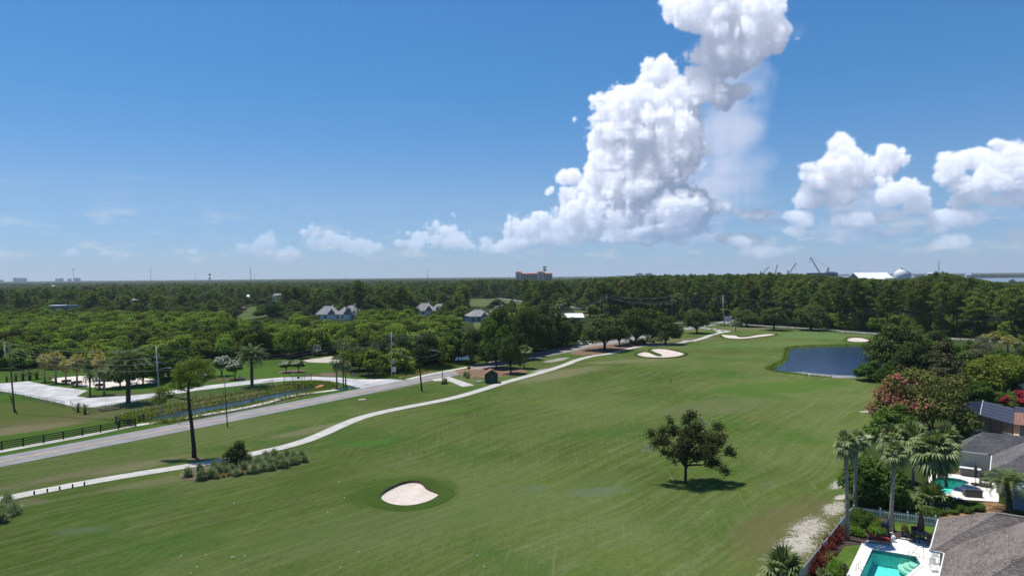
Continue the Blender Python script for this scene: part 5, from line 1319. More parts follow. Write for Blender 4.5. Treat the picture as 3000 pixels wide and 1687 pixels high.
stuff('distant_woods', 'oaks and other broadleaf trees covering the land to the horizon', 'woods', A_, SA, [('oak_tree', i) for i in range(3)]+[('leafy_tree', 0), ('thicket_tree', 1)], 5, trunks=False)
stuff('distant_pines', 'pines scattered among the distant woods and houses', 'woods', B_, SB, [('pine_tree', i) for i in range(5)], 6)
far = []
for i in range(5200):
    y = wr.uniform(7500, 12500); x = wr.uniform(-.85, .85)*y; far.append((x, y))
far = np.array(far); far = far[~inside(far, bay)]
pts_n = []
for i in range(700):
    y = wr.uniform(3100, 3800); px_q = wr.uniform(2690, 3500); pts_n.append(((px_q-1500)/2000*y, y))
pts_n = np.array(pts_n); stuff('wooded_point', 'dark wooded point reaching into the bay', 'woods', pts_n, np.column_stack([wr.uniform(2.2, 4, len(pts_n)), wr.uniform(.9, 1.6, len(pts_n))]), [('oak_tree', i) for i in range(3)], 9, trunks=False)
stuff('far_shore_woods', 'low blue band of woods on the far shore of the bay', 'woods', far, np.column_stack([wr.uniform(6, 12, len(far)), wr.uniform(1.0, 1.7, len(far))]), [('oak_tree', i) for i in range(3)], 7, trunks=False)

# ------------------------------------------------------------------ buildings
SHING_A = None
def shinglemat(name, c1, c2):
    m, t, out = _new(name)
    rnd = t.new('ShaderNodeNewGeometry').outputs['Random Per Island']
    pos = t.new('ShaderNodeNewGeometry').outputs['Position']
    c = t.mix(rnd, c1, c2); c = t.v('SCALE', c, t.mapr(t.noise(pos, .5, 4.0), .3, .7, .85, 1.12))
    d = t.new('ShaderNodeBsdfDiffuse'); t.put(d.inputs[0], c); t.l.new(d.outputs[0], out.inputs[0]); return m
SHA = shinglemat('brown_shingle', (0.135, 0.115, 0.105), (0.225, 0.195, 0.18))
SHB = shinglemat('grey_shingle', (0.115, 0.112, 0.115), (0.165, 0.16, 0.163))
SHG = simple('light_grey_roof', (0.22, 0.22, 0.23), 0.9, .2, .6, stretch=(1, 1, 3))
SHN = simple('brown_roof', (0.16, 0.14, 0.125), 0.9, .2, .6)
SHO = simple('terracotta_roof', (0.42, 0.17, 0.09), 0.85, .25, 1.0)
SHT = simple('faded_red_roof', (0.30, 0.165, 0.125), 0.85, .2, 1.2)
CREAM = simple('cream_stucco', (0.55, 0.52, 0.46), 0.9, .06, 1.0)
BLUEW = simple('blue_siding', (0.20, 0.30, 0.40), 0.8, .15, 1.0)
TANW = simple('tan_stucco', (0.42, 0.34, 0.27), 0.85, .1, .5)
GLASS = simple('window_glass', (0.03, 0.04, 0.05), 0.08, .2, 1.0, spec=.7)
WROOF = simple('white_metal_roof', (0.72, 0.72, 0.72), 0.45, .08, .8)
def hip(parent, corner, e, s, L, Wd, z0, z1, hipA, hipB, mat, th=.12, over=0.0):
    """hip roof on a rectangle: corner, unit e along the ridge (length L), unit s across (width Wd)"""
    c = Vector(corner); e = Vector(e); s = Vector(s)
    def P(a, b, z): q = c+e*a+s*b; return (q.x, q.y, z)
    A, B, C, D = P(0, 0, z0), P(L, 0, z0), P(L, Wd, z0), P(0, Wd, z0)
    R1, R2 = P(hipA, Wd/2, z1), P(L-hipB, Wd/2, z1)
    mb = MB(); lo = [(x, y, z-th) for x, y, z in (A, B, C, D)]
    mb.add([A, B, C, D, R1, R2]+lo, [(0, 1, 5, 4), (2, 3, 4, 5), (3, 0, 4), (1, 2, 5), (0, 6, 7, 1), (1, 7, 8, 2), (2, 8, 9, 3), (3, 9, 6, 0), (6, 9, 8, 7)])
    return mb.build('roof', mat, parent), (A, B, C, D, R1, R2)
def house_far(c, bx, by, wpx, dep, rz, eave, ridge, wk, rk, label):
    b = Q(c, bx, by); w = wpx/CR[c][2]*b.y/FPX
    wall = {'w': WHITE, 'b': BLUEW, 'n': TANW}[wk]; roof = {'g': SHG, 'n': SHN, 'W': WROOF, 'o': SHO}[rk]
    ctr = Vector((b.x, b.y+dep/2)); root = thing('house', label, 'house', (ctr.x, ctr.y, 0), rz)
    MB().box((0, 0, eave/2), (w-1, dep-1, eave)).build('wall', wall, root)
    r, _ = hip(root, (-w/2, -dep/2), (1, 0), (0, 1), w, dep, eave, ridge, min(dep/2, w*.35), min(dep/2, w*.35), roof)
    MB().box((w*.18, dep*.12, ridge-.2), (.9, .9, 1.8)).build('chimney', wall, r)
    # a cross wing with its own gable
    k = w*.22
    r2, _ = hip(root, (k*.2-w*.1, -dep/2-1.2), (0, 1), (1, 0), dep*.7, w*.36, eave-.05, eave+(ridge-eave)*.72, .3, dep*.3, roof)
    MB().box((k*.2-w*.1+w*.18, -dep/2-.2, eave/2-.1), (w*.32, 1.6, eave-.2)).build('wall', wall, root)
    nf = 2 if eave > 5 else 1
    for f in range(nf):
        for i in range(4):
            x = -w/2+w*(i+.6)/4.2
            wd = MB().box((x, -dep/2+.47, eave*(.5 if nf == 1 else (.25+.48*f))), (1.2, .1, 1.4)).build('window', GLASS, root)
    return root
for h_ in FARH: house_far(*h_)
# flat white roofed canopy by the road
b = Q('c3', 930, 672); root = thing('canopy', 'long open building with bright white metal roof beside the roadside trees', 'building', (b.x, b.y+4, 0), -.02)
w = 285/3.4347*b.y/FPX
me_ = MB().slab([(-w/2, -6, 3.0), (w/2, -6, 3.0), (w/2, 6, 4.6), (-w/2, 6, 4.6)], .2).build('roof', WROOF, root)
rb = MB().beam((0, -6, 3.03), (0, 6, 4.63), .06, .06).mesh('roof_seam', WROOF)
for i in range(11): o_ = link('roof_seam', rb, me_); o_.location.x = -w/2+.6+i*(w-1.2)/10
for i in range(5):
    for yy, zz in ((-5.6, 3.0), (5.6, 4.4)): MB().tube([(-w/2+.5+i*(w-1)/4, yy, 0), (-w/2+.5+i*(w-1)/4, yy, zz)], .1, 6).build('post', STEEL, root)
MB().box((0, 3, 1.6), (w*.8, .3, 3.2)).build('wall', TANW, root)
# long low white building, left
b = Q('c1', 650, 562); w = 340/3.4347*b.y/FPX
root = thing('warehouse', 'long low building with white fascia behind the pine stand', 'building', (b.x, b.y+5, 0))
MB().box((0, 0, 2.4), (w, 9, 4.8)).build('wall', simple('grey_wall', (.22, .22, .22), .9, .1), root); MB().box((0, 0, 5.0), (w+.8, 9.8, .5)).build('roof', WROOF, root)
for i in range(6): MB().box((-w*.4+i*w*.16, -4.53, 1.8), (1.8, .08, 2.2)).build('window', GLASS, root)
b = Q('c2', 435, 500); w = 190/3.4347*b.y/FPX
root = thing('building', 'cream building with stepped white parapets behind oaks by the distant fairway', 'building', (b.x, b.y+6, 0))
MB().box((0, 0, 4.6), (w, 12, 9.2)).build('wall', CREAM, root); MB().box((0, 0, 9.4), (w+.6, 12.6, .4)).build('parapet', WHITE, root)
for sx_ in (-1, 1): MB().box((sx_*w*.36, -1, 10.2), (w*.26, 8, 1.4)).build('parapet', WHITE, root)
MB().lathe((-w*.15, 0, 9.6), [(1.5, 0), (1.5, .8), (1.0, 1.4), (.2, 2.2)], 10).build('cupola', WHITE, root)
for f in range(2):
    for i in range(6): MB().box((-w*.42+i*w*.165, -6.03, 2.4+f*3.6), (1.3, .1, 1.8)).build('window', GLASS, root)
# pink condominium
def condo():
    D_ = 1000.0; x0, y0 = nat('c3', 380, 150); x1, _ = nat('c3', 755, 150)
    pl, pr2 = AT(x0, 800, D_), AT(x1, 800, D_); W_ = pr2.x-pl.x; cx = (pl.x+pr2.x)/2; H = AT(x0, nat('c3', 0, 172)[1], D_).z; Ht = AT(x0, nat('c3', 0, 153)[1], D_).z
    pink = simple('pink_stucco', (0.80, 0.60, 0.52), .9, .06, .1); red = simple('clay_tile', (0.36, 0.19, 0.15), .9, .2, .3)
    root = thing('condominium', 'wide pink condominium block with red tiled roof above the treetops', 'building', (cx, D_, 0))
    MB().box((0, 7, H/2-.4), (W_-2, 14, H-.8)).build('wall', pink, root)
    MB().slab([(-W_/2, -1, H-1), (W_/2, -1, H-1), (W_/2, 7, H+.6), (-W_/2, 7, H+.6)], .3).build('roof', red, root)
    MB().slab([(-W_/2, 15, H-1), (W_/2, 15, H-1), (W_/2, 7, H+.6), (-W_/2, 7, H+.6)], .3).build('roof', red, root)
    for xx, ww in ((-W_/2+4, 8.0), (W_*.17, 8.5)):
        t_ = MB().box((xx, 6, Ht/2-.6), (ww, 16, Ht-1.2)).build('tower', pink, root)
        mb = MB(); z = Ht-1.0
        mb.add([(xx-ww/2-.8, -2.8, z), (xx+ww/2+.8, -2.8, z), (xx+ww/2+.8, 14.8, z), (xx-ww/2-.8, 14.8, z), (xx-1, 6, Ht+.9), (xx+1, 6, Ht+.9)], [(0, 1, 5, 4), (2, 3, 4, 5), (3, 0, 4), (1, 2, 5), (3, 2, 1, 0)]); mb.build('tower_roof', red, t_)
    wm = MB().box((0, 0, 0), (2.1, .3, 1.7)).mesh('window', GLASS); bm_ = MB().box((0, 0, 0), (2.6, .9, .25)).mesh('balcony', pink)
    for f in range(9):
        z = H-2.6-f*3.1
        for i in range(15):
            x = -W_/2+9+i*(W_-11)/14.5
            if abs(x-W_*.17) < 5: continue
            o = link('window', wm, root); o.location = (x, -.02, z)
            o2 = link('balcony', bm_, o); o2.location = (0, -.5, -1.15)
        for xx in (-W_/2+4, W_*.17):
            o = link('window', wm, root); o.location = (xx, -2.02, z)
condo()
def mast(c, X, y0, y1, D_, label, kind='lattice', wd=1.2, name='radio_mast', cat='mast'):
    xa, ya = nat(c, X, y1); top = AT(xa, ya, D_); H = top.z
    root = thing(name, label, cat, (top.x, D_, 0))
    if kind == 'pole': MB().tube([(0, 0, 0), (0, 0, H)], [wd*.6, wd*.4], 6).build('pole', GREYM, root)
    else:
        mb = MB()
        legs = [(math.cos(a)*wd, math.sin(a)*wd) for a in (0.3, 2.4, 4.5)]
        for lx_, ly_ in legs: mb.beam((lx_*1.6, ly_*1.6, 0), (lx_*.35, ly_*.35, H), wd*.22)
        n_ = max(4, int(H/4))
        for i in range(n_):
            f0, f1 = i/n_, (i+1)/n_
            for j in range(3):
                p, q_ = legs[j], legs[(j+1) % 3]; k0, k1 = 1.6-1.25*f0, 1.6-1.25*f1
                mb.beam((p[0]*k0, p[1]*k0, H*f0), (q_[0]*k1, q_[1]*k1, H*f1), wd*.12)
        mb.build('lattice', GREYM, root)
    return root, H
r_, H_ = mast('c3', 672, 0, 104, 960, 'monopole phone mast with antenna arrays beside the condominium', 'pole', .9, 'phone_mast')
for z in (H_-1.2, H_-5.0):
    for a in range(6): MB().box((1.9*math.cos(a*1.05), 1.9*math.sin(a*1.05), z), (.7, .5, 2.6), a*1.05).build('antenna', GREYM, r_)
    MB().lathe((0, 0, z-.2), [(2.0, 0), (2.0, .25)], 10).build('platform', GREYM, r_)
r_, H_ = mast('c1', 737, 0, 134, 2000, 'tall high mast light pole on the horizon', 'pole', .9, 'light_mast')
MB().lathe((0, 0, H_-1), [(2.5, 0), (4.2, .8), (4.2, 1.6), (1, 2.0)], 10).build('lamp_ring', GREYM, r_)
for c, X, y1, D_, lab, kd, wd in [('c1', 1515, 118, 3200, 'thin radio mast rising alone above the horizon woods', 'lattice', 1.5), ('c1', 1967, 175, 3000, 'faint short mast beside the phone tower', 'lattice', 1.2), ('c1', 2110, 182, 2200, 'phone tower with two clusters on the horizon', 'pole', 1.4),
                                  ('c2', 115, 118, 2600, 'tallest lattice radio tower on the horizon behind the cream building', 'lattice', 2.4), ('c2', 158, 180, 2900, 'thin mast beside the tall lattice radio tower', 'lattice', 1.2), ('c2', 1076, 178, 2400, 'slim mast behind the white roofed far building', 'pole', 1.0), ('c2', 1897, 132, 2600, 'slim lattice mast on the horizon near the condominium', 'lattice', 1.6),
                                  ('c4', 1862, 45, 1900, 'lattice transmission mast beyond the white dome', 'lattice', 1.9), ('c4', 1175, 105, 2200, 'thin chimney like mast between the cranes and the white warehouse', 'pole', .8), ('c4', 1655, 115, 2400, 'thin pole on the horizon near the white dome', 'pole', .7), ('c2', 585, 198, 2600, 'tiny mast above the distant woods', 'pole', .8)]:
    r_, H_ = mast(c, X, 0, y1, D_, lab, kd, wd)
    if 'clusters' in lab:
        for z in (H_-2, H_-14): MB().lathe((0, 0, z-3), [(3, 0), (3.6, 3), (3, 6)], 8).build('antenna', GREYM, r_)
HAZEB = simple('distant_concrete', (0.42, 0.43, 0.44), .9, .08, .02)
for c, xa, xb, y1, D_, lab in [('c1', 138, 170, 220, 6000, 'narrow pale high rise on the horizon beside a wide one'), ('c1', 190, 258, 222, 6000, 'wide pale high rise on the horizon beside a narrow one'), ('c1', 560, 580, 228, 6200, 'smallest narrow high rise on the horizon near the high mast light'), ('c1', 595, 633, 225, 6200, 'square high rise on the horizon near the high mast light'),
                               ('c1', 685, 715, 228, 6200, 'low block just beside the high mast light pole'), ('c1', 752, 803, 222, 6100, 'stepped high rise directly beside the high mast light pole'), ('c1', 0, 30, 240, 6300, 'low pale block at the end of the row of high rises'),
                               ('c3', 1590, 1656, 176, 3500, 'pale office block with roof antenna beyond the bay bridge'), ('c3', 1685, 1750, 175, 3500, 'plain pale office block beyond the bay bridge')]:
    n0, n1 = nat(c, xa, y1), nat(c, xb, y1); a, b = AT(*n0, D_), AT(*n1, D_); W_ = b.x-a.x; H = (a.z+b.z)/2
    root = thing('high_rise', lab, 'building', ((a.x+b.x)/2, D_, 0)); MB().box((0, 0, H/2), (W_, W_*.6, H)).build('wall', HAZEB, root)
    MB().box((W_*.1, 0, H+1.2), (W_*.35, W_*.3, 2.6)).build('roof_box', HAZEB, root)
    if 'antenna' in lab: MB().tube([(W_*.1, 0, H), (W_*.1, 0, H+16)], [.8, .3], 6).build('antenna', GREYM, root)
    ncol = max(2, int(W_/14)); wm = MB().box((0, 0, 0), (W_/ncol*.7, .5, 2.2)).mesh('window', GLASS)
    for f in range(1, int(H/4.2)):
        for i in range(ncol): o = link('window', wm, root); o.location = (-W_/2+(i+.5)*W_/ncol, -W_*.3-.1, f*4.2)
# bridge over the bay
a, b = AT(*nat('c3', 1400, 197), 3400), AT(*nat('c3', 2560, 191), 3300); root = thing('bridge', 'long low bridge crossing the bay beyond the woods', 'bridge', (0, 0, 0))
MB().beam((a.x, a.y, a.z-1.2), (b.x, b.y, b.z-1.2), 14, 2.4).build('deck', HAZEB, root)
pm_ = MB().box((0, 0, 0), (3, 9, 24)).mesh('pier', HAZEB)
for i in range(24): p = a.lerp(b, i/23); o = link('pier', pm_, root); o.location = (p.x, p.y, p.z-14)
# port: white warehouse, dome, conveyor, cranes
D_ = 1250.0
def W4(X, Y, D=None): return AT(*nat('c4', X, Y), D or D_)
a, b = W4(1212, 138), W4(1462, 140); e = W4(1200, 175)
root = thing('warehouse', 'long bright white warehouse with pitched roof at the port', 'building', ((a.x+b.x)/2, D_, 0)); W_ = b.x-a.x
MB().box((0, 22, e.z/2-1), (W_+6, 44, e.z-2)).build('wall', WHITE, root)
MB().slab([(-W_/2-4, -1, e.z-3), (W_/2+4, -1, e.z-3), (W_/2+4, 22, a.z), (-W_/2-4, 22, a.z)], .4).build('roof', WROOF, root)
MB().slab([(-W_/2-4, 45, e.z-3), (W_/2+4, 45, e.z-3), (W_/2+4, 22, a.z), (-W_/2-4, 22, a.z)], .4).build('roof', WROOF, root)
a, b = W4(1250, 178, 1150), W4(1420, 178, 1150); lo_ = W4(1340, 215, 1150)
root = thing('warehouse', 'lower white shed in front of the long white warehouse', 'building', ((a.x+b.x)/2, 1150, 0)); W_ = b.x-a.x
MB().box((0, 10, a.z/2-1.5), (W_, 20, a.z-3)).build('wall', WHITE, root); MB().slab([(-W_/2, -1, a.z-4), (W_/2, -1, a.z-4), (W_/2, 10, a.z), (-W_/2, 10, a.z)], .3).build('roof', WROOF, root); MB().slab([(-W_/2, 21, a.z-4), (W_/2, 21, a.z-4), (W_/2, 10, a.z), (-W_/2, 10, a.z)], .3).build('roof', WROOF, root)
c_ = W4(1508, 150); tp = W4(1508, 112); Rd = W4(1562, 150).x-c_.x
root = thing('storage_dome', 'white storage dome with conveyor gantry at the port', 'dome', (c_.x, D_-14, 0))
prof = [(Rd, 0), (Rd, tp.z-Rd*.98)]+[(Rd*math.cos(t), tp.z-Rd+Rd*math.sin(t)) for t in [i*math.pi/2/9 for i in range(1, 10)]]
MB().lathe((0, 0, 0), [(max(r, .3), z) for r, z in prof], 28).build('shell', simple('dome_shell', (.62, .63, .64), .7, .08, .1), root, True)
MB().box((0, 0, tp.z+.8), (4, 4, 3)).build('head_house', WHITE, root)
e = W4(1600, 150); MB().beam((0, 0, tp.z+1.5), (e.x-c_.x-2, 0, e.z), 1.6, 2.0).build('conveyor', GREYM, root)
MB().box((e.x-c_.x-6, 0, e.z/2), (6, 6, e.z)).build('tower', WHITE, root)
def crane(pts_boom, base, label, D_, extra=None, w=1.3):
    root = thing('crane', label, 'crane', (W4(*base, D_).x, D_, 0)); ox = root.location.x
    def L_(X, Y): p = W4(X, Y, D_); return Vector((p.x-ox, 0, p.z))
    MB().box((0, 0, 3), (9, 6, 4)).build('cab', GREYM, root)
    b0, b1 = L_(*pts_boom[0]), L_(*pts_boom[1]); b0 = Vector((0, 0, 5)) if b0.z > 30 and False else b0
    mb = MB(); lo = Vector((b0.x-(b1.x-b0.x)/(b1.z-b0.z)*(b0.z-5), 0, 5)); n_ = 14
    d = (b1-lo).normalized(); s_ = Vector((d.z, 0, -d.x))*w
    for q_ in (-1, 1):
        for yy in (-w*.7, w*.7): mb.beam(lo+s_*q_+Vector((0, yy, 0)), b1+s_*q_*.5+Vector((0, yy*.5, 0)), .45)
    for i in range(n_):
        p, q_ = lo.lerp(b1, i/n_), lo.lerp(b1, (i+1)/n_); sg = 1 if i % 2 else -1
        mb.beam(p+s_*sg, q_-s_*sg, .35)
    mb.build('boom', GREYM, root)
    for ln in (extra or []): MB().beam(L_(*ln[0]), L_(*ln[1]), ln[2]).build('cable' if ln[2] < .4 else 'jib', GREYM, root)
    return root
crane([(370, 160), (440, 90)], (366, 200), 'smallest port crane with slanted boom', 1500, [((366, 165), (368, 125), 1.6), ((368, 125), (440, 90), .3)])
crane([(490, 145), (507, 72)], (488, 200), 'crane with nearly upright boom at the port', 1500, [((507, 72), (507, 90), .3)])
crane([(612, 138), (664, 58)], (596, 200), 'crane with hanging hook block at the port', 1500, [((596, 145), (597, 120), 2.2), ((664, 58), (664, 122), .3)])
crane([(856, 130), (800, 35)], (858, 200), 'largest port crane with bent jib and back stay', 1450, [((800, 35), (786, 10), 1.2), ((786, 10), (779, 55), .8), ((786, 12), (938, 97), .35), ((915, 140), (938, 97), 1.8), ((938, 97), (938, 140), 1.2)], 1.6)
a = W4(790, 138, 1600); b = W4(990, 140, 1600); root = thing('ship', 'moored ship hull with pale superstructure behind the trees', 'ship', ((a.x+b.x)/2, 1600, 0)); W_ = b.x-a.x
mb = MB(); z1 = a.z-1; mb.add([(-W_/2-8, -8, z1), (W_/2+4, -8, z1), (W_/2+4, 8, z1), (-W_/2-8, 8, z1), (-W_/2, -7, .2), (W_/2, -7, .2), (W_/2, 7, .2), (-W_/2, 7, .2)], [(0, 1, 2, 3), (4, 7, 6, 5), (0, 4, 5, 1), (1, 5, 6, 2), (2, 6, 7, 3), (3, 7, 4, 0)]); mb.build('hull', simple('hull_blue', (.06, .09, .16), .6, .2), root)
MB().box((W_*.3, 0, z1+1.2), (W_*.35, 10, 2.4)).build('superstructure', WHITE, root)
for c, X, Y, wpx, D_, lab in [('c4', 1785, 150, 50, 2300, 'small white shed on the far shore near the lattice mast'), ('c4', 2105, 160, 42, 2600, 'white boxy shed on the wooded point across the bay'), ('c4', 1945, 195, 36, 1500, 'white shed at the waterside beyond the pines'), ('c4', 1150, 165, 70, 1700, 'low white port shed beside the long warehouse')]:
    p = AT(*nat(c, X, Y-10), D_); W_ = wpx/2.8622*D_/FPX; root = thing('shed', lab, 'shed', (p.x, D_, 0)); H = max(p.z, 8)
    MB().box((0, 0, H/2-1), (W_, W_*.5, H-2)).build('wall', WHITE, root); MB().slab([(-W_/2-.5, -W_*.28, H-2), (W_/2+.5, -W_*.28, H-2), (W_/2+.5, 0, H), (-W_/2-.5, 0, H)], .3).build('roof', WROOF, root); MB().slab([(-W_/2-.5, W_*.28, H-2), (W_/2+.5, W_*.28, H-2), (W_/2+.5, 0, H), (-W_/2-.5, 0, H)], .3).build('roof', WROOF, root)

# ------------------------------------------------------------------ garden houses on the right
def tabs(parent, o, e, s, poly2, mat, expo=.145, tw=.30, seed=1, name='shingles'):
    """overlapping shingle tabs laid in courses over a roof plane (o origin, e along the eave, s up the slope)"""
    rng = np.random.default_rng(seed); o, e, s = Vector(o), Vector(e).normalized(), Vector(s).normalized(); n = e.cross(s); n = n if n.z > 0 else -n
    P2 = np.array(poly2); lo, hi = P2.min(0), P2.max(0); V, F = [], []
    cells = []
    for r in range(int((hi[1]-lo[1])/expo)+1):
        x = lo[0]-(.5*tw if r % 2 else 0)
        while x < hi[0]:
            w_ = tw*rng.uniform(.75, 1.25); cells.append((x, lo[1]+r*expo, w_)); x += w_
    C = np.array([(x+w_/2, y+expo/2) for x, y, w_ in cells]); ok = inside(C, poly2)
    for (x, y, w_), k in zip(cells, ok):
        if not k: continue
        g = .006; h0 = .016+rng.uniform(0, .006); h1 = .004
        a, b = o+e*(x+g)+s*y+n*h0, o+e*(x+w_-g)+s*y+n*h0; c, d = o+e*(x+w_-g)+s*(y+expo)+n*h1, o+e*(x+g)+s*(y+expo)+n*h1
        a2, b2 = o+e*(x+g)+s*y, o+e*(x+w_-g)+s*y
        q_ = len(V); V += [a, b, c, d, a2, b2]; F += [(q_, q_+1, q_+2, q_+3), (q_+4, q_+5, q_+1, q_)]
    ob = link(name, mesh_np(name, np.array([tuple(v) for v in V]), np.array(F), mat), parent); ob['kind'] = 'stuff'; return ob
def caps(parent, a, b, mat, w=.34, step=.24):
    a, b = Vector(a), Vector(b); L = (b-a).length; d = (b-a)/L; n_ = int(L/step)
    sd_ = d.cross(Vector((0, 0, 1))).normalized(); upn = sd_.cross(d)
    mb = MB(); mb.add([Vector((0, 0, .035)), d*step*1.25+Vector((0, 0, .0)), d*step*1.25+sd_*w/2-upn*.07, sd_*w/2-upn*.05+Vector((0, 0, .03)), -sd_*w/2-upn*.05+Vector((0, 0, .03)), d*step*1.25-sd_*w/2-upn*.07], [(0, 1, 2, 3), (0, 4, 5, 1)])
    me = mb.mesh('ridge_cap', mat)
    for i in range(n_): o = link('ridge_cap', me, parent); o.location = a+d*(i*step)+Vector((0, 0, .02))
U3, V3 = Vector((*U2, 0)), Vector((*V2_, 0))
def v3(p, z): return Vector((p[0], p[1], z))
# --- house A
P1, P2 = G(*nat('d6', 1720, 235), 2.7), G(*nat('d6', 1635, 545), 2.7)
uA = (P1-P2); wA = uA.length; uA = uA.normalized(); vA = Vector((uA.y, -uA.x, 0)); Z0 = 2.7; pit = .62
hA = thing('house', 'house with brown grey shingled hip roof and white fascia beside the rectangular pool', 'house', (0, 0, 0))
LA = 13.0; R1 = P2+uA*wA/2+vA*wA/2; R1.z = Z0+pit*wA/2; R1b = R1+vA*LA
def solid(name, faces, mat, parent): 
    mb = MB()
    for f in faces: mb.slab(f, .14)
    return mb.build(name, mat, parent)
pE1, pE2 = P1+vA*(LA+wA/2), P2+vA*(LA+wA/2)
roofA = solid('roof', [(P2, R1, P1), (P2, pE2, R1b, R1), (P1, R1, R1b, pE1)], SHA, hA)
sl = math.sqrt(1+pit*pit); sA = (vA+Vector((0, 0, pit))).normalized()
tabs(roofA, P2+Vector((0, 0, .004)), uA, sA, [(0, 0), (wA, 0), (wA/2, wA/2*sl)], SHA, seed=1)
sS = (uA+Vector((0, 0, pit))).normalized()
tabs(roofA, P2+Vector((0, 0, .004)), vA, sS, [(0, 0), (9, 0), (9, wA/2*sl), (wA/2, wA/2*sl)], SHA, seed=2)
caps(roofA, P2, R1, SHA); caps(roofA, P1, R1, SHA); caps(roofA, R1, R1b, SHA)
# wing towards the viewer, stepped back one metre
P3 = P2+vA*1.0; rp = ray(3000, 1622)
# the plane rises eastwards from its eave; find where the hip seen at the right edge lies
nrm = uA.cross(sA); tt = (P3-CAMP).dot(nrm)/rp.dot(nrm); X_ = CAMP+rp*tt; s_e = (X_-P3).dot(vA); r_e = -(X_-P3).dot(uA)
L2 = max(5.5, s_e+r_e); Wg = 11.0
P5 = P3-uA*L2; zr = Z0+pit*Wg/2-.012
Rn = P3+vA*Wg/2+uA*1.2; Rn.z = zr; Rs = P5+vA*Wg/2+uA*Wg/2; Rs.z = zr
roofA2 = solid('roof', [(P5, P5+vA*Wg, Rs), (P3+uA*1.2, P5, Rs, Rn)], SHA, hA)
tabs(roofA2, P5+Vector((0, 0, .004)), uA, sA, [(0, 0), (L2+.9, 0), (L2+.9, Wg/2*sl*.7), (Wg/2, Wg/2*sl)], SHA, seed=3)
tabs(roofA2, P5+Vector((0, 0, .004)), vA, sS, [(0, 0), (Wg, 0), (Wg/2, Wg/2*sl)], SHA, seed=4)
caps(roofA2, P5, Rs, SHA)
def fascia(parent, a, b, out):
    d = Vector(out)*.05
    MB().beam(Vector(a)+d+Vector((0, 0, -.10)), Vector(b)+d+Vector((0, 0, -.10)), .1, .16).build('gutter', WHITE, parent)
fascia(hA, P1, P2, -vA); fascia(hA, P2, P3, -uA); fascia(hA, P3, P5, -vA)
wa = [xy(P2+vA*.6+uA*.6), xy(P1+vA*.6-uA*.6), xy(P1+vA*14-uA*.6), xy(P2+vA*14+uA*.6)]
MB().prism(wa, 0, Z0-.16).build('wall', CREAM, hA)
MB().prism([xy(P3+vA*.6), xy(P3+vA*10), xy(P5+vA*10), xy(P5+vA*.6)], 0, Z0-.17).build('wall', CREAM, hA)
dsp = P3-vA*.02-uA*.1; MB().beam((dsp.x, dsp.y, .05), (dsp.x, dsp.y, Z0-.2), .09, .07).build('downspout', WHITE, hA)
for k in range(2):
    q_ = P3-uA*(1.6+2.4*k)+vA*.58; MB().beam((q_.x-uA.x*.9, q_.y-uA.y*.9, 1.05), (q_.x+uA.x*.9, q_.y+uA.y*.9, 1.05), .06, 2.0).build('sliding_door', GLASS, hA)
# deck and pool A
deckA = poly('d6', [(945, 490), (1010, 462), (1250, 492), (1310, 438), (1420, 430), (1660, 440), (1900, 560), (1900, 900), (700, 1000)])
sheet('pool_deck', deckA, 0.10, DECK, [ccw(pool_a)])
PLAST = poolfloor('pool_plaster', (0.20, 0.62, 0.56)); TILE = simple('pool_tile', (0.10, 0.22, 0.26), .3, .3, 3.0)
PW = poolmat('pool_surface', (0.62, 0.93, 0.92))
def pool(loop, depth, label, steps=None):
    loop = ccw(loop); root = thing('swimming_pool', label, 'pool', (0, 0, 0))
    n = len(loop); V = [(p[0], p[1], .09) for p in loop]+[(p[0], p[1], -depth) for p in loop]
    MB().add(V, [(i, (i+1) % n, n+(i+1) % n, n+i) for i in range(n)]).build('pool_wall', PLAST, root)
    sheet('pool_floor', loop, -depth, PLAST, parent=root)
    rings_ = offset_loop(loop, -.04); V = [(p[0], p[1], .07) for p in rings_]+[(p[0], p[1], -.22) for p in rings_]
    MB().add(V, [(i, (i+1) % n, n+(i+1) % n, n+i) for i in range(n)]).build('tile_band', TILE, root)
    sheet('water', offset_loop(loop, -.045), -.06, PW, parent=root)
    lo_, hi_ = offset_loop(loop, .0), offset_loop(loop, .28)
    V = [(p[0], p[1], .13) for p in lo_]+[(p[0], p[1], .13) for p in hi_]+[(p[0], p[1], .08) for p in lo_]+[(p[0], p[1], .08) for p in hi_]
    MB().add(V, [(i, (i+1) % n, n+(i+1) % n, n+i) for i in range(n)]+[(2*n+i, i, (i+1) % n, 2*n+(i+1) % n) for i in range(n)]+[(3*n+i, 3*n+(i+1) % n, n+(i+1) % n, n+i) for i in range(n)]).build('coping', DECK, root)
    return root
poolA = pool(pool_a, 1.3, 'rectangular turquoise pool with curved corner steps on the white deck')
cr_ = Q('d6', 1500, 640); STEPM = simple('pool_step', (0.62, 0.68, 0.52), .7, .08)
for k, (rr_, zz) in enumerate(((1.55, -.75), (1.15, -.52), (.75, -.30))):
    c0 = G(*nat('d6', 1512, 662)); a0, a1 = math.atan2(-.2, -1)+.0, 0
    pts_ = [(c0.x, c0.y)]
    for i in range(13):
        a = math.radians(105+i*115/12); pts_.append((c0.x+rr_*math.cos(a), c0.y+rr_*math.sin(a)))
    MB().prism(pts_, zz-.24, zz).build('pool_step', STEPM, poolA)
CHROME = simple('stainless_rail', (0.55, 0.56, 0.57), .25, .1, metal=.9)
def rail(name, label, pts_, r=.022):
    o = MB().tube(pts_, r, 8).build(name, CHROME, None, True); return tag(o, label, 'handrail')
a, b = Q('d6', 1412, 612, .1), Q('d6', 1530, 628, .1)
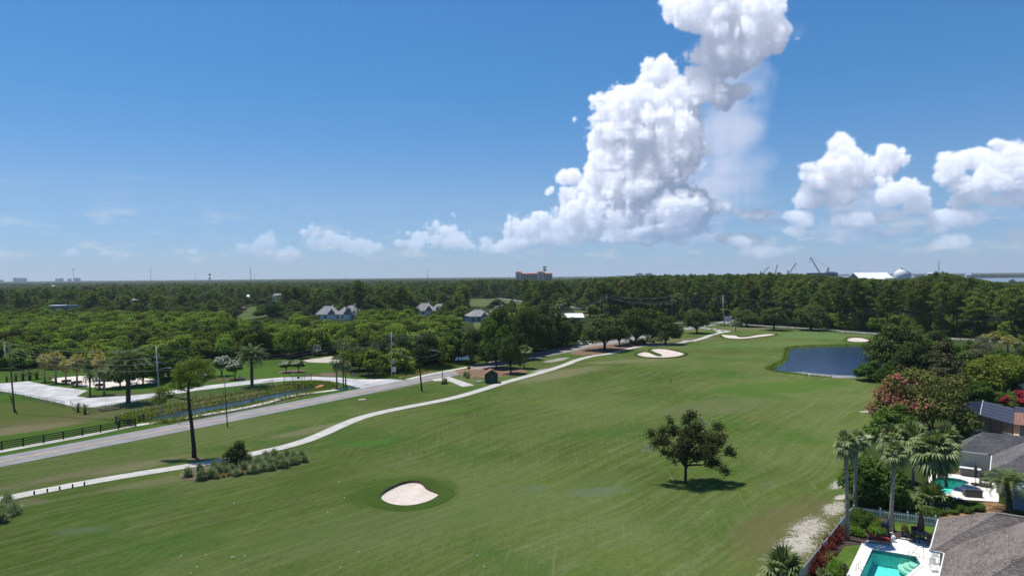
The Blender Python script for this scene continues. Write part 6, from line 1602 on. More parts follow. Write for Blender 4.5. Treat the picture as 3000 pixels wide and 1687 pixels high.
rail('handrail', 'low curved steel handrail over the pool steps', [v3(a, .1), v3(a, .45), v3(a+Vector((.12, 0, 0)), .58), v3(a.lerp(b, .5), .5), v3(b-Vector((.1, 0, 0)), .42), v3(b, .1)])
c = Q('d6', 1566, 636, .1)
rail('handrail', 'tall thin white pool rail standing beside the steps', [v3(Q('d6', 1420, 632), .1), v3(Q('d6', 1500, 640), 1.0), v3(Q('d6', 1560, 640), 1.12), v3(c, 1.0), v3(c, .1)], .018)
lad = thing('pool_ladder', 'steel pool ladder with two hooped rails on the deck', 'ladder', (0, 0, 0))
for (xa, ya), (xb, yb) in (((885, 757), (960, 812)), ((910, 742), (985, 796))):
    p, q_ = Q('d6', xa, ya, .1), Q('d6', xb, yb, .1); MB().tube([v3(p, .1), v3(p.lerp(q_, .05), .6), v3(p.lerp(q_, .2), .78), v3(p.lerp(q_, .5), .7), v3(q_, .2), v3(q_, -.7)], .022, 8).build('rail', CHROME, lad, True)
# --- pool deck and house B
deckB = poly('d7', [(500, 1000), (700, 985), (950, 1008), (1250, 1060), (1360, 1150), (1350, 1332), (1080, 1316), (820, 1297), (740, 1260), (500, 1230)])
sheet('pool_deck', deckB, 0.10, DECK, [pool_b])
pool(pool_b, 1.2, 'curved turquoise pool on the white patio behind the palms')
aB, bB, cB = Vector((55.9, 85.0, 0)), Vector((58.2, 83.5, 0)), Vector((58.4, 89.2, 0))
hB = thing('house', 'cream house with dark grey hip roof behind the curved pool', 'house', (0, 0, 0))
uB, vB = U3, V3; wB = 4.6; zB = 2.85; zrB = 4.95
oB = aB-vB*.35-uB*.3
rB, cs_ = hip(hB, (oB.x, oB.y), (vB.x, vB.y), (uB.x, uB.y), 16, wB+.6, zB, zrB, (wB+.6)/2, 3, SHB)
fascia(hB, v3(oB, zB), v3(oB+vB*3.2, zB), -uB); fascia(hB, v3(oB, zB), v3(oB+uB*(wB+.6), zB), -vB)
sB = (vB*(wB+.6)/2+Vector((0, 0, zrB-zB))).normalized(); hb_ = math.hypot((wB+.6)/2, zrB-zB)
tabs(rB, v3(oB, zB+.005), uB, sB, [(0, 0), (wB+.6, 0), ((wB+.6)/2, hb_)], SHB, seed=5)
sB2 = (uB*(wB+.6)/2+Vector((0, 0, zrB-zB))).normalized()
tabs(rB, v3(oB, zB+.005), vB, sB2, [(0, 0), (9, 0), (9, hb_), ((wB+.6)/2, hb_)], SHB, seed=6)
MB().prism([xy(aB), xy(aB+vB*15), xy(aB+vB*15+uB*wB), xy(aB+uB*wB)], 0, zB-.02).build('wall', CREAM, hB)
# wing with its roof plane facing the pool
eB = bB+vB*.5; rB2 = MB(); zt = 5.4; run = 5.0; LB = 8.2
rB2.slab([v3(eB, zB-.1), v3(eB-uB*LB, zB-.1), v3(eB-uB*LB+vB*run+uB*run*.8, zt), v3(eB+vB*run+uB*2, zt)], .14); rB2.slab([v3(eB-uB*LB, zB-.1), v3(eB-uB*LB+vB*2*run, zB-.1), v3(eB-uB*LB+vB*run+uB*run*.8, zt)], .14)
rb2 = rB2.build('roof', SHB, hB)
sW = (vB*run+Vector((0, 0, zt-zB+.1))).normalized(); hl = math.hypot(run, zt-zB+.1)
tabs(rb2, v3(eB-uB*LB, zB-.095), uB, sW, [(0, 0), (LB, 0), (LB+1.5, hl), (run*.8, hl)], SHB, seed=7)
sW2 = (uB*run*.8+Vector((0, 0, zt-zB+.1))).normalized(); hl2 = math.hypot(run*.8, zt-zB+.1)
tabs(rb2, v3(eB-uB*LB, zB-.095), vB, sW2, [(0, 0), (2*run, 0), (run, hl2)], SHB, seed=8)
fascia(hB, v3(eB, zB-.1), v3(eB-uB*LB, zB-.1), -vB)
MB().prism([xy(eB+vB*.5), xy(eB-uB*(LB-.6)+vB*.5), xy(eB-uB*(LB-.6)+vB*10), xy(eB+vB*10)], 0, zB-.28).build('wall', CREAM, hB)
MB().beam(v3(eB-vB*.1, .1), v3(eB-vB*.1, zB-.3), .09).build('downspout', WHITE, hB)
# --- house C: solar heated roof and screened pool cage
hC = thing('pool_cage', 'screened pool enclosure under a roof of dark solar mats', 'enclosure', (0, 0, 0))
e1 = G(*nat('c6', 1738, 302), 2.8); e2 = G(*nat('c6', 1903, 287), 2.8); f_ = G(*nat('c6', 1925, 183), 4.6); g_ = G(*nat('c6', 1800, 195), 4.6)
i_ = G(*nat('c6', 2150, 236), 4.6); j_ = G(*nat('c6', 2142, 352), 2.8)
SOLAR = simple('solar_mat', (0.035, 0.042, 0.065), .35, .2, 2.0, spec=.5); SOLB = simple('roof_edge', (0.35, 0.37, 0.40), .5, .1)
for nm, (A, B, C, Dd), rows in (('left', (e1, e2, f_, g_), 5), ('right', (e2, j_, i_, f_), 5)):
    pl_roof = MB().slab([A, B, C, Dd], .1).build('roof', SOLB, hC)
    n = (B-A).cross(Dd-A).normalized(); n = n if n.z > 0 else -n
    for r in range(rows):
        f0, f1 = (r+.06)/rows, (r+.94)/rows
        MB().slab([A.lerp(Dd, f0)+n*.07, B.lerp(C, f0)+n*.07, B.lerp(C, f1)+n*.07, A.lerp(Dd, f1)+n*.07], .05).build('solar_mat', SOLAR, pl_roof)
MB().beam(e2+Vector((0, 0, .1)), f_+Vector((0, 0, .1)), .12, .08).build('hip_trim', SOLB, hC)
CAGE = simple('cage_frame', (0.03, 0.03, 0.032), .6, .2)
scr = meshmat('insect_screen', (0.03, 0.035, 0.04), .05, .45)
def screen(a, b, z0, z1, parent):
    me = bpy.data.meshes.new('screen'); L = (Vector(b)-Vector(a)).length
    me.from_pydata([(a[0], a[1], z0), (b[0], b[1], z0), (b[0], b[1], z1), (a[0], a[1], z1)], [], [(0, 1, 2, 3)]); me.materials.append(scr)
    uv = me.uv_layers.new(); [setattr(uv.data[k], 'uv', q_) for k, q_ in enumerate(((0, 0), (L, 0), (L, z1-z0), (0, z1-z0)))]
    return link('screen', me, parent)
ee = [e1, e1.lerp(e2, .5), e2, e2.lerp(j_, .33), e2.lerp(j_, .66), j_]
for a, b in zip(ee[:-1], ee[1:]): screen(a, b, .1, 2.72, hC)
for p in ee: MB().beam((p.x, p.y, 0), (p.x, p.y, 2.72), .09).build('post', CAGE, hC)
for a, b in zip(ee[:-1], ee[1:]): MB().beam((a.x, a.y, 1.0), (b.x, b.y, 1.0), .06).build('crossbar', CAGE, hC)
MB().prism([xy(e1+U3*6), xy(e1+U3*6+V3*14), xy(e1+U3*6.4+V3*14), xy(e1+U3*6.4)], 0, 3.2).build('back_wall', TANW, hC)
dC = [xy(e1-U3*.3), xy(e2-U3*.3), xy(j_+V3*3), xy(j_+V3*3+U3*8), xy(e1+U3*7)]
sheet('pool_deck', dC, .10, simple('tan_paver', (.36, .31, .27), .9, .15, 1.5))
pcC = smooth_loop(poly('c6', [(1800, 425), (1850, 398), (2000, 402), (2060, 420), (1990, 436), (1860, 440)]), 2)
wC = thing('swimming_pool', 'dark teal pool inside the screened enclosure', 'pool', (0, 0, 0)); sheet('water', pcC, .125, watermat('teal_pool', (.03, .13, .14), .1, 2.0), parent=wC); V = offset_loop(ccw(pcC), .2); MB().prism(V, .09, .115).build('coping', TANW, wC)
hT = thing('house', 'house with faded terracotta roof beside the solar roofed enclosure', 'house', (0, 0, 0))
tA, tB_ = G(*nat('c6', 2142, 352), 2.7), G(*nat('c6', 2150, 262), 4.3)
MB().slab([tA+V3*.1, tA+V3*9, tB_+V3*9, tB_+V3*.1], .15).build('roof', SHT, hT); MB().prism([xy(tA+V3*.8+U3*.6), xy(tA+V3*9+U3*.6), xy(tA+V3*9+U3*7), xy(tA+V3*.8+U3*7)], 0, 2.55).build('wall', TANW, hT)
MB().slab([tB_+V3*.1+Vector((0, 0, .05)), tB_+V3*9+Vector((0, 0, .05)), tB_+V3*9+U3*1.4+Vector((0, 0, .6)), tB_+V3*.1+U3*1.4+Vector((0, 0, .6))], .1).build('solar_mat', SOLAR, hT)
tile_r = MB().beam((0, 0, 0), tB_-tA, .07, .05).mesh('tile_rib', SHT)
for k in range(22): o = link('tile_rib', tile_r, hT); o.location = tA+V3*(.3+k*.4)+Vector((0, 0, .02))
hD = thing('house', 'grey roofed house at the edge of the gardens behind the yellow tree', 'house', (0, 0, 0))
q0 = G(*nat('c4', 2470, 1000), 2.9); hip(hD, xy(q0-U3*3), (V3.x, V3.y), (U3.x, U3.y), 18, 10, 2.9, 5.6, 5, 5, SHG); c0 = q0-U3*2.3+V3*.7
MB().prism([xy(c0), xy(c0+V3*16), xy(c0+V3*16+U3*8), xy(c0+U3*8)], 0, 2.8).build('wall', CREAM, hD)
q0 = Q('c6', 2235, 985); sh_ = thing('garden_shed', 'pale blue garden shed behind the brown roofed house', 'shed', (q0.x+1.0, q0.y+1.0, 0), -.63)
MB().box((0, 0, 1.0), (2.6, 2.2, 2.0)).build('wall', simple('pale_blue', (.25, .33, .45), .7, .1), sh_); MB().slab([(-1.5, -1.3, 2.0), (1.5, -1.3, 2.0), (1.5, 1.3, 2.35), (-1.5, 1.3, 2.35)], .1).build('roof', simple('pale_blue_roof', (.42, .52, .66), .5, .1), sh_)
# lawns and beds of the gardens
GLAWN = grassmat('garden_lawn', [(0.07, 0.13, 0.02), (0.10, 0.17, 0.03), (0.11, 0.16, 0.035), (0.13, 0.19, 0.04)], .4, .2, .3)
sheet('garden_lawn', poly('d6', [(770, 520), (930, 500), (945, 492), (700, 1000), (480, 1000), (560, 800), (680, 640)]), .05, GLAWN, HOLES)
sheet('garden_lawn', poly('d6', [(1040, 280), (1200, 262), (1720, 330), (1680, 420), (1400, 385), (1250, 350), (1060, 310)]), .05, GLAWN, HOLES)
sheet('mulch_bed', poly('d6', [(720, 400), (800, 300), (1010, 230), (1060, 300), (1250, 350), (1380, 390), (1310, 440), (1250, 492), (1010, 465), (940, 505), (770, 525), (640, 640), (480, 880), (420, 860), (560, 600)]), .044, simple('dark_mulch', (.055, .035, .028), .95, .45, 3.0, .8, 14), HOLES)
sheet('straw_bed', poly('c6', [(1500, 1010), (1700, 960), (2000, 905), (2120, 960), (2000, 1010), (1700, 1050)]), .044, simple('dry_straw', (.22, .13, .06), .95, .4, 1.2, .6, 8), HOLES)
sheet('straw_bed', poly('c6', [(1640, 780), (1740, 700), (1775, 660), (1775, 730), (1700, 760)]), .05, STRAW, HOLES)

# ------------------------------------------------------------------ fences
def picket_run(a, b, label, post_every=2.4, sp=.2):
    a, b = Vector((a[0], a[1])), Vector((b[0], b[1])); L = (b-a).length; d = (b-a)/L; rz = math.atan2(d.y, d.x)
    root = thing('picket_fence', label, 'fence', (a.x, a.y, 0.03), rz)
    pk = MB(); hh, ww = 1.02, .105
    pk.add([(-ww/2, -.011, .05), (ww/2, -.011, .05), (ww/2, -.011, hh-.07), (0, -.011, hh), (-ww/2, -.011, hh-.07), (-ww/2, .011, .05), (ww/2, .011, .05), (ww/2, .011, hh-.07), (0, .011, hh), (-ww/2, .011, hh-.07)], [(0, 1, 2, 3, 4), (9, 8, 7, 6, 5), (0, 5, 6, 1), (1, 6, 7, 2), (2, 7, 8, 3), (3, 8, 9, 4), (4, 9, 5, 0)])
    pm = pk.mesh('picket', WHITE); n_ = int(L/sp)
    for i in range(n_): o = link('picket', pm, root); o.location = (i*sp+.1, -.045, 0)
    for z in (.28, .80): MB().box((L/2, 0, z), (L, .045, .09)).build('rail', WHITE, root)
    pp = MB().box((0, .06, .55), (.1, .1, 1.1)).lathe((0, .06, 1.1), [(.07, 0), (.07, .03), (.01, .1)], 4).mesh('post', WHITE)
    for i in range(int(L/post_every)+1): o = link('post', pp, root); o.location = (min(i*post_every, L), 0, 0)
    return root
fA, fB = Q('d6', 330, 872), Q('d6', 800, 272)
dF = (fB-fA).normalized(); fC = fB+dF*2.2
picket_run(fA-dF*2.5, fC, 'white picket fence running along the golf course edge')
fD = Q('d6', 1015, 208); fE = Q('d6', 1530, 292)
dd = (fE-fD).normalized(); picket_run(fC+dd*.15, fE+dd*3.0, 'white picket fence crossing behind the garden lawn')
# black board fence on the left
posts5 = [(-330, 985), (-160, 954), (15, 924), (197, 893), (371, 864), (538, 834), (700, 804), (855, 776), (1005, 748), (1152, 722)]
bf = thing('board_fence', 'black four board fence along the sidewalk beside the open grass', 'fence', (0, 0, 0))
pts_ = [Q('c5', *p) for p in posts5]
pm = MB().box((0, 0, .67), (.15, .15, 1.38)).mesh('post', BLACKW)
for p in pts_: o = link('post', pm, bf); o.location = (p.x, p.y, .02)
def boards(root, a, b, zs, h=.14):
    for z in zs: MB().beam((a.x, a.y, z), (b.x, b.y, z), .03, h).build('board', BLACKW, root)
for a, b in zip(pts_[:-1], pts_[1:]):
    o_ = Vector((.06, -.06, 0)); boards(bf, a+o_, b+o_, (.30, .62, .94, 1.26))
rt = thing('board_fence', 'short return of black board fence beside the ditch end', 'fence', (0, 0, 0))
qs = [Q('c5', 1152, 722), Q('c5', 1018, 728), Q('c5', 985, 700)]
for p in qs[1:]: o = link('post', pm, rt); o.location = (p.x, p.y, .02)
for a, b in zip(qs[:-1], qs[1:]): boards(rt, a, b, (.30, .62, .94, 1.26))
gt = thing('board_gate', 'small black board gate panel standing by the ditch', 'gate', (0, 0, 0)); a, b = Q('c5', 1178, 696), Q('c5', 1222, 680)
for p in (a, b): o = link('post', pm, gt); o.location = (p.x, p.y, .02)
boards(gt, a, b, (.35, .7, 1.05, 1.3)); MB().beam((a.x, a.y, .3), (b.x, b.y, 1.3), .04, .1).build('brace', BLACKW, gt)
# chain link fences
wire = meshmat('chain_link', (0.22, 0.23, 0.24), .09, .13)
def chain(pts_, H, label, mesh_on=True, name='chain_link_fence', mat=None):
    root = thing(name, label, 'fence', (0, 0, 0)); mat = mat or GREYM
    for p in pts_: MB().tube([(p.x, p.y, 0), (p.x, p.y, H)], .035, 6).build('post', mat, root)
    for a, b in zip(pts_[:-1], pts_[1:]):
        MB().tube([(a.x, a.y, H-.03), (b.x, b.y, H-.03)], .022, 5).build('top_rail', mat, root)
        if mesh_on:
            me = bpy.data.meshes.new('wire_mesh'); L = (b-a).length; me.from_pydata([(a.x, a.y, .05), (b.x, b.y, .05), (b.x, b.y, H-.04), (a.x, a.y, H-.04)], [], [(0, 1, 2, 3)]); me.materials.append(wire)
            uv = me.uv_layers.new(); [setattr(uv.data[k], 'uv', q_) for k, q_ in enumerate(((0, 0), (L, 0), (L, H), (0, H)))]
            link('wire_mesh', me, root)
    return root
chain([Q('c5', *p) for p in [(-130, 428), (10, 452), (75, 466), (133, 478), (196, 490), (260, 502), (330, 516), (400, 530), (463, 542), (525, 556), (547, 566)]], 1.3, 'grey chain link fence along the gravel lot')
chain([Q('c5', *p) for p in [(600, 552), (620, 582), (655, 605)]], 1.3, 'short leaning end of chain link fence by the sago palms')
BLKM = simple('black_steel', (.03, .03, .032), .5, .2)
chain([Q('c5', *p) for p in [(758, 620), (895, 592), (1022, 576), (1165, 545), (1330, 520), (1550, 500), (1665, 482), (1785, 464), (1895, 448), (2000, 430), (2110, 412)]]+[Q('c2', 95, 1352), Q('c2', 220, 1318), Q('c2', 338, 1298)][2:], 1.3, 'dark wire fence between the driveway and the ditch', True, 'wire_fence', BLKM)
gd = chain([Q('c2', *p) for p in [(450, 1300), (458, 1298), (542, 1283), (635, 1268), (660, 1264), (725, 1254), (732, 1252)]], 1.9, 'tall dark pipe gate frame across the driveway verge', True, 'pipe_gate', BLKM); gd['category'] = 'gate'
sg = Q('c2', 600, 1274); MB().lathe((0, 0, 0), [(.3, 0), (.3, .02)], 8).build('sign_plate', simple('sign_red', (.35, .03, .035), .5, .1), gd)
bpy.data.objects['sign_plate'].rotation_euler = (math.pi/2, 0, .35); bpy.data.objects['sign_plate'].location = (sg.x, sg.y-.1, 1.25)

# ------------------------------------------------------------------ poles and wires
def pole_top(c, b, t):
    n0, n1 = nat(c, *b), nat(c, *t); B = G(*n0); r = ray(*n1); T = CAMP+r*(B.y/r.y); return B, T
POLES = {}
def pole(key, c, b, t, label, mat=POLEW, r=.15, arms=(), light=None, trans=(), name='utility_pole'):
    B, T = pole_top(c, b, t); root = thing(name, label, 'pole', (B.x, B.y, 0.02)); H = T.z; lean = T.x-B.x
    MB().tube([(0, 0, -.1), (lean*.5, 0, H*.5), (lean, 0, H)], [r, r*.85, r*.62], 9).build('post', mat, root, True)
    ends = []
    rd = math.atan2(.82, .57)
    for k, (dz, half, ang) in enumerate(arms):
        d = Vector((math.cos(ang), math.sin(ang), 0)); c0 = Vector((lean, 0, H-dz)); off = Vector((-d.y, d.x, 0))*.14
        arm = MB().beam(c0-d*half+off, c0+d*half+off, .09, .11).build('crossarm', mat, root)
        MB().beam(c0-d*half*.5+off, c0+Vector((0, 0, -.6))+off*.6, .04).build('brace', GREYM, arm); MB().beam(c0+d*half*.5+off, c0+Vector((0, 0, -.6))+off*.6, .04).build('brace', GREYM, arm)
        for f in (-.9, -.35, .35, .9):
            MB().lathe(tuple(c0+d*half*f+off+Vector((0, 0, .05))), [(.04, 0), (.07, .06), (.05, .13), (.02, .2)], 7).build('insulator', GREYM, arm); ends.append(Vector((B.x, B.y, 0))+c0+d*half*f+off+Vector((0, 0, .25)))
    for dz, w_ in trans:
        MB().lathe((lean+.38, -.15, H-dz), [(.1, 0), (.26, .04), (.26, .75), (.2, .85), (.05, .92)], 12).build('transformer', POLEC, root, True)
    if light:
        dz, lx_, ly_ = light; MB().tube([(lean, 0, H-dz), (lean+lx_*.5, ly_*.5, H-dz+.45), (lean+lx_, ly_, H-dz+.6)], [.05, .045, .04], 6).build('lamp_arm', GREYM, root, True)
        MB().box((lean+lx_*1.12, ly_*1.12, H-dz+.56), (.7, .28, .16), math.atan2(ly_, lx_)).build('lamp_head', POLEC, root)
    POLES[key] = dict(top=Vector((B.x+lean, B.y, H)), ends=ends, H=H, B=B); return root
RA = -.62
pole('a', 'c1', (145, 1568), (85, 862), 'bare wooden utility pole on the grass by the chain link fence', r=.16)
pole('b', 'c5', (1367, 680), (1325, 38), 'utility pole with two crossarms and street light beside the sidewalk', POLEC, .15, [(2.0, 1.1, RA), (2.9, 1.1, RA)], (4.4, 2.4, -.6))
pole('c', 'c5', (1932, 726), (1905, 290), 'short bare wooden pole on the verge beside the road', r=.10)
pole('d', 'c2', (1052, 1322), (1036, 838), 'utility pole with crossarm at the driveway mouth beside fan palms', POLEW, .16, [(.35, 1.1, RA), (1.2, .8, RA)])
pole('e', 'c2', (1536, 1232), (1534, 770), 'pale utility pole carrying two transformers and a street light', POLEC, .16, [(.8, .9, RA)], (5.0, 2.6, .3), [(3.2, 0), (7.8, 0)])
pole('f', 'c2', (1842, 1363), (1788, 800), 'dark leaning wooden pole topped by a forked bracket beside the road', BARKD, .19)
B_ = POLES['f']['top']; o_ = [o for o in bpy.data.objects if o.get('label', '').startswith('dark leaning wooden pole')][0]
for dx, dz in ((-.75, .35), (1.1, .75)): MB().beam((B_.x-o_.location.x, 0, B_.z-.3), (B_.x-o_.location.x+dx, -.1, B_.z+dz), .12).build('bracket', POLEC, o_)
pole('g', 'c2', (2048, 1255), (2040, 960), 'thin pole with small lamp arm beside the concrete apron', BARKD, .10, (), (.3, -1.9, .2))
pole('h', 'c3', (718, 800), (715, 575), 'utility pole rising among the dark roadside trees', POLEW, .14, [(.3, 1.0, RA)], None, [(2.0, 0)])
pole('i', 'c3', (1960, 700), (1950, 402), 'wooden pole with double crossarms above the roadside oaks', POLEW, .16, [(2.6, 1.6, .1), (3.6, 1.6, .1)])
pole('j', 'c3', (2480, 708), (2466, 395), 'tall pale concrete pole beside the road junction', POLEC, .30, [(2.6, 1.3, .4)])
pole('k', 'c3', (1298, 640), (1296, 385), 'slim steel pole behind the large spreading oak', POLEC, .14, [(1.6, .8, .2)])
pole('l', 'c4', (1538, 640), (1538, 438), 'wooden pole in front of the pine woods on the cross road', POLEW, .15, [(.4, 1.2, .3)])
WIREM = simple('wire', (.20, .20, .21), .5, .1)
def wire_run(pts_, label, sag=.9, r=.03):
    P = []
    for a, b in zip(pts_[:-1], pts_[1:]):
        for i in range(12):
            f = i/12; p = a.lerp(b, f); P.append((p.x, p.y, p.z-4*sag*f*(1-f)))
    P.append(tuple(pts_[-1])); o = MB().tube(P, r, 4).build('overhead_wire', WIREM); tag(o, label, 'wire', 'overhead wires')
tp = lambda k, dx=0, dz=0: POLES[k]['top']+Vector((dx, 0, dz))
far_l = Vector((-112, 150, 12.5)); far_l2 = Vector((-110, 140, 10.8))
for dz, lab in ((0, 'topmost wire strung along the road poles'), (-2.0, 'wire on the upper crossarm of the road poles'), (-3.0, 'lower wire along the road poles'), (-4.3, 'lowest sagging cable along the road poles')):
    seq = [far_l+Vector((0, 0, dz*.5)), tp('a', 0, dz*.45-.2), tp('b', 0, dz), tp('d', 0, dz*.4-.2), tp('e', 0, dz*.4-.6), tp('h', 0, dz*.3-.2)]
    wire_run(seq, lab, 1.4)
wire_run([tp('e', 1.5, -5), tp('f', 0, -4.5), tp('g', -1.0, -.5)], 'slack cable from the transformer pole to the leaning pole', .5)
for dz, dx, lab in ((0, 0, 'highest wire along the cross road poles'), (-2.4, .9, 'middle wire along the cross road poles'), (-3.4, -.9, 'lower wire along the cross road poles')):
    wire_run([tp('h', 0, dz*.3), tp('k', 0, dz*.5), tp('i', dx, dz), tp('j', 0, dz), tp('l', 0, dz*.6-.3), Q('c4', 2800, 735)+Vector((0, 0, 11+dz*.6))], lab, 1.8, .045)

# ------------------------------------------------------------------ street things
def sign(c, b, t, label, plate, mat, size, rz=0.0):
    B, T = pole_top(c, b, t); root = thing('road_sign', label, 'sign', (B.x, B.y, .02), rz); H = T.z
    MB().beam((0, .03, 0), (0, .03, H), .06, .04).build('post', STEEL, root); n_, rot = plate
    mb = MB(); pts = [(size*math.cos(rot+2*math.pi*i/n_), size*math.sin(rot+2*math.pi*i/n_)) for i in range(n_)] if n_ != 2 else [(-size*.75, -size), (size*.75, -size), (size*.75, size), (-size*.75, size)]
    mb.add([(x, -.02, H-size+z) for x, z in pts]+[(x, .0, H-size+z) for x, z in pts], [tuple(range(len(pts))), tuple(range(2*len(pts)-1, len(pts)-1, -1))]+[(i, (i+1) % len(pts), len(pts)+(i+1) % len(pts), len(pts)+i) for i in range(len(pts))])
    mb.build('sign_plate', mat, root); return root, H
sign('c2', (1150, 1294), (1152, 1172), 'back of an octagonal road sign at the driveway mouth', (8, math.pi/8), POLEC, .42, .3)
r_, H_ = sign('c2', (2316, 1196), (2316, 1098), 'orange diamond warning sign beside the road', (4, 0), simple('sign_orange', (.62, .20, .03), .5, .1), .62, .25)
MB().box((0, -.03, H_-.55), (.12, .01, .5)).box((0, -.03, H_-.75), (.42, .01, .1)).build('symbol', BLKM, r_)
r_, H_ = sign('c2', (1562, 1228), (1562, 1115), 'white rectangular notice board beneath the transformer pole', (2, 0), WHITE, .62, .2)
MB().box((0, -.03, H_-.62), (.14, .01, .7)).build('symbol', simple('sign_grey', (.25, .25, .26), .6, .1), r_)
# shed
b0 = Q('c3', 78, 1284); b1 = Q('c3', 236, 1268); wS = (b1-b0).length; rzS = math.atan2(b1.y-b0.y, b1.x-b0.x)
sh = thing('pump_shed', 'small dark green shed with rusty brown gabled roof beside the cart path', 'shed', (b0.x, b0.y, .03), 0.12); w = 3.3; d = 2.6; hW = 2.35; hR = 3.25
GRNW = simple('dark_green_boards', (.022, .042, .032), .7, .3, 2.0, stretch=(8, 8, .3)); RUST = simple('rusty_roof', (.20, .10, .07), .85, .4, 1.5)
mb = MB(); mb.add([(0, 0, 0), (w*.42, 0, 0), (w*.42, 0, hW), (w*.21, 0, hR-.1), (0, 0, hW)], [(0, 1, 2, 3, 4)]); mb = MB()
gw = 1.9
mb.add([(0, 0, 0), (gw, 0, 0), (gw, 0, hW), (gw/2, 0, hR-.12), (0, 0, hW), (0, d, 0), (gw, d, 0), (gw, d, hW), (gw/2, d, hR-.12), (0, d, hW)], [(0, 1, 2, 3, 4), (9, 8, 7, 6, 5), (0, 5, 6, 1), (1, 6, 7, 2), (2, 7, 8, 3), (3, 8, 9, 4), (4, 9, 5, 0)])
sw = mb.build('wall', GRNW, sh)
rr1 = MB().slab([(-.25, -.3, hW-.2), (gw/2, -.3, hR), (gw/2, d+.3, hR), (-.25, d+.3, hW-.2)], .07).build('roof', RUST, sh); rr2 = MB().slab([(gw+.25, -.3, hW-.2), (gw/2, -.3, hR), (gw/2, d+.3, hR), (gw+.25, d+.3, hW-.2)], .07).build('roof', RUST, sh)
bd = MB().box((0, 0, 0), (.03, .03, hW-.1)).mesh('batten', GRNW)
for i in range(8): o = link('batten', bd, sw); o.location = (.12+i*(gw-.24)/7, -.015, hW/2)
for i in range(9): o = link('batten', bd, sw); o.location = (gw+.015, .15+i*(d-.3)/8, hW/2)
sh.scale = (1.5, 1.05, 1.0)
MB().box((gw*.5, -.02, 1.0), (.8, .04, 2.0)).build('door', simple('shed_door', (.03, .055, .042), .6, .2), sh)
q0 = Q('c3', 20, 1268); o = MB().lathe((q0.x, q0.y, .03), [(1.0, 0), (1.0, .22), (.8, .3), (.1, .33)], 16).build('tank_lid', simple('green_tank', (.16, .22, .20), .6, .1), None, True); tag(o, 'round grey green tank lid beside the small shed', 'tank lid')
# bollards and stakes
bo = MB().box((0, 0, .2), (.13, .13, .44)).lathe((0, 0, .42), [(.09, 0), (.06, .05)], 4).mesh('bollard', BLACKW)
def small(name, me, p, label, cat, group=None, rz=0, sc=1.0):
    o = link(name, me); o.location = (p[0], p[1], .04); o.rotation_euler = (0, 0, rz); o.scale = (sc, sc, sc); return tag(o, label, cat, group)
for X, Y in ((333, 662), (460, 638), (580, 616), (706, 594), (820, 573)): small('bollard', bo, Q('d8', X, Y), 'short dark wooden bollard on the near edge of the cart path', 'bollard', 'bollards along the cart path')
for X, Y in ((2098, 884), (2113, 882), (2128, 880), (2143, 877), (2158, 874)): small('bollard', bo, Q('c3', X, Y), 'tiny bollard in the row by the far cart path loop', 'bollard', 'bollards at the far path loop', sc=1.6)
p = Q('d5', 601, 86); o = MB().tube([(p.x, p.y, 0), (p.x, p.y, 1.15)], .06, 8).lathe((p.x, p.y, 1.15), [(.06, 0), (.02, .06)], 8).build('marker_post', BLACKW); tag(o, 'dark yardage marker post standing alone on the fairway', 'post')
a, b = Q('d4', 1752, 722), Q('d4', 1800, 680); rk = thing('bunker_rake', 'white bunker rake lying in the grass beside the bunker', 'rake', (0, 0, 0))
MB().tube([v3(a, .12), v3(b, .2)], .02, 6).build('handle', WHITE, rk); MB().box((b.x, b.y, .17), (.5, .05, .05), .9).build('rake_head', WHITE, rk)
bl_ = MB().lathe((0, 0, 0), [(.01, 0), (.05, .012), (.06, .055), (.05, .1), (.01, .11)], 8).mesh('golf_ball', WHITE)
for X, Y in ((955, 598), (1455, 643), (1375, 865), (1495, 762), (495, 1173), (685, 1187), (700, 1188), (780, 1180), (320, 1181), (435, 1260), (390, 1305), (1600, 1150), (2450, 1175), (2500, 1257), (700, 798), (1467, 1265)):
    small('golf_ball', bl_, Q('d4', X, Y), 'small white ball lying on the near fairway grass', 'golf ball', 'balls on the near fairway')
# drainage cover
p = Q('d4', 1620, 52); o = MB().box((p.x, p.y, .07), (1.5, .9, .1), .6).box((p.x-.3, p.y, .14), (.5, .4, .06), .6).build('drain_cover', CONC); tag(o, 'pale concrete drain cover in the grass near the road', 'drain cover')
for X, Y, lab, L in ((600, 1316, 'terracotta drain pipe standing on the ditch bank', 0), (818, 1310, 'rusty red culvert slab at the end of the ditch', 1)):
    p = Q('c2', X, Y); m_ = simple('terracotta', (.36, .14, .08), .8, .25)
    o = MB().tube([(p.x, p.y, -.2), (p.x, p.y, .75)], [.28, .26], 10).lathe((p.x, p.y, .75), [(.3, 0), (.3, .08), (.2, .08)], 10).build('drain_pipe', m_) if not L else MB().slab([(p.x-1.2, p.y-.9, -.2), (p.x+.3, p.y-1.0, -.1), (p.x+.9, p.y+.8, .25), (p.x-.3, p.y+.8, .25)], .15).build('culvert', m_)
    tag(o, lab, 'pipe' if not L else 'culvert')
q0 = Q('c5', 925, 582); cv = thing('culvert', 'brick edged culvert mouth beside the date palm', 'culvert', (q0.x, q0.y, .03), .8)
for yy in (-.9, .9): MB().box((0, yy, .15), (3.2, .3, .4)).build('kerb', simple('tan_brick', (.34, .23, .16), .9, .25, 3), cv)
for i in range(6): MB().box((-1.3+i*.52, 0, .08), (.12, 1.5, .06)).build('grate_bar', BLKM, cv)
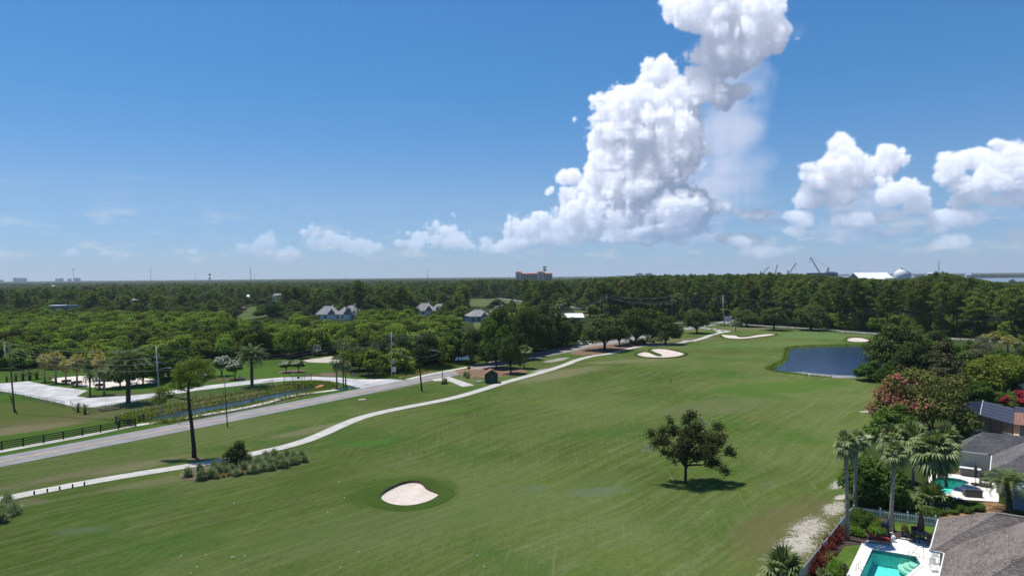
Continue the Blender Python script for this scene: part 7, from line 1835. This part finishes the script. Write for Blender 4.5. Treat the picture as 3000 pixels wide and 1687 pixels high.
# park furniture
def picnic(p, rz, label, mat, group=None):
    t = thing('picnic_table', label, 'picnic table', (p.x, p.y, .04), rz, group)
    for i in range(4): MB().box((0, -.3+i*.2, .75), (1.8, .18, .05)).build('table_plank', mat, t)
    for s in (-1, 1):
        for k in (0, 1): MB().box((0, s*(.68+.17*k), .45), (1.8, .15, .05)).build('bench_plank', mat, t)
        MB().beam((s*.65, -.7, 0), (s*.65, .25, .72), .09, .05).build('leg', mat, t); MB().beam((s*.65+.05, .7, 0), (s*.65+.05, -.25, .72), .09, .05).build('leg', mat, t); MB().beam((s*.6, -.8, .42), (s*.6, .8, .42), .05, .09).build('support', mat, t)
WOODD = simple('dark_wood', (.06, .04, .03), .8, .4, 3.0); WOODR = simple('red_brown_wood', (.13, .05, .04), .8, .4, 3.0)
picnic(Q('c1', 525, 1240), .2, 'red brown picnic table at the end of the sand court', WOODR)
picnic(Q('c1', 1345, 1305), .1, 'dark picnic table at the near edge of the sand court', WOODD)
def treebench(p, label):
    t = thing('tree_bench', label, 'bench', (p.x, p.y, .04), .3, 'wooden benches around the court palms')
    for s in (-1, 1):
        MB().box((s*.0, s*.75, .45), (1.9, .4, .06)).build('seat', WOODD, t); MB().box((0, s*.5, .8), (1.9, .06, .45)).build('backrest', WOODD, t)
        for q_ in (-1, 1): MB().box((q_*.8, s*.75, .22), (.1, .35, .44)).build('leg', WOODD, t)
for X, Y in ((668, 1290), (775, 1302), (1008, 1330)): treebench(Q('c1', X, Y), 'dark wooden double bench set around a palm trunk by the sand court')
vn = thing('volleyball_net', 'two thin volleyball net posts on the sand court', 'net', (0, 0, 0)); a, b = Q('c1', 1385, 1272), Q('c1', 1512, 1270)
for p in (a, b): MB().tube([(p.x, p.y, 0), (p.x, p.y, 2.5)], .05, 6).build('post', GREYM, vn)
MB().tube([(a.x, a.y, 2.4), (b.x, b.y, 2.4)], .012, 4).build('net_cord', GREYM, vn); MB().tube([(a.x, a.y, 1.5), (b.x, b.y, 1.5)], .012, 4).build('net_cord', GREYM, vn)
p = Q('c1', 2422, 1252); o = MB().lathe((p.x, p.y, .04), [(.42, 0), (.45, .3), (.45, .9), (.4, .95), (.36, .9)], 12).build('litter_drum', simple('grey_drum', (.20, .23, .26), .6, .15), None, True); tag(o, 'grey drum litter bin on the lawn beside the white crape myrtle', 'litter bin')
p = Q('c1', 2240, 1260); o = MB().tube([(p.x, p.y, 0), (p.x, p.y, 1.1)], .09, 6).lathe((p.x, p.y, 1.1), [(.09, 0), (.02, .06)], 6).build('marker_post', simple('orange_post', (.5, .17, .08), .7, .2)); tag(o, 'orange post beside the bare earth patch on the lawn', 'post')
# basketball hoop
B, T = pole_top('c2', (738, 1025), (738, 935)); H = T.z; bh = thing('basketball_hoop', 'basketball hoop with white outlined backboard beside the court', 'basketball hoop', (B.x, B.y, .03))
MB().tube([(0, 0, 0), (0, 0, H*.92), (.25, 0, H+.15), (1.0, -.3, H+.3)], .07, 8).build('pole', GREYM, bh)
for x0, z0, sx_, sz_ in ((1.6, H+1.05, 2.2, .12), (1.6, H-.35, 2.2, .12), (.55, H+.35, .12, 1.4), (2.65, H+.35, .12, 1.4), (1.6, H+.5, .7, .08), (1.25, H+.2, .08, .6), (1.95, H+.2, .08, .6)): MB().box((x0, -.35, z0), (sx_, .05, sz_)).build('backboard_frame', WHITE, bh)
screen_ = MB().box((1.6, -.31, H+.35), (2.15, .02, 1.4)).build('backboard', simple('clear_board', (.10, .11, .12), .3, .1), bh)
MB().lathe((1.6, -.75, H-.1), [(.3, 0), (.32, .03), (.3, .05)], 14).build('rim', simple('rim_red', (.4, .1, .05), .5, .1), bh); MB().lathe((1.6, -.75, H-.6), [(.15, 0), (.22, .25), (.29, .5)], 10).build('net', WHITE, bh)
# parked vehicles among the trees
def car(p, rz, label, paint, L=4.6, W_=1.8, H=1.5, name='parked_car'):
    c = thing(name, label, 'car', (p.x, p.y, .05), rz); pm = simple('paint_'+name+label[:6], paint, .3, .05, spec=.5)
    mb = MB(); h0, h1 = .35, .82
    prof = [(-L/2, h0), (-L/2, h1-.05), (-L*.42, h1), (-L*.2, h1+.02), (L*.28, h1), (L*.47, h1-.1), (L/2, h0+.2), (L/2, h0)]
    n_ = len(prof); mb.add([(x, -W_/2, z) for x, z in prof]+[(x, W_/2, z) for x, z in prof], [tuple(range(n_)), tuple(range(2*n_-1, n_-1, -1))]+[(i, n_+i, n_+(i+1) % n_, (i+1) % n_) for i in range(n_)]); mb.build('body', pm, c)
    prof = [(-L*.40, h1), (-L*.30, H-.04), (-L*.05, H), (L*.12, H-.05), (L*.27, h1)]; n_ = len(prof); mb = MB(); mb.add([(x, -W_*.42+.07*(z > 1), z) for x, z in prof]+[(x, W_*.42-.07*(z > 1), z) for x, z in prof], [tuple(range(n_)), tuple(range(2*n_-1, n_-1, -1))]+[(i, n_+i, n_+(i+1) % n_, (i+1) % n_) for i in range(n_)]); mb.build('cabin_glass', GLASS, c)
    MB().box((-L*.08, 0, H+.01), (L*.36, W_*.78, .05)).build('roof', pm, c)
    for sx_ in (-.31, .31):
        for s in (-1, 1): wh = MB().tube([(L*sx_, s*(W_/2-.2), .33), (L*sx_, s*(W_/2+.01), .33)], .33, 14).build('wheel', BLKM, c); MB().tube([(L*sx_, s*(W_/2), .33), (L*sx_, s*(W_/2+.02), .33)], .2, 10).build('rim', STEEL, wh)
    for s in (-1, 1): MB().box((L/2-.03, s*W_*.36, .68), (.08, .3, .12)).build('headlight', WHITE, c)
car(Q('c1', 1545, 1170), .1, 'white van half hidden under trees by the sand court', (.62, .62, .62), 5.2, 1.95, 2.1, 'parked_van')
car(Q('c1', 2000, 1228), .15, 'silver car parked in shade behind the lone pine crown', (.40, .41, .42))
car(Q('c3', 1045, 872), .6, 'small white car parked on the apron beside the roadside trees', (.66, .66, .66), 4.0, 1.7, 1.6)
# pavilion under the trees
p = Q('c1', 1680, 1235); pv = thing('pavilion', 'small pavilion with dark posts and green roof under the park trees', 'pavilion', (p.x, p.y+2, .03), .1)
for sx_ in (-2.4, 0, 2.4):
    for sy in (-1.6, 1.6): MB().box((sx_, sy, 1.25), (.3, .3, 2.5)).build('post', WOODD, pv)
hip(pv, (-3.2, -2.4), (1, 0), (0, 1), 6.4, 4.8, 2.5, 3.9, 2.0, 2.0, simple('green_metal', (.06, .16, .12), .5, .15))
# entrance sign by the junction
p = Q('c4', 165, 590); es = thing('entrance_sign', 'low white entrance wall with piers beside the road junction', 'sign wall', (p.x, p.y, .03), .1)
MB().box((0, 0, .9), (5.0, .4, 1.6)).build('wall', CREAM, es)
for s in (-1, 1): MB().box((s*2.7, 0, 1.2), (.7, .7, 2.4)).build('pier', CREAM, es); MB().box((s*2.7, 0, 2.45), (.9, .9, .15)).build('pier_cap', WHITE, es)
p = Q('c4', 92, 548); o = MB().box((p.x, p.y, 1.3), (4.4, .5, 2.4), .1).box((p.x, p.y, 2.6), (4.8, .7, .2), .1).build('utility_box', WHITE); tag(o, 'white boxy wall panel across the road near the concrete pole', 'panel')

# ------------------------------------------------------------------ patio furniture and planting
REDC = simple('red_cushion', (.22, .022, .022), .85, .3, 2.0, .3, 10); WICK = simple('dark_wicker', (.045, .036, .03), .8, .35, 12.0, .5, 60); DARKM = simple('dark_metal', (.035, .033, .032), .5, .2)
fo, hd = Q('d6', 1225, 500), Q('d6', 1030, 478); ax = (hd-fo); rzl = math.atan2(ax.y, ax.x)
lg = thing('chaise_lounge', 'chaise lounge with tufted red cushion on the pool deck', 'lounge chair', (fo.x, fo.y, .11), rzl)
MB().box((.85, 0, .30), (1.9, .72, .05)).build('frame', DARKM, lg)
for x_ in (.1, 1.6):
    for y_ in (-.3, .3): MB().tube([(x_, y_, 0), (x_, y_, .3)], .025, 6).build('leg', DARKM, lg)
for i in range(4): MB().box((.02+.17+i*.33, 0, .40), (.31, .70, .15)).build('cushion', REDC, lg)
for i in range(3):
    f = .12+i*.26; M_ = Matrix.Rotation(-math.radians(52), 3, 'Y'); MB().box((1.40+f*math.cos(math.radians(52)), 0, .42+f*math.sin(math.radians(52))), (.25, .70, .14), 0, M_).build('back_cushion', REDC, lg)
MB().beam((1.45, -.33, .3), (1.95, -.33, .95), .04).build('back_frame', DARKM, lg); MB().beam((1.45, .33, .3), (1.95, .33, .95), .04).build('back_frame', DARKM, lg)
st = Q('d6', 1262, 478); he = thing('heron_statue', 'small white bird statue beside the red lounger', 'statue', (st.x, st.y, .06), 2.2)
MB().lathe((0, 0, 0), [(.16, 0), (.16, .06), (.08, .1)], 12).build('base', WHITE, he); MB().tube([(0, 0, .08), (.02, 0, .22), (.0, 0, .42), (-.06, 0, .55), (-.22, 0, .5)], [.10, .17, .2, .15, .03], 10).build('body', WHITE, he, True); MB().tube([(.03, 0, .5), (.12, 0, .62), (.06, 0, .76), (.1, 0, .84), (.2, 0, .84), (.34, 0, .82)], [.09, .055, .05, .065, .05, .008], 8).build('neck', WHITE, he, True)
tb = Q('d6', 1548, 470); dt = thing('dining_table', 'square patio table with tan top under the closed umbrella', 'table', (tb.x, tb.y, .11), rzl+.35)
TANT = simple('tan_table_top', (.20, .14, .09), .6, .2, 3.0)
for i in range(6): MB().box((-.5+i*.2, 0, .73), (.19, 1.1, .04)).build('table_slat', TANT, dt)
for sx_ in (-.5, .5):
    for sy in (-.48, .48): MB().box((sx_, sy, .36), (.07, .07, .70)).build('leg', DARKM, dt)
MB().box((0, 0, .68), (1.15, 1.0, .05)).build('apron', DARKM, dt)
def wchair(p, rz, label, mat=WICK):
    c = thing('wicker_chair', label, 'chair', (p.x, p.y, .11), rz, 'wicker chairs around the patio table')
    MB().box((0, 0, .40), (.58, .58, .12)).build('seat', mat, c); MB().box((-.27, 0, .68), (.08, .60, .55)).build('backrest', mat, c)
    for s in (-1, 1): MB().box((0, s*.28, .56), (.56, .07, .06)).build('armrest', mat, c); MB().box((.2, s*.28, .48), (.07, .06, .14)).build('arm_post', mat, c)
    for sx_ in (-.24, .24):
        for sy in (-.24, .24): MB().box((sx_, sy, .17), (.06, .06, .34)).build('leg', mat, c)
ra = rzl+.35
for dx, dy, lab in ((-1.0, 0, 'dark wicker armchair on the pool side of the patio table'), (1.0, 0, 'dark wicker armchair against the house wall side of the table'), (0, -.95, 'dark wicker armchair with its back to the swimming pool steps'), (0, .95, 'dark wicker armchair beside the closed umbrella and lawn')):
    q_ = Vector((tb.x+dx*math.cos(ra)-dy*math.sin(ra), tb.y+dx*math.sin(ra)+dy*math.cos(ra), 0)); wchair(q_, ra+math.atan2(-dy, -dx), lab)
um = thing('patio_umbrella', 'closed brown patio umbrella standing by the table', 'umbrella', (tb.x+.25, tb.y+.55, .11))
MB().tube([(0, 0, 0), (0, 0, 2.6)], .025, 8).build('pole', DARKM, um); MB().lathe((0, 0, 0), [(.25, 0), (.25, .08), (.05, .1)], 12).build('base', DARKM, um)
mb = MB(); vs = []; 
for z, r in ((.75, .20), (1.2, .24), (1.9, .17), (2.4, .08), (2.62, .01)):
    for k in range(16): a = 2*math.pi*k/16; rr_ = r*(1+.28*(k % 2)); vs.append((rr_*math.cos(a), rr_*math.sin(a), z))
mb.add(vs, [(i*16+k, i*16+(k+1) % 16, (i+1)*16+(k+1) % 16, (i+1)*16+k) for i in range(4) for k in range(16)]); mb.build('canopy', simple('brown_canvas', (.115, .075, .065), .9, .2, 3), um)
pp = Q('d6', 1378, 425); pt_ = thing('potted_plant', 'blue glazed pot with bushy plant beside the patio table', 'plant', (pp.x, pp.y, .1))
MB().lathe((0, 0, 0), [(.2, 0), (.32, .25), (.34, .42), (.38, .48), (.33, .48), (.3, .4)], 14).build('pot', simple('blue_glaze', (.015, .03, .14), .2, .2, spec=.6), pt_, True)
fo_ = link('foliage', CL_AGAVE, pt_); fo_.location.z = .4
gp = Q('d6', 1205, 365); gr = thing('covered_grill', 'barbecue grill under a dark navy cover on the lawn edge', 'grill', (gp.x, gp.y, .06), .5)
mb = MB(); mb.add([(x*s, y*s, z) for z, s in ((0, 1.0), (.8, .95), (1.0, .8), (1.18, .5)) for x, y in ((-.6, -.32), (.6, -.32), (.6, .32), (-.6, .32))], [(i*4+k, i*4+(k+1) % 4, (i+1)*4+(k+1) % 4, (i+1)*4+k) for i in range(3) for k in range(4)]+[(12, 13, 14, 15), (3, 2, 1, 0)]); mb.build('cover', simple('navy_cover', (.018, .022, .04), .6, .3, 2), gr)
MB().box((0, -.34, .12), (1.25, .05, .06)).build('hem', DARKM, gr)
def pchair(p, rz, label):
    c = thing('patio_chair', label, 'chair', (p.x, p.y, .11), rz, 'white patio chairs by the wall')
    for s in (-1, 1):
        MB().tube([(.25, s*.27, 0), (.27, s*.27, .42), (.22, s*.28, .62), (-.2, s*.28, .64), (-.28, s*.27, .5), (-.3, s*.27, 0)], .018, 6).build('side_frame', WHITE, c)
        MB().tube([(-.24, s*.24, .42), (-.34, s*.22, .95)], .018, 6).build('back_post', WHITE, c)
    for i in range(6): MB().box((.2-i*.09, 0, .42), (.07, .52, .015)).build('seat_strap', WHITE, c)
    for i in range(5): MB().box((-.26-.016*i, 0, .52+.1*i), (.015, .46, .07)).build('back_strap', WHITE, c)
    MB().tube([(-.34, -.22, .95), (-.35, 0, .98), (-.34, .22, .95)], .018, 6).build('top_rail', WHITE, c)
pchair(Q('d6', 1690, 700), rzl+1.6, 'white strap patio chair nearest the downspout by the house wall'); pchair(Q('d6', 1665, 775), rzl+1.6, 'white strap patio chair beside the pool corner by the house wall')
gp = Q('d6', 772, 815); po = thing('garden_post', 'weathered wooden post with two short arms on the lawn', 'post', (gp.x, gp.y, .05), .6)
MB().tube([(0, 0, 0), (.02, 0, .5), (0, 0, .98)], [.1, .085, .09], 9).build('post', BARK, po); MB().tube([(-.42, 0, .82), (0, 0, .75), (.34, 0, .72)], [.05, .07, .05], 8).build('arm', BARK, po); MB().lathe((0, 0, .96), [(.09, 0), (.11, .05), (.05, .12)], 8).build('cap', BARK, po)
# patio B furniture
bt = Q('d7', 1030, 1035); bar = thing('bar_table', 'white topped grey patio bar against the cream wall', 'table', (bt.x, bt.y+.4, .11), -.63)
MB().box((0, 0, .98), (2.2, .7, .08)).build('top', WHITE, bar); MB().box((0, .1, .47), (2.0, .5, .92)).build('base', simple('grey_panel', (.16, .15, .15), .8, .2), bar)
GW = simple('grey_wicker', (.11, .10, .095), .85, .25, 10, .4, 50)
def sofa(p, rz, label, w):
    s_ = thing('wicker_sofa', label, 'sofa', (p.x, p.y, .11), rz)
    MB().box((0, 0, .22), (w, .85, .40)).build('base', GW, s_); MB().box((0, .36, .58), (w, .14, .5)).build('backrest', GW, s_)
    for q_ in (-1, 1): MB().box((q_*(w/2-.08), 0, .5), (.16, .8, .3)).build('armrest', GW, s_)
    for q_ in range(max(1, int(w/.8))): n_ = max(1, int(w/.8)); MB().box((-w/2+(q_+.5)*w/n_, -.04, .48), ((w-.35)/n_-.03, .62, .14)).build('cushion', simple('pale_cushion', (.42, .41, .39), .9, .1), s_)
sofa(Q('d7', 1030, 1265), 2.9, 'grey wicker patio sofa with pale cushions on the white patio', 1.7); sofa(Q('d7', 1190, 1150), -.6, 'grey wicker armchair beneath the closed grey umbrella', 1.2)
up_ = Q('d7', 1068, 1130); um2 = thing('patio_umbrella', 'closed dark grey umbrella on the white patio by the curved pool', 'umbrella', (up_.x, up_.y, .11))
MB().tube([(0, 0, 0), (0, 0, 2.7)], .03, 8).build('pole', DARKM, um2); MB().lathe((0, 0, 1.0), [(.12, 0), (.2, .15), (.16, .9), (.09, 1.4), (.02, 1.65)], 10).build('canopy', simple('grey_canvas', (.07, .07, .07), .9, .2), um2); MB().box((0, 0, .1), (.7, .7, .2)).build('base', DARKM, um2)
for X, Y, rz, lab in ((1960, 382, .5, 'rust cushioned lounge chair inside the screened enclosure'), (2080, 378, .2, 'second rust cushioned chair inside the enclosure by the wall')):
    q_ = Q('c6', X, Y); c_ = thing('lounge_chair', lab, 'chair', (q_.x, q_.y, .11), rz); MB().box((0, 0, .38), (.7, 1.2, .14)).build('cushion', simple('rust_cushion', (.30, .09, .05), .9, .2), c_); MB().box((0, .6, .7), (.7, .14, .7)).build('backrest', MATS['rust_cushion'], c_); MB().box((0, 0, .2), (.72, 1.2, .08)).build('frame', DARKM, c_)
    for sx_ in (-.3, .3): MB().box((sx_, -.5, .1), (.05, .05, .2)).build('leg', DARKM, c_); MB().box((sx_, .5, .1), (.05, .05, .2)).build('leg', DARKM, c_)
# plants in the borders
def patch(name, me, c, pts_, label, cat, group, s0=.8, s1=1.25):
    for X, Y in pts_:
        p = Q(c, X, Y); o = link(name, me[random.randrange(len(me))] if isinstance(me, list) else me); s = random.uniform(s0, s1)
        o.location = (p.x, p.y, .05); o.rotation_euler = (0, 0, random.uniform(0, 6.28)); o.scale = (s, s, s); tag(o, label, cat, group, 'thing')
random.seed(31)
patch('cordyline', CL_CORD, 'd6', [(725, 400), (700, 440), (690, 480), (660, 500), (640, 540), (620, 590), (590, 600), (570, 650), (540, 680), (520, 720), (500, 760), (470, 790), (455, 830), (610, 520), (560, 620)], 'red brown spiky plant in the bed along the picket fence', 'plant', 'red brown plants along the picket fence')
patch('fern', CL_FERN, 'd6', [(860, 400), (900, 380), (930, 420), (840, 350), (660, 790), (700, 760), (740, 740), (640, 840), (1090, 350), (1120, 400), (1050, 400)], 'bright green fern in the garden bed', 'fern', 'ferns in the garden beds', .8, 1.2)
patch('spiky_plant', CL_AGAVE, 'd6', [(620, 640), (600, 700), (1110, 330), (1180, 250), (1130, 210)], 'yellow green spiky plant in the garden bed', 'plant', 'spiky plants in the garden beds')
for X, Y, s_ in ((960, 290, 1.0), (1150, 420, .5), (1620, 260, .8), (880, 320, .7)):
    p = Q('d6', X, Y); plant('shrub', (p.x, p.y, .05), 1.7*s_, 1.1*s_, None, 'small leafy shrub in the garden beds by the fence', 'shrub', 'small shrubs in the garden beds')
# ornamental grass beds on the course
gb = [(370, 605), (465, 628), (455, 560), (535, 612), (580, 588), (560, 555), (640, 585), (620, 550), (680, 565), (720, 598), (690, 535), (770, 560), (845, 578), (860, 540), (905, 560), (900, 510), (930, 490), (960, 530), (970, 560), (1005, 540), (990, 475), (1040, 500), (1060, 540), (1080, 470), (1105, 520), (1130, 480), (1140, 515), (1190, 475), (1210, 500), (800, 505), (760, 515), (1010, 505), (1160, 500), (880, 530), (940, 515)]
patch('ornamental_grass', CL_GRASS, 'd4', gb, 'grey green ornamental grass tuft in the bed beside the cart path', 'grass tuft', 'ornamental grasses beside the cart path', 1.05, 1.55)
patch('straw_grass', CL_STRAW, 'd4', [(580, 618), (625, 608), (660, 600), (690, 592), (800, 585), (760, 590), (930, 566)], 'low straw coloured tuft at the front of the grass bed', 'grass tuft', 'straw tufts in the grass bed')
patch('ornamental_grass', CL_GRASS, 'd8', [(60, 800), (100, 810), (150, 815), (40, 870), (80, 880), (20, 930), (130, 850), (0, 850), (-30, 900), (70, 760)], 'grey green grass tuft in the corner bed below the cart path', 'grass tuft', 'ornamental grasses in the corner bed', 1.0, 1.5)
patch('ornamental_grass', CL_GRASS, 'c3', [(1540+i*28, 880-i*3+(i % 3)*8) for i in range(14)]+[(1960+i*14, 828-(i % 2)*8) for i in range(6)], 'pale grass tuft in the strip between the roadside oaks', 'grass tuft', 'pale grasses between the roadside oaks', 1.3, 2.0)
patch('ornamental_grass', CL_GRASS, 'c2', [(2050, 1290), (2075, 1285), (2280, 1215), (2310, 1210), (2300, 1230)], 'weedy grass tuft beside the road verge', 'grass tuft', 'weedy tufts on the road verge', 1.0, 1.6)
# reeds round the pond and ditch: nobody could count these
def reeds(name, label, spots, H, mat, seed):
    rng = np.random.default_rng(seed); n = len(spots); P = np.asarray(spots); V = []; 
    a = rng.uniform(0, 6.28, n); s = np.column_stack([np.cos(a), np.sin(a), np.zeros(n)]); h = H*rng.uniform(.4, 1.3, n); ln = rng.normal(size=(n, 2))*.3*h[:, None]
    B0 = np.column_stack([P, np.full(n, 0.0)]) if P.shape[1] == 2 else P
    T_ = B0+np.column_stack([ln, h]); w_ = .09
    V = np.stack([B0-s*w_, B0+s*w_, T_+s*w_*.3, T_-s*w_*.3], 1).reshape(-1, 3)
    o = link(name, mesh_np(name, V, np.arange(4*n).reshape(n, 4), mat)); tag(o, label, 'reeds', None, 'stuff')
def along(loop, n, spread, rng, z0=-.5, z1=0.0):
    L = np.array(loop+loop[:1]); k = rng.integers(0, len(L)-1, n); f = rng.random(n)[:, None]; p = L[k]*(1-f)+L[k+1]*f
    d = rng.normal(size=(n, 2))*spread; q_ = p+d; return np.column_stack([q_, np.full(n, -.15)])
rg = np.random.default_rng(8)
pr_s = along(offset_loop(pond_w, .8), 3400, .55, rg); near_ = pr_s[:, 1] < np.quantile(np.array(pond_w)[:, 1], .42); pr_s = pr_s[~near_ | (pr_s[:, 0] < np.array(pond_w)[:, 0].min()+9)]
reeds('pond_reeds', 'yellow green reeds fringing the golf pond', pr_s, .5, L_REED, 1)
dr_ = to_centerline(ditch_r, .72); reeds('ditch_weeds', 'green weeds growing along both banks of the ditch', np.vstack([along(dr_, 6500, .9, rg), along(to_centerline(ditch_r, .45), 5000, .7, rg)-np.array([0, 0, .45])]), .55, L_REED, 2)
reeds('verge_grass', 'rough tall grass along the edge of the thicket and cross road', np.column_stack([*[np.concatenate([rg.normal(size=700)*1.6+p[0] for p in [pc('c2', 1500+60*i, 1215-12*i) for i in range(13)]]), np.concatenate([rg.normal(size=700)*1.2+p[1] for p in [pc('c2', 1500+60*i, 1215-12*i) for i in range(13)]])], np.zeros(700*13)]), .55, L_REED, 3)
cl2 = ribbon(cross_l, 10)[1]; cp = along(cl2, 4000, 1.5, rg); reeds('roadside_grass', 'low green growth along the golf side of the cross road', cp, .7, L_REED, 4)

# ------------------------------------------------------------------ the hazy summer air
HZ = MB().box((0, 11900, 72), (52400, 25400, 156)).build('haze', None); HZ['kind'] = 'stuff'
hm, ht, ho = _new('summer_haze'); vv = ht.new('ShaderNodeVolumePrincipled'); vv.inputs['Color'].default_value = (.72, .82, .95, 1); vv.inputs['Density'].default_value = HAZE_D; vv.inputs['Anisotropy'].default_value = 0.2
ht.l.new(vv.outputs[0], ho.inputs['Volume']); HZ.data.materials.append(hm)

# ------------------------------------------------------------------ put every thing's origin at its own foot
for o in [o for o in COL.objects if o.parent is None and o.get('category') and o.get('kind') not in ('stuff', 'structure') and o.location.length < 1e-6]:
    lo, hi = np.full(3, 1e9), np.full(3, -1e9)
    for c in ([o] if o.type == 'MESH' else list(o.children)):
        if c.type != 'MESH' or not len(c.data.vertices): continue
        co = np.empty(len(c.data.vertices)*3, np.float32); c.data.vertices.foreach_get('co', co); co = co.reshape(-1, 3)
        if c.rotation_euler.x or c.rotation_euler.z: continue
        off_ = np.array(c.location) if c is not o else 0.0
        lo = np.minimum(lo, co.min(0)+off_); hi = np.maximum(hi, co.max(0)+off_)
    if lo[0] > 1e8: continue
    b_ = Vector(((lo[0]+hi[0])/2, (lo[1]+hi[1])/2, max(lo[2], 0.0) if o['category'] != 'wire' else lo[2]))
    if o.type == 'MESH':
        if o.data.users > 1: continue
        o.data.transform(Matrix.Translation(-b_)); o.location = b_
    else:
        for c in o.children: c.location = c.location-b_
        o.location = b_
